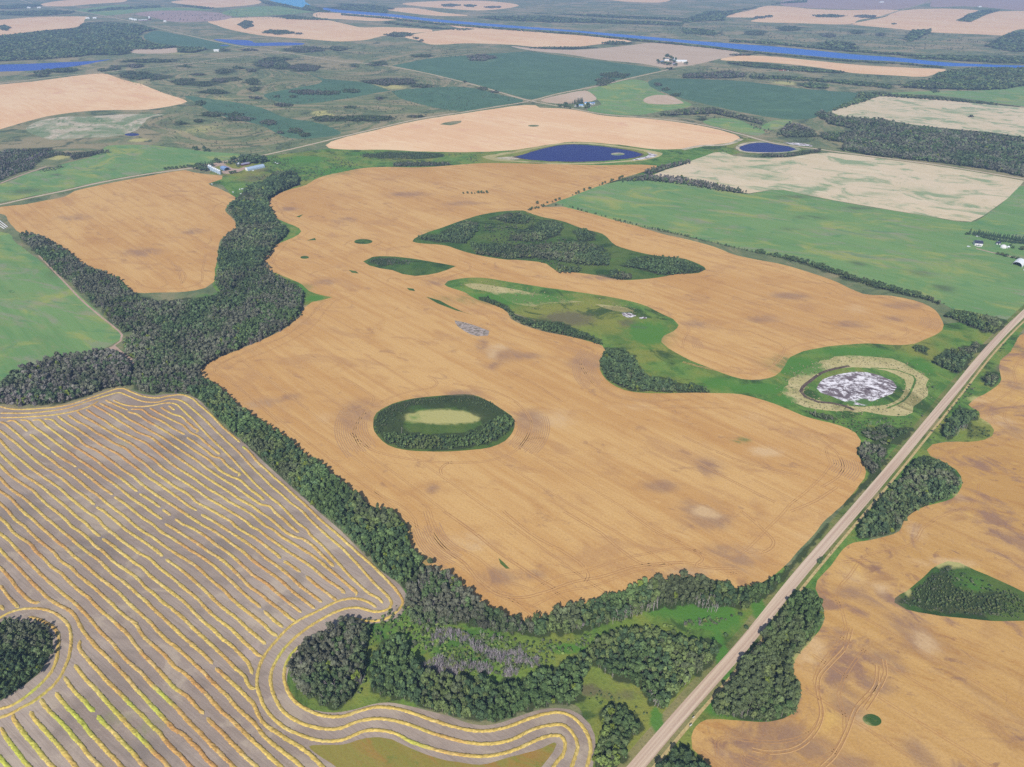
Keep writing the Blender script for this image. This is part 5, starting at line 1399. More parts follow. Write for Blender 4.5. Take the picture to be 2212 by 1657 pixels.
SW.append(('R', 'third canola swath under the dark grove, curving along the field top', A_((0, 225), (250, 220), (500, 205), (700, 185), (950, 140), (1150, 70), (1250, 10))))
SW.append(('R', 'third canola swath from the tree belt', A_((1430, 0), (1560, 60), (1750, 85), (1900, 75), (2100, 40)) + B_((0, 50), (80, 110), (200, 220), (300, 320), (400, 430), (500, 530), (620, 640), (720, 740), (830, 860), (950, 990), (1060, 1100), (1200, 1220), (1350, 1350), (1450, 1450), (1550, 1550), (1680, 1650)) + D_((1700, 110), (1850, 250), (1980, 390), (2100, 520), (2200, 635)) + R8([(100, 460), (180, 530), (250, 570), (270, 600)])))
SW.append(('R', 'canola swath winding round the green unharvested patch', R8([(230, 625), (180, 590), (100, 565), (0, 575)]) + R7([(2050, 650), (1900, 730), (1780, 850), (1700, 960), (1665, 1080), (1680, 1180), (1730, 1290), (1830, 1390), (1950, 1450), (2080, 1485), (2212, 1480)]) + R8([(150, 1425), (250, 1420), (350, 1440), (450, 1490), (600, 1540), (800, 1580), (950, 1585), (1100, 1555), (1250, 1490), (1350, 1455), (1420, 1455), (1450, 1500), (1440, 1570), (1400, 1620), (1340, 1700), (1270, 1800)])))
SW.append(('R', 'short hooked canola swath at the field corner by the belt', R8([(0, 440), (60, 490), (100, 530), (92, 550)])))
SW.append(('R', 'outer canola swath ring round the grove at the left picture edge', C_((-250, 1260), (0, 1170), (120, 1110), (250, 1070), (400, 1055), (550, 1065), (680, 1105), (800, 1190), (870, 1280), (895, 1400), (890, 1520)) + E_((890, 120), (870, 280), (830, 380), (770, 500), (680, 620), (580, 710), (500, 770), (400, 840), (280, 900), (160, 970), (0, 1030), (-250, 1110))))
SW.append(('R', 'inner bright yellow canola swath ring against the left grove', C_((360, 1160), (480, 1190), (600, 1250), (690, 1310), (740, 1390), (745, 1500)) + E_((742, 100), (700, 340), (640, 460), (540, 580), (420, 690), (280, 800), (140, 880), (0, 920), (-250, 1000))))
ROWS = [
    [C_((0, 1010), (50, 1080))], [C_((0, 760), (80, 870), (170, 970), (240, 1050))], [C_((-150, 450), (0, 540), (80, 620), (180, 740), (260, 840), (350, 930), (430, 980), (510, 980))],
    [C_((-150, 170), (0, 310), (100, 420), (220, 530), (330, 640), (400, 720), (500, 820), (600, 920), (700, 990), (800, 1040), (880, 1080), (940, 1140), (990, 1230), (1040, 1330), (1130, 1440), (1230, 1550)) + E_((1180, 110), (1300, 220), (1400, 320), (1500, 420), (1600, 520), (1700, 640), (1800, 750), (1900, 860), (2000, 960), (2100, 1070), (2209, 1180)) + G_((100, 1240), (200, 1340), (300, 1430), (400, 1550), (500, 1650), (600, 1750))],
    [C_((-150, -30), (0, 110), (130, 210), (220, 310), (330, 420), (400, 500), (530, 630), (650, 740), (800, 870), (950, 990), (1050, 1090), (1150, 1200), (1250, 1320)) + E_((1320, 0), (1400, 70), (1500, 190), (1600, 300), (1700, 390), (1800, 480), (1900, 600), (2000, 690), (2100, 790), (2209, 890)) + G_((100, 1000), (200, 1110), (300, 1200), (400, 1310), (500, 1410), (600, 1510), (700, 1610), (800, 1720))],
    [A_((-150, 1360), (0, 1490), (100, 1578)) + C_((150, 70), (240, 150), (390, 250), (450, 330), (560, 430), (650, 530), (780, 620), (900, 740), (1000, 830), (1130, 930), (1200, 1010), (1300, 1100), (1400, 1180), (1500, 1270), (1600, 1370)) + E_((1700, 100), (1800, 220), (1900, 320), (2000, 430), (2100, 540), (2209, 660)) + G_((150, 760), (250, 870), (370, 990)), G_((400, 1030), (500, 1130), (600, 1220), (700, 1330), (800, 1430), (900, 1530), (1040, 1657), (1150, 1760))],
    [A_((-150, 1180), (0, 1310), (110, 1410), (200, 1520), (300, 1590)) + C_((320, 30), (420, 130), (560, 250), (680, 350), (780, 460), (900, 540), (1000, 640), (1120, 740), (1200, 800), (1300, 890), (1400, 980), (1500, 1080), (1600, 1170), (1700, 1240)) + E_((1810, 0), (1900, 90), (2000, 170), (2100, 260), (2209, 390)) + G_((130, 480), (250, 590), (400, 740), (500, 860), (600, 960), (700, 1040), (800, 1140), (880, 1220), (1000, 1340), (1100, 1430), (1200, 1530), (1330, 1650), (1430, 1760))],
    [A_((-150, 1040), (0, 1150), (130, 1240), (230, 1340), (320, 1430), (430, 1520)) + C_((520, 30), (600, 100), (700, 190), (830, 290), (930, 390), (1050, 480), (1150, 570), (1250, 660), (1370, 750), (1480, 840), (1600, 960), (1700, 1050), (1800, 1140), (1900, 1230), (2000, 1350), (2100, 1450)) + G_((0, 130), (120, 240), (250, 360), (350, 450), (450, 560), (550, 660), (660, 760), (760, 880), (880, 990), (1000, 1100), (1100, 1230), (1200, 1330), (1300, 1410), (1420, 1500), (1530, 1590), (1600, 1657), (1700, 1760))],
    [A_((-150, 850), (0, 985), (100, 1090), (220, 1180), (320, 1250), (420, 1340), (520, 1430), (620, 1520)) + C_((720, 25), (800, 90), (900, 170), (1000, 260), (1120, 350), (1240, 440), (1340, 540), (1440, 640), (1550, 710), (1650, 800), (1750, 890), (1850, 970), (1950, 1070), (2050, 1160), (2180, 1285)) + D_((130, 1430), (260, 1540)) + G_((200, 100), (300, 180), (400, 270), (480, 360)), G_((510, 400), (600, 480), (700, 570), (800, 660), (900, 760), (980, 840), (1040, 960), (1100, 1070), (1180, 1150), (1300, 1230), (1430, 1320), (1560, 1390), (1680, 1470), (1800, 1580), (1870, 1657), (1960, 1760))],
    [A_((-150, 700), (0, 820), (70, 900), (180, 990), (300, 1070), (420, 1150), (520, 1250), (620, 1340), (740, 1430), (850, 1530)) + C_((900, 15), (1000, 80), (1100, 160), (1200, 260), (1310, 340), (1400, 430), (1500, 510), (1620, 590), (1730, 670), (1840, 790), (1950, 870), (2050, 970), (2180, 1065)) + D_((120, 1190), (240, 1310), (350, 1410)) + G_((450, 100), (570, 210), (680, 320), (780, 420), (880, 510), (920, 600), (970, 660), (1030, 665))],
    [A_((-150, 560), (0, 670), (100, 770), (200, 860), (290, 940), (420, 1020), (550, 1110), (650, 1200), (760, 1290), (870, 1380), (980, 1480), (1080, 1555)) + C_((1180, 80), (1270, 150)), C_((1290, 170), (1380, 230), (1480, 310), (1600, 400), (1700, 480), (1800, 540), (1900, 640), (2000, 720), (2100, 800), (2200, 875)) + D_((120, 980), (240, 1100), (360, 1220), (480, 1320)) + G_((600, 40), (700, 110), (820, 230), (920, 340), (960, 420), (980, 490))],
    [A_((-150, 400), (0, 510), (100, 620), (200, 710), (320, 800), (440, 900), (560, 980), (680, 1060), (780, 1140), (880, 1230), (980, 1310), (1100, 1410), (1230, 1500)) + C_((1320, 25), (1420, 100), (1520, 180), (1640, 270), (1760, 360), (1880, 420), (1990, 520), (2100, 610), (2190, 680)) + D_((130, 810), (280, 930), (380, 1040), (500, 1150), (640, 1260), (760, 1360), (880, 1480), (1000, 1590), (1050, 1640)) + G_((1110, 265),)],
    [A_((-150, 310), (0, 390), (120, 480), (230, 570), (340, 670), (450, 760), (580, 860), (720, 950), (840, 1040), (960, 1140), (1080, 1220), (1200, 1330)), A_((1210, 1350), (1300, 1400), (1400, 1480), (1500, 1560)) + C_((1620, 80), (1740, 160), (1860, 240), (1980, 330), (2060, 400)), C_((2090, 430), (2200, 505)) + D_((130, 610), (280, 740), (400, 850), (520, 970), (640, 1070), (780, 1180), (900, 1290), (1040, 1410), (1150, 1510))],
    [A_((0, 275), (60, 300), (200, 410), (300, 500), (400, 580), (520, 670), (640, 750), (760, 850), (880, 930), (1000, 1020), (1100, 1110), (1230, 1200), (1340, 1290), (1470, 1390), (1600, 1490)) + C_((1720, 25), (1820, 90), (1940, 160), (2060, 250), (2190, 340)) + D_((130, 430), (280, 530), (400, 640), (510, 740), (620, 830), (740, 950), (880, 1070), (1000, 1160), (1120, 1260), (1220, 1360), (1300, 1410))],
    [A_((80, 275), (150, 260), (250, 310), (350, 400)), A_((380, 430), (470, 500), (570, 580), (640, 630)), A_((650, 640), (760, 720), (880, 790), (970, 850)), A_((990, 870), (1100, 950), (1200, 1030), (1300, 1110), (1430, 1200)), A_((1440, 1220), (1550, 1290), (1680, 1390), (1800, 1490), (1930, 1570)) + C_((2030, 80), (2180, 170)) + D_((180, 310), (330, 400), (470, 500), (600, 610), (720, 720), (830, 830), (950, 930), (1090, 1050)), D_((1120, 1080), (1230, 1180), (1370, 1300))],
    [A_((250, 255), (340, 260), (420, 330), (520, 400), (640, 490), (760, 580), (860, 650), (980, 740), (1100, 820), (1200, 890), (1320, 980), (1450, 1070), (1560, 1160), (1680, 1250), (1800, 1330), (1920, 1420), (2050, 1510)), A_((2080, 1560), (2180, 1615)) + D_((120, 130), (280, 230), (420, 330), (580, 430), (720, 550), (830, 660), (940, 770), (1080, 870), (1200, 970), (1330, 1070), (1450, 1170), (1530, 1225))],
    [A_((400, 260), (490, 250), (590, 330), (700, 410), (820, 500), (940, 590), (1060, 660), (1200, 750), (1320, 850), (1430, 930), (1550, 1010), (1650, 1090), (1740, 1160)), A_((1760, 1180), (1900, 1270), (2030, 1360)), A_((2050, 1380), (2160, 1460)), B_((0, 1500), (120, 1580)) + D_((150, 10), (300, 90), (420, 170), (520, 250), (630, 320), (750, 410), (880, 530), (1000, 640), (1130, 720), (1250, 820), (1380, 930), (1480, 1010), (1600, 1110))],
    [A_((550, 240), (640, 245), (740, 320), (860, 400), (980, 480), (1080, 570), (1220, 640), (1340, 720), (1450, 800), (1560, 890), (1690, 970), (1800, 1070), (1920, 1160), (2050, 1250), (2200, 1345)) + B_((130, 1440), (280, 1530)) + D_((360, 10), (480, 70), (600, 150), (740, 250), (870, 340), (1000, 460), (1120, 550), (1250, 640), (1380, 740), (1500, 850), (1630, 950), (1770, 1060))],
    [A_((730, 200), (850, 290), (980, 370), (1100, 450), (1230, 540), (1350, 610), (1500, 690), (1620, 780), (1750, 880), (1880, 980), (2000, 1060), (2200, 1200)) + B_((150, 1320), (280, 1400)), B_((330, 1440), (450, 1510), (550, 1570)) + D_((600, 25), (700, 90), (880, 210), (1040, 320), (1160, 430), (1280, 510), (1400, 600), (1500, 690), (1620, 800), (1740, 890), (1860, 980))],
    [A_((860, 190), (960, 260), (1100, 330), (1200, 400), (1320, 470), (1450, 550), (1580, 610), (1700, 710), (1820, 800), (1950, 910), (2080, 1000), (2200, 1085)) + B_((150, 1180), (280, 1290), (420, 1370), (560, 1450), (700, 1530)) + D_((780, 25), (880, 90), (1000, 160), (1140, 260), (1260, 350), (1340, 430)), D_((1370, 450), (1480, 520), (1590, 600)), D_((1650, 640), (1760, 740), (1880, 830), (2050, 960))],
    [A_((970, 140), (1060, 210), (1170, 270), (1300, 350), (1430, 430), (1560, 500), (1700, 580), (1820, 670), (1950, 760), (2050, 850), (2190, 950)) + B_((130, 1040), (280, 1140), (400, 1230), (540, 1310), (680, 1400), (820, 1480), (920, 1550)) + D_((960, 15), (1060, 70), (1180, 160), (1300, 240), (1420, 330), (1550, 410), (1700, 510), (1820, 610), (1960, 720), (2080, 800), (2150, 870))],
    [A_((1090, 120), (1200, 190), (1320, 260), (1450, 350), (1580, 420), (1700, 480), (1830, 540), (1950, 630), (2080, 730), (2190, 825)) + B_((150, 930), (280, 1020), (420, 1120), (560, 1200), (700, 1290), (850, 1370), (980, 1450), (1080, 1540)) + D_((1140, 10), (1240, 60), (1350, 150), (1500, 240), (1650, 330), (1780, 420), (1900, 520), (2000, 600), (2209, 780), (2300, 870))],
    [A_((1170, 60), (1280, 120), (1400, 190), (1500, 260), (1620, 330), (1750, 410), (1900, 470), (2030, 570), (2190, 690)) + B_((130, 790), (280, 900), (420, 990), (560, 1080), (700, 1170), (830, 1260), (960, 1330), (1080, 1420), (1200, 1500)) + D_((1310, 15), (1400, 90), (1520, 150), (1620, 180), (1760, 280), (1880, 400), (2010, 530))],
    [A_((1260, 40), (1400, 110), (1520, 170), (1640, 250), (1780, 320), (1900, 390), (2030, 460), (2190, 570)) + B_((150, 680), (280, 770), (400, 860), (520, 940), (640, 1020), (760, 1090), (880, 1180), (1000, 1260), (1100, 1320), (1190, 1340), (1280, 1430), (1400, 1530)) + D_((1480, 30), (1570, 100))],
    [A_((1330, 0), (1450, 60), (1620, 130)), A_((1610, 150), (1720, 180), (1850, 260), (1980, 330), (2190, 460)) + B_((130, 560), (280, 660), (420, 750), (520, 840), (600, 910), (720, 970), (820, 1010), (930, 1110), (1050, 1200), (1130, 1270))],
    [A_((1650, 120), (1780, 120), (1900, 200), (2050, 270), (2200, 365)) + B_((130, 440),), B_((150, 470), (280, 560), (400, 640), (500, 720), (580, 740), (650, 820), (760, 900), (820, 940), (790, 970))],
    [A_((1890, 100), (2050, 190), (2200, 265)) + B_((100, 320), (200, 410), (300, 460), (400, 550), (500, 630), (570, 690))],
    [A_((2030, 90), (2180, 180)) + B_((80, 210), (160, 280), (240, 350), (290, 390), (260, 420))], [A_((2130, 70), (2209, 130))],
]
ORD = ['first', 'second', 'third', 'fourth', 'fifth', 'sixth', 'seventh', 'eighth', 'ninth', 'tenth', 'eleventh', 'twelfth', 'thirteenth', 'fourteenth', 'fifteenth', 'sixteenth', 'seventeenth', 'eighteenth', 'nineteenth', 'twentieth', 'twenty-first', 'twenty-second', 'twenty-third', 'twenty-fourth', 'twenty-fifth', 'twenty-sixth', 'twenty-seventh', 'twenty-eighth', 'twenty-ninth']
NR = len(ROWS)
for i, parts in enumerate(ROWS):
    k = NR - 1 - i          # counted from the tree belt
    if i == 0: base = ['stub of a canola swath above the left grove ring']
    elif i == 1: base = ['canola swath ending on top of the left grove ring']
    elif i == 2: base = ['short canola swath with a bent foot above the left grove']
    elif k == 0: base = ['shortest stub of canola swath at the field\'s top corner']
    elif k == 1: base = ['short canola swath with a hooked end at the field\'s top corner']
    else:
        r = '%s straight swath row from the tree belt' % ORD[k]
        base = ['canola swath forming the %s' % r] if len(parts) == 1 else ['%s piece of broken canola swath in the %s' % (w, r) for w in (['upper', 'lower'] if len(parts) == 2 else (['upper', 'middle', 'lower'] if len(parts) == 3 else ['top', 'second', 'third', 'fourth', 'fifth', 'lowest']))]
    for b, p in zip(base, parts):
        SW.append(('I', b, p))
for w, p in [('longest yellow swath left of the dark loop, hooked at its top beside the ring', E_((1010, 50), (1000, 140), (1050, 230), (1150, 350), (1230, 430), (1330, 540), (1430, 640), (1550, 760), (1650, 870), (1750, 960), (1850, 1060), (1930, 1150), (2000, 1210), (2090, 1330), (2209, 1460)) + G_((60, 1510), (200, 1657), (300, 1760))), ('swath with round pale top, second below the hooked one', E_((940, 360), (1030, 480), (1120, 590), (1200, 660), (1300, 770), (1400, 890), (1500, 1000), (1600, 1110), (1700, 1210), (1800, 1310), (1880, 1390), (1950, 1480), (2050, 1570), (2130, 1657), (2230, 1760))),
             ('upper part of the canola swath broken at a lime green spot', E_((810, 510), (880, 620), (960, 720), (1060, 820), (1140, 910), (1200, 960))), ('lower part of the canola swath broken at a lime green spot', E_((1230, 1000), (1310, 1100), (1400, 1180), (1500, 1290), (1600, 1390), (1700, 1500), (1830, 1657), (1930, 1760))), ('canola swath with the brightest lime green stretch', E_((700, 710), (780, 810), (860, 910), (950, 1000), (1050, 1110), (1130, 1220), (1220, 1310), (1320, 1430), (1430, 1530), (1540, 1657), (1640, 1760))),
             ('canola swath joined to the grove ring by a pale tuft', E_((510, 790), (560, 870), (650, 970), (750, 1070), (840, 1170), (930, 1280), (1030, 1390), (1110, 1500), (1200, 1590), (1270, 1657), (1360, 1760))), ('short topped canola swath between two joined ones near the lower left corner', E_((380, 950), (450, 1060), (540, 1160), (630, 1270), (730, 1380), (820, 1490), (900, 1590), (960, 1657), (1050, 1760))), ('canola swath joined to the ring at its lowest fork', E_((160, 980), (180, 1060), (250, 1160), (330, 1270), (420, 1370), (510, 1480), (600, 1590), (670, 1657), (760, 1760))),
             ('green tinged canola swath second from the lower left corner', E_((10, 1150), (60, 1250), (140, 1370), (220, 1470), (300, 1580), (370, 1657), (450, 1760))), ('lime green canola swath in the lower left corner', E_((-100, 1440), (0, 1540), (100, 1650), (190, 1760)))]:
    SW.append(('I', w, p))

LIMES = [(ground([(u, v)])[0], s) for (u, v), s in [(E_((960, 1010))[0], 26), (E_((1060, 1110))[0], 22), (E_((1290, 1050))[0], 14), (E_((1980, 940))[0], 16), (E_((2060, 740))[0], 14), (E_((1180, 930))[0], 12), (E_((200, 1500))[0], 26), (E_((30, 1580))[0], 26), (E_((1650, 870))[0], 14), (E_((1800, 1290))[0], 18), (E_((760, 1040))[0], 10), (B_((870, 600))[0], 7), (R8([(450, 1520)])[0], 16), (E_((400, 700))[0], 14), (R7([(1870, 940)])[0], 14)]]


def swath(label, P, ring):
    Q = catmull(ground(P), False, lambda d: 1.1)
    n = len(Q)
    T = np.gradient(Q, axis=0)
    T /= np.linalg.norm(T, axis=1)[:, None] + 1e-9
    N = np.stack([-T[:, 1], T[:, 0]], 1)
    s = np.concatenate([[0], np.cumsum(np.linalg.norm(np.diff(Q, axis=0), axis=1))])
    w = 1.5 * (.92 + .25 * (fbm(s * .12 + P[0][0], s * 0 + P[0][1], 2) - .3)) * (.9 if ring else 1.0)
    end = np.clip(np.minimum(s, s[-1] - s) / 2.0, .25, 1)
    Q = Q + N * ((fbm(s * .05 + P[0][1], s * 0, 2) - .5) * .6 * np.clip(np.minimum(s, s[-1] - s) / 15, 0, 1))[:, None]
    prof = np.array([(-1.0, -.05), (-.78, .30), (-.42, .56), (0, .64), (.42, .56), (.78, .30), (1.0, -.05)])
    m = len(prof)
    jit = RNG.normal(0, .13, (n, m))
    V = np.zeros((n, m, 3))
    wid = w[:, None] * end[:, None] * (1 + RNG.normal(0, .12, (n, m)))
    V[:, :, 0] = Q[:, None, 0] + N[:, None, 0] * prof[None, :, 0] * wid
    V[:, :, 1] = Q[:, None, 1] + N[:, None, 1] * prof[None, :, 0] * wid
    V[:, :, 2] = np.where(prof[None, :, 1] > 0, (prof[None, :, 1] + jit) * end[:, None], -.05)
    i = np.arange(n - 1)[:, None] * m + np.arange(m - 1)[None]
    F = np.stack([i, i + 1, i + m + 1, i + m], -1).reshape(-1, 4)
    f = fbm(Q[:, 0] * .022, Q[:, 1] * .022 + 3, 3) + RNG.normal(0, .02, n)
    t = np.clip((f - .30) / .3, 0, 1)
    if ring: t = np.clip(t + .35, 0, 1)
    orange, yellow, pale, lime = np.array((.45, .25, .085)), np.array((.52, .375, .10)), np.array((.60, .48, .19)), np.array((.42, .43, .07))
    col = orange * (1 - t[:, None]) + yellow * t[:, None]
    pk = np.clip((fbm(s * .09 + P[0][0] * 3, s * 0 + 1.5, 2) - .60) / .1, 0, 1) * .35
    pk = np.maximum(pk, np.clip(1 - np.minimum(s, s[-1] - s) / 4, 0, 1) * .6)
    col = col * (1 - pk[:, None]) + pale * pk[:, None]
    for c, r in LIMES:
        k = np.clip(1.0 - np.hypot(Q[:, 0] - c[0], Q[:, 1] - c[1]) / r, 0, 1)
        col = col * (1 - k[:, None]) + lime * k[:, None]
    C = col[:, None, :] * (1 + RNG.normal(0, .2, (n, m, 1)))
    C = np.concatenate([np.clip(C, .01, .9), np.ones((n, m, 1))], -1)
    me = mesh_np('canola_swath', V.reshape(-1, 3), F, [M['straw']], col=C.reshape(-1, 4))
    tag(ob('canola_swath', me), label, 'swath', 'canola swaths lying on the stubble')


for kind, label, P in SW:
    swath(label, P, kind == 'R')

# ------------------------------------------------------------------ wheel tracks of sprayers, pressed through the grain
TR = [R5([(560, 780), (600, 800), (620, 830), (590, 855), (450, 880), (350, 910), (200, 980), (120, 1060), (85, 1150), (130, 1250)]), R5([(0, 980), (100, 1000), (180, 970), (210, 930), (170, 890), (60, 820), (0, 790)]), R5([(720, 830), (950, 870), (1100, 930), (1190, 1010), (1230, 1090), (1200, 1180), (1120, 1270), (950, 1330), (650, 1340), (450, 1320), (200, 1260), (60, 1150)]),
      R5([(650, 1420), (640, 1390), (680, 1350), (720, 1340)]), R5([(1150, 1260), (1180, 1210), (1250, 1180), (1320, 1185)]), R5([(1600, 620), (1550, 680), (1580, 760), (1660, 850), (1800, 920), (2000, 945), (2212, 930)]), R5([(1290, 500), (1500, 560), (1600, 600)]), R5([(1070, 740), (1250, 830), (1430, 950)]), R5([(300, 170), (310, 150), (420, 155), (600, 130)]), R5([(560, 190), (600, 160), (720, 130), (830, 90), (820, 50), (760, 30)]),
      R8([(540, 0), (590, 140), (680, 250), (800, 340), (900, 460), (1020, 540), (1160, 560), (1300, 530), (1500, 460), (1700, 420), (1900, 360), (2212, 330)]), R8([(1050, 0), (1250, 160), (1450, 270), (1570, 360), (1600, 420), (1580, 460)]), R8([(660, 0), (850, 130), (1010, 260), (1250, 420), (1380, 500)]), R8([(1680, 140), (1850, 280), (1950, 340), (2100, 350)]), R8([(1440, 0), (1680, 140)]), R8([(1850, 0), (2050, 140), (2212, 210)]),
      R9([(380, 0), (520, 120), (590, 200), (540, 260), (440, 270), (350, 220)]), R9([(1090, 760), (1050, 880), (950, 990), (880, 1080), (880, 1200), (900, 1300), (860, 1420), (740, 1530), (560, 1560), (450, 1540)]), R9([(1260, 1000), (1250, 1120), (1120, 1280), (1060, 1430), (980, 1580), (900, 1657)]), R9([(1300, 960), (1310, 1050), (1180, 1280)]), R9([(1040, 330), (1120, 320), (1200, 318)]), R9([(0, 230), (110, 280), (130, 310), (90, 350), (200, 370), (350, 370)]),
      R4([(1160, 100), (1180, 180), (1200, 130), (1130, 60), (1080, 20)]), R4([(1330, 0), (1310, 100), (1290, 180), (1200, 210), (950, 205), (880, 160)]), R4([(860, 0), (1060, 150), (1080, 190), (1040, 205)]), R4([(2100, 310), (2000, 400), (1830, 530), (1690, 580), (1530, 650), (1400, 720), (1390, 750), (1450, 790), (1600, 900), (1800, 1080)]), R4([(1530, 690), (1560, 670), (1620, 720), (1800, 850), (2000, 1000)]), R4([(1760, 0), (1790, 70), (1880, 120)]), R4([(2000, 130), (2030, 110), (2110, 90)]),
      R6([(430, 490), (640, 580), (660, 600), (620, 680), (520, 740), (300, 720)]), R6([(1440, 460), (1460, 500), (1430, 520)]), R6([(0, 440), (40, 470), (10, 540), (0, 600)]), R6([(860, 1170), (1000, 1280), (1040, 1370), (1010, 1430), (900, 1500)]), R6([(0, 690), (200, 740), (480, 770)]), R6([(0, 370), (250, 470), (430, 490)]), R6([(0, 1170), (400, 1340), (760, 1420)]), R6([(0, 1290), (300, 1450), (600, 1600)]), R6([(1000, 1500), (860, 1590), (700, 1657)]),
      R1([(1260, 1530), (1350, 1580), (1370, 1530)]), R1([(400, 1300), (500, 1380), (600, 1450)]), R1([(1380, 1370), (1400, 1330), (1460, 1310)]), R1([(1750, 1290), (1820, 1360), (1850, 1410), (1930, 1430)]), R1([(1290, 1240), (1500, 1340)]), R2([(20, 1590), (60, 1560), (200, 1545), (260, 1570), (200, 1600)]), R2([(1200, 1380), (1290, 1385), (1310, 1400), (1250, 1390)]), R2([(300, 1657), (310, 1610), (450, 1600)]), R2([(690, 1275), (780, 1268)])]
LIN = []
for key in range(-40, 60):
    # tramlines of the sprayer, parallel to the survey grid
    base = np.array([.7071, .7071]) * (key * 31.0)
    L = base + np.array([.7071, -.7071]) * np.arange(-2200, 2200, 9.0)[:, None]
    if RNG.random() < .35:
        continue
    L = L + np.array([.7071, .7071]) * (6 * (fbm(np.arange(len(L)) * .04 + key, np.arange(len(L)) * 0., 2) - .5))[:, None]
    ok = np.zeros(len(L), bool)
    for nm, mk, P in REG:
        if mk in ('wheat', 'wheat_near'):
            ok |= inside(P, L[:, 0], L[:, 1])
        elif mk == 'scrub':
            ok &= ~inside(P, L[:, 0], L[:, 1])
    ok &= (L[:, 1] > 150) & (fbm(np.arange(len(L)) * .02 + key * 3, np.arange(len(L)) * 0. + 2, 2) > .42)
    st = None
    for i in range(len(L)):
        if ok[i] and st is None: st = i
        if st is not None and (not ok[i] or i == len(L) - 1):
            if i - st > 6: LIN.append(L[st:i])
            st = None
# headland passes following the field edge
for nm, mk, P in REG:
    if mk in ('wheat', 'wheat_near') and len(P) > 150:
        Q = P[::2]
        T = np.gradient(Q, axis=0)
        k = np.ones(9) / 9
        T = np.stack([np.convolve(np.pad(T[:, j], 4, mode='wrap'), k, 'valid') for j in (0, 1)], 1)
        T /= np.linalg.norm(T, axis=1)[:, None] + 1e-9
        N = np.stack([-T[:, 1], T[:, 0]], 1)
        c = Q + N * 3
        sg = 1 if inside(P, c[:, 0], c[:, 1]).mean() > .5 else -1
        for off in (16.0, 33.0):
            c = Q + N * (sg * off)
            ok = inside(P, c[:, 0], c[:, 1]) & (c[:, 1] > 150) & (fbm(np.arange(len(c)) * .03 + off, np.arange(len(c)) * 0., 2) > .40)
            st = None
            for i in range(len(c)):
                if ok[i] and st is None: st = i
                if st is not None and (not ok[i] or i == len(c) - 1):
                    if i - st > 8: LIN.append(c[st:i])
                    st = None
print('field lines', len(LIN))
tb = [[], []]
for pts in TR:
    Q = catmull(ground(pts), False, lambda d: 3.0)
    for off in (-1.15, 1.15):
        T = np.gradient(Q, axis=0)
        T /= np.linalg.norm(T, axis=1)[:, None] + 1e-9
        N = np.stack([-T[:, 1], T[:, 0]], 1)
        C = Q + N * off
        k = len(C)
        for ch, a, b in ((0, -.32, .32), (1, .32, .70)):
            z = relief(C[:, 0], C[:, 1])[:, None] + .05 + .03 * ch
            wob = .10 * (fbm(np.arange(k) * .3 + off, np.arange(k) * 0., 2)[:, None] - .3)
            L = np.concatenate([C + N * (a - wob), z], 1)
            Rr = np.concatenate([C + N * (b + wob), z], 1)
            tb[ch].append((L, Rr))
for ch, nm, mt in ((0, 'wheel_tracks', plain('trodden_grain', S(172, 128, 82), S(184, 138, 92), .3, .95, .1)), (1, 'track_edges', plain('bent_pale_grain', S(226, 182, 122), S(214, 168, 108), .3, .95, .1))):
    V, F, b = [], [], 0
    for L, Rr in tb[ch]:
        n = len(L)
        V += [L, Rr]
        i = np.arange(n - 1)
        F.append(np.stack([b + i, b + i + 1, b + n + i + 1, b + n + i], -1))
        b += 2 * n
    V = np.concatenate(V)
    F = np.concatenate(F)
    keep = RNG.random(len(F)) < (.97 if ch == 0 else .85)
    tag(ob(nm, mesh_np(nm, V, F[keep], [mt])), kind='structure')
V, F, b = [], [], 0
for C in LIN:
    T = np.gradient(C, axis=0)
    T /= np.linalg.norm(T, axis=1)[:, None] + 1e-9
    N = np.stack([-T[:, 1], T[:, 0]], 1)
    z = relief(C[:, 0], C[:, 1])[:, None] + .04
    for o, wd in ((-1.0, .26), (1.0, .26)):
        n = len(C)
        V += [np.concatenate([C + N * (o - wd), z], 1), np.concatenate([C + N * (o + wd), z], 1)]
        i = np.arange(n - 1)
        F.append(np.stack([b + i, b + i + 1, b + n + i + 1, b + n + i], -1))
        b += 2 * n
tag(ob('tramlines', mesh_np('tramlines', np.concatenate(V), np.concatenate(F), [plain('tramline_soil', S(182, 136, 88), S(194, 148, 98), .3, .95, .1)])), kind='structure')
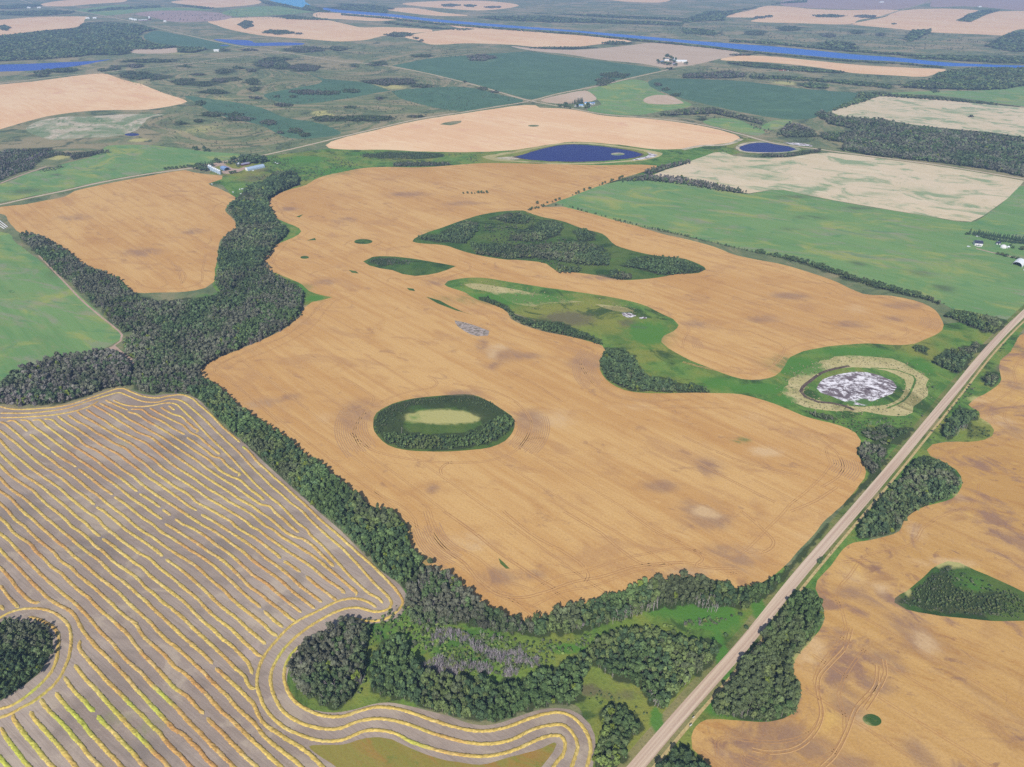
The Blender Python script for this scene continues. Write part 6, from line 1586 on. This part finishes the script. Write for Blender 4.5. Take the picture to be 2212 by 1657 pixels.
# drill ripples round the knoll and at the field turns
rip = []
for pts, sgn, n0, n1, sp in [(R5([(205, 1000), (180, 1060), (178, 1120), (205, 1180), (250, 1235)]), -1, 0, 16, 2.3), (R5([(1125, 1060), (1135, 1100), (1115, 1165), (1060, 1225)]), 1, 0, 16, 2.3), (R5([(1705, 640), (1665, 700), (1672, 770), (1720, 830)]), -1, 0, 14, 2.3), (R8([(440, 120), (490, 230), (560, 310), (680, 390)]), 1, 0, 14, 2.0), (R6([(1150, 1330), (1170, 1395), (1120, 1470)]), -1, 0, 12, 2.3), (R6([(1650, 400), (1680, 440), (1650, 490)]), -1, 0, 10, 2.6), (R6([(0, 545), (40, 560), (60, 600)]), 1, 0, 6, 2.6)]:
    Q = catmull(ground(pts), False, lambda d: 3.0)
    T = np.gradient(Q, axis=0)
    T /= np.linalg.norm(T, axis=1)[:, None] + 1e-9
    N = np.stack([-T[:, 1], T[:, 0]], 1)
    cen = Q.mean(0)
    side = 1
    for i in range(n0, n1):
        lo, hi = int(RNG.integers(0, max(1, len(Q) // 5))), len(Q) - int(RNG.integers(0, max(1, len(Q) // 5)))
        C = Q[lo:hi] + N[lo:hi] * ((2 + i * sp) * sgn)
        if len(C) > 2:
            z = relief(C[:, 0], C[:, 1])[:, None] + .05
            rip.append((np.concatenate([C - N[lo:hi] * .4, z], 1), np.concatenate([C + N[lo:hi] * .4, z], 1)))
V, F, b = [], [], 0
for L, Rr in rip:
    n = len(L)
    V += [L, Rr]
    i = np.arange(n - 1)
    F.append(np.stack([b + i, b + i + 1, b + n + i + 1, b + n + i], -1))
    b += 2 * n
tag(ob('drill_ripples', mesh_np('drill_ripples', np.concatenate(V), np.concatenate(F), [plain('ripple_soil', S(178, 138, 100), S(190, 150, 110), .3, .95, .1)])), kind='structure')

# ------------------------------------------------------------------ farmyards
RA, RB = math.radians(45), math.radians(-45)


def at(u, v):
    c = ground([(u, v)])[0]
    return (c[0], c[1], float(relief(c[0], c[1])))


def gable(name, label, cat, u, v, L, W, hw, hr, rz, wall, roof, group=None, doors=1, wins=0, open_end=False, porch=False):
    """house, barn or shed: long side along local x"""
    e = empty(name, at(u, v), rz)
    tag(e, label, cat, group)
    b = MB()
    a, c = L / 2, W / 2
    prof = [(-c, 0), (c, 0), (c, hw), (0, hw + hr), (-c, hw)]
    V = [(-a, y, z) for y, z in prof] + [(a, y, z) for y, z in prof]
    F = [(0, 1, 6, 5), (1, 2, 7, 6), (4, 0, 5, 9), (4, 3, 2, 1, 0)]
    if not open_end: F.append((5, 6, 7, 8, 9))
    b.add(V, F)
    b.build('wall', M[wall], e)
    b = MB()
    o, t = .45, .16
    for s in (-1, 1):
        sl = hr / c
        y1, z1 = s * (c + o), hw - sl * o
        V = [(-a - o, 0, hw + hr + .05), (a + o, 0, hw + hr + .05), (a + o, y1, z1 + .05), (-a - o, y1, z1 + .05)]
        V += [(x, y, z + t) for x, y, z in V]
        b.add(V, [(0, 1, 2, 3), (4, 7, 6, 5), (0, 4, 5, 1), (1, 5, 6, 2), (2, 6, 7, 3), (3, 7, 4, 0)])
    rf = b.build('roof', M[roof], e)
    b = MB(); b.box(-a * .5, a * .5, -.15, .15, hw + hr + .2, hw + hr + .42); b.build('ridge_cap', M['steel'], rf)
    for i in range(doors):
        b = MB()
        x = (i - (doors - 1) / 2) * L / max(doors, 1) * .6
        if open_end:
            b.box(a - .6, a - .3, -c * .8, c * .8, .05, hw * .92)
            b.build('opening_shade', M['dark'], e)  # dark slab stands in for the shade within the open end
        else:
            b.box(x - .9, x + .9, -c - .06, -c - .002, .05, 2.3 if hw < 4 else hw * .75)
            b.build('door', M['dark'], e)
    for i in range(wins):
        x = (i - (wins - 1) / 2) * L / wins * .9
        b = MB(); b.box(x - .7, x + .7, -c - .05, -c - .003, 1.0, 2.1); f = b.build('window', M['wall_white'], e)
        b = MB(); b.box(x - .55, x + .55, -c - .07, -c - .052, 1.12, 1.98); b.build('pane', M['glass'], f)
    if porch:
        b = MB(); b.box(-a * .7, a * .7, -c - 3.2, -c - .01, 0, .5); b.box(-a * .7, a * .7, -c - 3.2, -c - .02, 2.5, 2.66)
        for x in (-a * .68, 0, a * .66): b.box(x, x + .15, -c - 3.15, -c - 3.0, .5, 2.5)
        b.build('porch', M['wall_white'], e)
    return e


def arch(name, label, cat, u, v, L, W, Hh, rz, skin, group=None, open_front=True, ends='wall_white', side_wall=0.0):
    """arched shed: long axis along local x, open end at -x"""
    e = empty(name, at(u, v), rz)
    tag(e, label, cat, group)
    b = MB()
    n = 14
    a, c = L / 2, W / 2
    pr = [(c * math.cos(math.pi * i / n), side_wall + (Hh - side_wall) * math.sin(math.pi * i / n) ** .85) for i in range(n + 1)]
    pr = [(c, 0)] * (side_wall > 0) + pr + [(-c, 0)] * (side_wall > 0)
    m = len(pr)
    inner = [(y * .985, z * .985) for y, z in pr]
    segs = max(4, int(L / 3))
    V, F = [], []
    for k in range(segs + 1):
        x = -a + L * k / segs
        V += [(x, y, z) for y, z in pr] + [(x, y, z) for y, z in inner]
    for k in range(segs):
        for i in range(m - 1):
            p, q = k * 2 * m + i, (k + 1) * 2 * m + i
            F.append((p, q, q + 1, p + 1))
            F.append((p + m, p + m + 1, q + m + 1, q + m))
    for i in range(m - 1):
        F.append((i, i + 1, m + i + 1, m + i))
    b.add(V, F)
    b.build('shell', M[skin], e)
    b = MB()
    b.add([(a - .05, y, z) for y, z in inner], [tuple(range(m))])
    b.build('end_wall', M[ends], e)
    if not open_front:
        b = MB(); b.add([(-a + .05, y, z) for y, z in inner], [tuple(range(m))[::-1]]); b.build('end_wall', M[ends], e)
        b = MB(); b.box(-a - .06, -a + .02, -c * .4, c * .4, .05, Hh * .6); b.build('door', M['white_metal'], e)
    b = MB()
    for k in range(1, segs):
        x = -a + L * k / segs
        b.tube([(x, y * 1.006, z * 1.006 + .02) for y, z in pr], .07, 4)
    b.build('rib', M[skin], e)
    return e


def grain_bin(u, v, r, h, label):
    e = empty('grain_bin', at(u, v), .4)
    tag(e, label, 'grain bin', 'galvanised grain bins in a row')
    b = MB()
    prof = []
    for k in range(13):
        prof += [(r + (.05 if k % 2 else 0), h * k / 12)]
    b.lathe(prof, 20); b.build('wall', M['steel'], e)
    b = MB(); b.lathe([(r + .12, h), (r * .5, h + r * .38), (.35, h + r * .7), (.35, h + r * .7 + .3)], 20); rf = b.build('roof', M['white_metal'], e)
    b = MB(); b.box(r * .45, r * .7, -.3, .3, h + r * .35, h + r * .55); b.build('hatch', M['steel'], rf)
    b = MB()
    for z in np.arange(.4, h, .5): b.box(-.25, .25, -r - .22, -r - .16, z, z + .06)
    b.box(-.3, -.25, -r - .22, -r - .14, .2, h + .4); b.box(.25, .3, -r - .22, -r - .14, .2, h + .4)
    b.build('ladder', M['steel'], e)
    return e


def vehicle(u, v, rz, mat, label, group=None, L=5.4, Hc=1.9, name='parked_vehicle', cat='vehicle'):
    x, y, z = at(u, v)
    e = empty(name, (x, y, z), rz)
    tag(e, label, cat, group)
    b = MB()
    w = .95
    b.extrude_y([(-L / 2, .45), (L / 2, .45), (L / 2, 1.0), (L * .44, 1.12), (L * .2, 1.15), (L * .08, Hc), (-L * .2, Hc), (-L * .24, 1.2), (-L / 2, 1.15)], -w, w)
    b.build('body', M[mat], e)
    b = MB(); b.box(-L * .17, L * .05, -w - .02, w + .02, 1.25, Hc - .12); b.build('window', M['glass'], e)
    for sx in (-.32, .32):
        for sy in (-1, 1):
            b = MB()
            V, F = [], []
            for i in range(12):
                a = 2 * math.pi * i / 12
                V += [(sx * L + .38 * math.cos(a), sy * w - .11, .38 + .38 * math.sin(a)), (sx * L + .38 * math.cos(a), sy * w + .13, .38 + .38 * math.sin(a))]
            F = [(2 * i, 2 * ((i + 1) % 12), 2 * ((i + 1) % 12) + 1, 2 * i + 1) for i in range(12)] + [tuple(range(0, 24, 2)), tuple(range(1, 24, 2))]
            b.add(V, F)
            b.build('wheel', M['rubber'], e)
    return e


# --- farm beside the left wheat field
arch('machine_shed', 'long white arched machine shed at the farm by the left wheat field', 'shed', 551, 365, 44, 13, 7.5, RA, 'steel', open_front=False, side_wall=2.5)
gable('farm_shed', 'blue grey metal shed with a dark open end beside the grain bins', 'shed', 486, 366.5, 22, 13, 5.0, 2.0, RB, 'blue_metal', 'blue_metal', open_end=True)
for i, w in enumerate(['tallest white galvanised grain bin nearest the dark trees', 'white topped grain bin second from the dark trees', 'third galvanised grain bin from the dark trees', 'grain bin in the middle of the row of seven', 'third galvanised grain bin from the open end of the row', 'second galvanised grain bin from the open end of the row', 'last galvanised grain bin at the open end of the row by the field']):
    grain_bin(453 + i * 3.7, 366.5 + i * 1.65, 2.9 if i > 1 else 3.2, 8.2 if i > 1 else 9.4, w)
gable('farm_house', 'dark red farm house with a mauve grey roof among spruces', 'house', 529.5, 356.5, 21, 9, 3.2, 2.2, RA, 'wall_red', 'mauve_roof', wins=3)
gable('garage', 'small white garage left of the dark red farm house', 'garage', 514, 356.2, 8, 7, 2.8, 1.6, RA, 'wall_white', 'white_metal')
for u, v, l in [(594.5, 352.2, 'small white vehicle left of a pair on the farm pasture'), (599.5, 354, 'white vehicle right of a pair on the farm pasture'), (546.5, 369.5, 'white trailer against the long arched shed'), (457.5, 398.5, 'single pale vehicle left in the grass by the wheat corner'), (517.5, 410, 'white old vehicle, left of two beside the creek wood'), (523, 409, 'white old vehicle, right of two beside the creek wood'), (503, 416, 'dark based pale vehicle left of the group above the creek wood'), (521, 419.5, 'pale vehicle lowest of the group above the creek wood')]:
    vehicle(u, v, RNG.uniform(0, 3), 'white_metal', l)
for u, v, h in [(434.5, 360, 11), (438, 360, 12), (441, 360.3, 10), (445, 360.6, 13), (449, 360.5, 11), (453, 360, 12), (457, 359.5, 13), (460, 359, 14)]:
    spruce(u, v, h, 'tall dark spruce in the row left of the farm drive', 'spruces left of the farm drive')
for u, v, h in [(507, 353, 13), (515, 352, 11), (519, 350.5, 17), (522.5, 350, 18), (526, 350.5, 17), (530, 350, 16), (511, 357.5, 10), (516, 361.5, 7), (513, 361, 7), (519, 358, 14), (485, 353, 8), (489, 353.5, 8), (494, 352.5, 9)]:
    spruce(u, v, h, 'dark spruce among those around the red farm house', 'spruces round the red farm house')
for u, v, h, w in [(421, 366, 9, 14), (428, 367, 9, 14), (436, 368.5, 8, 14), (445, 369.5, 7, 11), (428, 361, 8, 12)]:
    bush(u, v, h, w, 'broad grey green tree in the clump left of the grain bins', 'broad trees left of the grain bins', 'broad_tree')
for u, v, h, w in [(468, 352, 10, 12), (474, 352, 7, 9)]:
    bush(u, v, h, w, 'round dark tree above the farm drive entrance', 'round trees at the farm drive entrance', 'broad_tree')
for u, v, h, w in [(546, 351, 13, 18), (553, 350.5, 14, 19), (560, 351, 13, 18), (567, 350, 12, 18), (573, 349.5, 10, 14), (549, 354, 11, 14), (538, 354, 10, 10), (533, 349.5, 13, 12), (540, 349, 14, 14), (501, 351, 10, 9), (507, 349.5, 11, 10), (497, 354.5, 7, 8), (563, 354, 9, 10), (524, 352, 12, 9)]:
    bush(u, v, h, w, 'big round leafy tree behind the white arched shed', 'round trees behind the arched shed', 'broad_tree')
for u, v in [(497, 376), (502, 375), (508, 374), (357, 367), (365, 366), (373, 365), (382, 364.5), (390, 363.5), (398, 362.5), (406, 361.5), (413, 362)]:
    bush(u, v, 6, 9, 'dark shrub in the hedge along the farm road', 'hedge shrubs along the farm road')
for u, v, h in [(420, 325, 8), (426, 325, 9), (442, 326, 10), (444, 327, 6), (451, 327, 6)]:
    bush(u, v, h, 8, 'lone dark tree on the far edge of the green field', 'lone trees beyond the green field', 'broad_tree')
# --- farm at the road crossing
gable('farm_house', 'white house with a pale blue roof behind spruces at the crossing farm', 'house', 1254.5, 229.5, 15, 11, 3.2, 2.4, math.radians(-12), 'wall_white', 'blue_roof', wins=3)
gable('farm_house', 'low white annex left of the blue roofed house', 'house', 1246, 230, 11, 8, 2.8, 1.8, math.radians(-12), 'wall_white', 'mauve_roof', wins=2)
gable('workshop', 'white workshop with a blue roof at the crossing farm', 'workshop', 1268.5, 225, 19, 11, 4, 2.2, math.radians(-8), 'wall_white', 'blue_roof')
gable('barn', 'white ended barn with blue side right of the crossing farm', 'barn', 1278.5, 226, 18, 11, 4.5, 2.2, RA, 'wall_white', 'blue_metal')
gable('shed', 'tiny white shed beside the round tree at the crossing farm', 'shed', 1273.5, 230.8, 6, 5, 2.6, 1.2, 0, 'wall_white', 'white_metal')
vehicle(1241.5, 230.5, 1, 'white_metal', 'white vehicle left of the blue roofed house'); vehicle(1260.5, 230.5, .5, 'white_metal', 'white vehicle right of the blue roofed house')
for u, v, h in [(1230.5, 226, 8), (1235.5, 225.5, 10), (1239.5, 225, 12), (1241.5, 224.5, 15), (1246, 224.5, 17), (1249, 224, 17), (1252, 224, 18), (1255, 223.8, 18), (1257.5, 223.8, 17), (1226.5, 225, 6)]:
    spruce(u, v, h, 'tall spruce in the row at the crossing farm', 'spruces at the crossing farm')
for u, v, h, w in [(1269.5, 232, 13, 13), (1263.5, 236, 8, 8), (1270, 234, 6, 8), (1246.5, 232, 11, 9), (1221.5, 228.5, 9, 12), (1223, 231, 8, 10), (1206, 230.5, 7, 9), (1210, 231, 6, 9), (1219, 232.5, 7, 8), (1225, 233, 8, 9), (1230, 235, 8, 9)]:
    bush(u, v, h, w, 'round dark tree in front of the crossing farm', 'round trees of the crossing farm', 'broad_tree')
b = MB(); b.lathe([(.2, -.62), (.62, -.6), (.66, -.3), (.66, .3), (.62, .6), (.2, .62)], 14)
BALE = b.mesh('straw_bale', M['strawbale'])
for u, v in [(1209.6, 208), (1220, 207.5), (1224.5, 211.5), (1226.7, 217.2), (1231, 218), (1251.5, 207.5), (1261.7, 208), (1276.8, 209.3), (1276.8, 218), (1302.5, 222.5), (1253, 206), (1199.5, 226), (1290, 232)]:
    o = ob('straw_bale', BALE); x, y, z = at(u, v)
    o.location = (x, y, z + .62); o.rotation_euler = (math.radians(90), 0, RNG.uniform(0, 3)); o.scale = (1.3, 1.3, 1.4)
    tag(o, 'pale round straw bale on the mown patch by the crossing farm', 'bale', 'straw bales by the crossing farm')
# --- farm by the far road's end
gable('barn', 'big white barn with a white roof at the farm near the river', 'barn', 1470.5, 134.5, 50, 18, 6, 3.5, math.radians(-8), 'wall_white', 'white_metal')
gable('barn', 'low white building behind the trees at the river farm', 'barn', 1440, 131.5, 22, 11, 5, 2, math.radians(-4), 'wall_white', 'white_metal')
gable('barn', 'blue grey long shed left at the river farm', 'shed', 1428, 135, 28, 12, 4, 2.5, RA, 'blue_metal', 'blue_metal')
gable('farm_house', 'small pale house in front of the big white barn', 'house', 1456, 139.5, 20, 10, 3.5, 2.5, math.radians(20), 'wall_white', 'mauve_roof', wins=2)
for u, v in [(1447.5, 131.5), (1450.5, 131.5), (1455, 130.5), (1457.5, 130.5)]:
    grain_bin(u, v, 2.6, 7, 'slim grain bin between trees at the river farm')['group'] = 'grain bins at the river farm'
for u, v, h, w in [(1420, 137, 14, 12), (1424, 137.5, 8, 14), (1431, 138.5, 9, 18), (1436, 140, 10, 18), (1441, 141, 10, 18), (1446, 141.5, 9, 18), (1434, 130.5, 10, 12), (1440, 128, 18, 20), (1447, 129, 14, 18), (1452.5, 130.5, 12, 12), (1458.5, 134, 16, 10), (1460, 143, 10, 14), (1455, 143, 7, 10), (1478, 140, 8, 9), (1482.5, 140, 10, 13), (1448, 135, 12, 16), (1456, 136, 9, 16)]:
    bush(u, v, h, w, 'dark tree sheltering the white farm near the river', 'trees sheltering the river farm', 'broad_tree')
# --- houses right of the hay field
gable('house', 'white house with a dark roof standing alone in the green hay field', 'house', 2110.5, 529, 12.5, 11, 4.6, 3.4, math.radians(-14), 'wall_white', 'dark_roof', wins=3, porch=True)
gable('shed', 'small white shed with a dark roof under the spruce row', 'shed', 2154.5, 527.5, 6.5, 5, 2.6, 2.0, math.radians(-14), 'wall_white', 'dark_roof')
e = empty('domed_hut', at(2166, 535), 0)
tag(e, 'round pinkish white domed hut beside the spruce row', 'hut')
b = MB(); b.lathe([(5.2, 0), (5.2, 2.2), (4.6, 3.4), (3.2, 4.6), (1.4, 5.3), (.2, 5.5)], 10); b.build('dome', M['bale'], e)
b = MB(); b.box(-.8, .8, -5.35, -5.0, .05, 2.0); b.build('door', M['wall_white'], e)
gable('shed', 'tiny pale shed right of the domed hut', 'shed', 2175.5, 535.5, 4, 3.5, 2.2, 1.0, .3, 'wall_white', 'white_metal')
arch('quonset_shed', 'bright white arched shed with a dark open end at the hay field edge', 'shed', 2199, 571.5, 24, 15, 7.4, RA, 'white_metal', open_front=True, ends='dark')  # end wall coloured dark to give the shade inside the arch
vehicle(2091, 533.5, .1, 'white_metal', 'white trailer lying left of the lone white house', L=6); vehicle(2111, 511.5, -.4, 'white_metal', 'pale boat shaped trailer above the lone white house', L=6)
vehicle(2213, 577, .8, 'white_metal', 'white vehicle parked beside the bright arched shed'); vehicle(2212, 584, .6, 'wall_white', 'pale vehicle below the bright arched shed')
spruce(2093, 507, 11, 'single taller spruce left of the spruce row', None)
bush(2087.5, 507.5, 5, 8, 'dark bush at the foot of the single spruce', None)
for i in range(58):
    t = (i // 2) / 28.0
    u = 2101 + t * 118
    v = 505 + t * 19 + (i % 2) * 3.2 + RNG.normal(0, .4) + (4 * math.sin(3.0 * t) if i % 2 else 0)
    spruce(u + RNG.normal(0, .8), v, RNG.uniform(6, 9) + 2.5 * t, 'dark spruce in the long double row behind the domed hut', 'spruces of the long double row')
for u, v, h, w in [(2153, 550, 4.5, 6.5), (2162.5, 552, 5, 7.5), (2172, 555, 5, 8), (2188, 558.5, 4, 8), (2197, 560, 4, 7), (2187, 536.5, 4, 6), (2204, 540, 6, 9), (2210, 541, 7, 9), (2181, 533, 4, 5)]:
    bush(u, v, h, w, 'round dark bush in the yard between domed hut and arched shed', 'round bushes of the yard by the arched shed')
# --- far farm on the left
gable('barn', 'long pale roofed barn at the far farm beyond the dark forest', 'barn', 309, 45.5, 58, 16, 5, 3, math.radians(14), 'wall_red', 'white_metal')
e = empty('silo', at(324, 44), 0); tag(e, 'white domed silo tower on a red base at the far farm', 'silo')
b = MB(); b.lathe([(7, 0), (7, 12)], 16); b.build('base', M['wall_red'], e)
b = MB(); b.lathe([(7.05, 12), (7.05, 22), (5, 25), (1, 26.5)], 16); b.build('dome', M['white_metal'], e)
for u, v, L, l in [(283, 42.5, 22, 'leftmost white shed at the far farm'), (288, 44, 22, 'middle white shed at the far farm'), (293, 44.5, 18, 'white shed next to the long barn at the far farm'), (356.5, 48, 18, 'small white house under the far shelter belt'), (63, 18, 30, 'white far barn in the upper left trees'), (85, 18, 30, 'pale far barn right in the upper left trees'), (190, 41, 26, 'white far house beside the pale upper left field'), (205, 40.5, 26, 'white far barn beside spruces at the upper left field'), (467.5, 111.5, 24, 'white house alone on the pasture by the lake road'), (1443 + 460, 6, 40, 'white far house at the top right field road'), (2115, 16, 26, 'white far house on the top right wheat')]:
    gable('far_house', l, 'house', u, v, L, L * .5, 6, 3.5, math.radians(10), 'wall_white', 'white_metal')
gable('far_house', 'red roofed house in the trees below the dark forest', 'house', 408, 113.5, 18, 11, 4, 3, .2, 'wall_white', 'red_paint')
for i, (px, py, m) in enumerate([(640, 470, 'red_paint'), (700, 465, 'red_paint'), (760, 460, 'red_paint'), (815, 458, 'bale'), (870, 460, 'red_paint'), (960, 440, 'steel'), (1010, 480, 'white_metal'), (1130, 440, 'white_metal'), (1250, 460, 'bale'), (1320, 470, 'white_metal'), (1375, 465, 'white_metal')]):
    vehicle(1651.8 + px * .0488, 130.6 + py * .0488, 1.5, m, '%s machine parked in the row before the river wood' % ('red' if m == 'red_paint' else 'pale'), '%s machines parked before the river wood' % ('red' if m == 'red_paint' else 'pale'), L=8.5, Hc=4.2)
P_ = [(270, 38), (290, 39), (320, 41), (350, 43), (365, 45), (378, 47), (375, 49.5), (345, 48), (320, 46)]
wood_pts = P_
# --- wrapped bale rows at the left edge
for i, (u0, v0, u1, v1) in enumerate([(-8, 484, 9.5, 495), (-6, 479.5, 13.5, 493), (-4, 475, 17, 491)]):
    a, c = at(u0, v0), at(u1, v1)
    b = MB()
    n = 16
    pts = [tuple(a[k] + (c[k] - a[k]) * j / n + (.75 if k == 2 else 0) for k in range(3)) for j in range(n + 1)]
    b.tube(pts, [.78 if j % 2 else .84 for j in range(n + 1)], 10)
    tag(b.build('bale_row', M['bale']), '%s white wrapped bale row lying at the left picture edge' % ['lowest', 'middle', 'uppermost'][i], 'bale row', 'wrapped bale rows')
# --- roadside posts
for u, v, s, l in [(1490.5, 1570, 1.25, 'larger white road sign by the bottom right field corner'), (1496.5, 1552, 1.0, 'smaller white road sign above the larger one in the ditch')]:
    e = empty('road_sign', at(u, v), .5); e.scale = (s, s, s)
    tag(e, l, 'sign', None)
    for x in (-.5, .5):
        b = MB(); b.box(x - .06, x + .06, -.06, .06, 0, 2.2); b.build('post', M['pole'], e)
    b = MB(); b.box(-.85, .85, -.12, -.062, 1.1, 2.3); b.build('panel', M['wall_white'], e)
for u, v, h, l in [(1794, 1197, 7.5, 'single dark timber pole beside the gravel road under the upper grove'), (1723, 1279, 5, 'short dark pole at the top of the grove between road and wheat')]:
    e = empty('timber_pole', at(u, v), 0); tag(e, l, 'pole')
    b = MB(); b.tube([(0, 0, 0), (0, 0, h)], [.16, .11], 8); b.build('post', M['pole'], e)
    b = MB(); b.box(-.7, .7, -.06, .06, h * .9, h * .9 + .14); b.build('cross_arm', M['pole'], e)
# --- pale stones on the sloughs and white rubble by the field corners
for u, v in [(1634, 549), (1641, 551), (1628, 546)]:
    pass

# ------------------------------------------------------------------ camera, sun, sky, air
cam = bpy.data.cameras.new('camera')
cam.sensor_width = 36.0
cam.lens = 36.0 * FPX / 2211.0
cam.clip_start = 1.0
cam.clip_end = 40000.0
co = link(bpy.data.objects.new('camera', cam))
co.location = (0, 0, CAM_H)
co.rotation_euler = (math.radians(90) - PITCH, 0, 0)
scene.camera = co

SUN_EL = math.radians(43.0)
SUN_AZ = math.radians(13.0)          # shadows run this far right of the view line
sun = bpy.data.lights.new('sun', 'SUN')
sun.energy = 4.4
sun.angle = math.radians(.53)
sun.color = (1.0, .96, .9)
so = link(bpy.data.objects.new('sun', sun))
dirv = Vector((math.sin(SUN_AZ) * math.cos(SUN_EL), math.cos(SUN_AZ) * math.cos(SUN_EL), -math.sin(SUN_EL)))
so.rotation_euler = dirv.to_track_quat('-Z', 'Y').to_euler()
so.location = (0, 0, 2000)

world = bpy.data.worlds.new('World')
scene.world = world
world.use_nodes = True
nt = world.node_tree
nt.nodes.clear()
sky = nt.nodes.new('ShaderNodeTexSky')
sky.sky_type = 'NISHITA'
sky.sun_disc = False
sky.sun_elevation = SUN_EL
sky.sun_rotation = math.atan2(-dirv.x, -dirv.y)
sky.altitude = 700
bg = nt.nodes.new('ShaderNodeBackground')
bg.inputs['Strength'].default_value = .10
wo = nt.nodes.new('ShaderNodeOutputWorld')
nt.links.new(sky.outputs[0], bg.inputs[0])
nt.links.new(bg.outputs[0], wo.inputs[0])

hz = MB()
hz.box(-17000, 17000, -2500, 19000, -2.0, CAM_H + 30)
hm = bpy.data.materials.new('thin_summer_haze')
hm.use_nodes = True
ht = hm.node_tree
ht.nodes.clear()
pv = ht.nodes.new('ShaderNodeVolumePrincipled')
pv.inputs['Color'].default_value = (.45, .64, 1.0, 1)
pv.inputs['Density'].default_value = HAZE
pv.inputs['Anisotropy'].default_value = .0
hout = ht.nodes.new('ShaderNodeOutputMaterial')
ht.links.new(pv.outputs[0], hout.inputs['Volume'])
tag(hz.build('haze', hm), kind='stuff')

scene.view_settings.view_transform = 'Standard'
scene.view_settings.look = 'None'
scene.view_settings.exposure = EXPOSURE
scene.view_settings.gamma = 1.0
scene.view_settings.use_curve_mapping = False
scene.cycles.max_bounces = 5
scene.cycles.diffuse_bounces = 2
scene.cycles.volume_bounces = 0
scene.cycles.transparent_max_bounces = 6
scene.cycles.use_denoising = False
scene.render.engine = 'CYCLES'
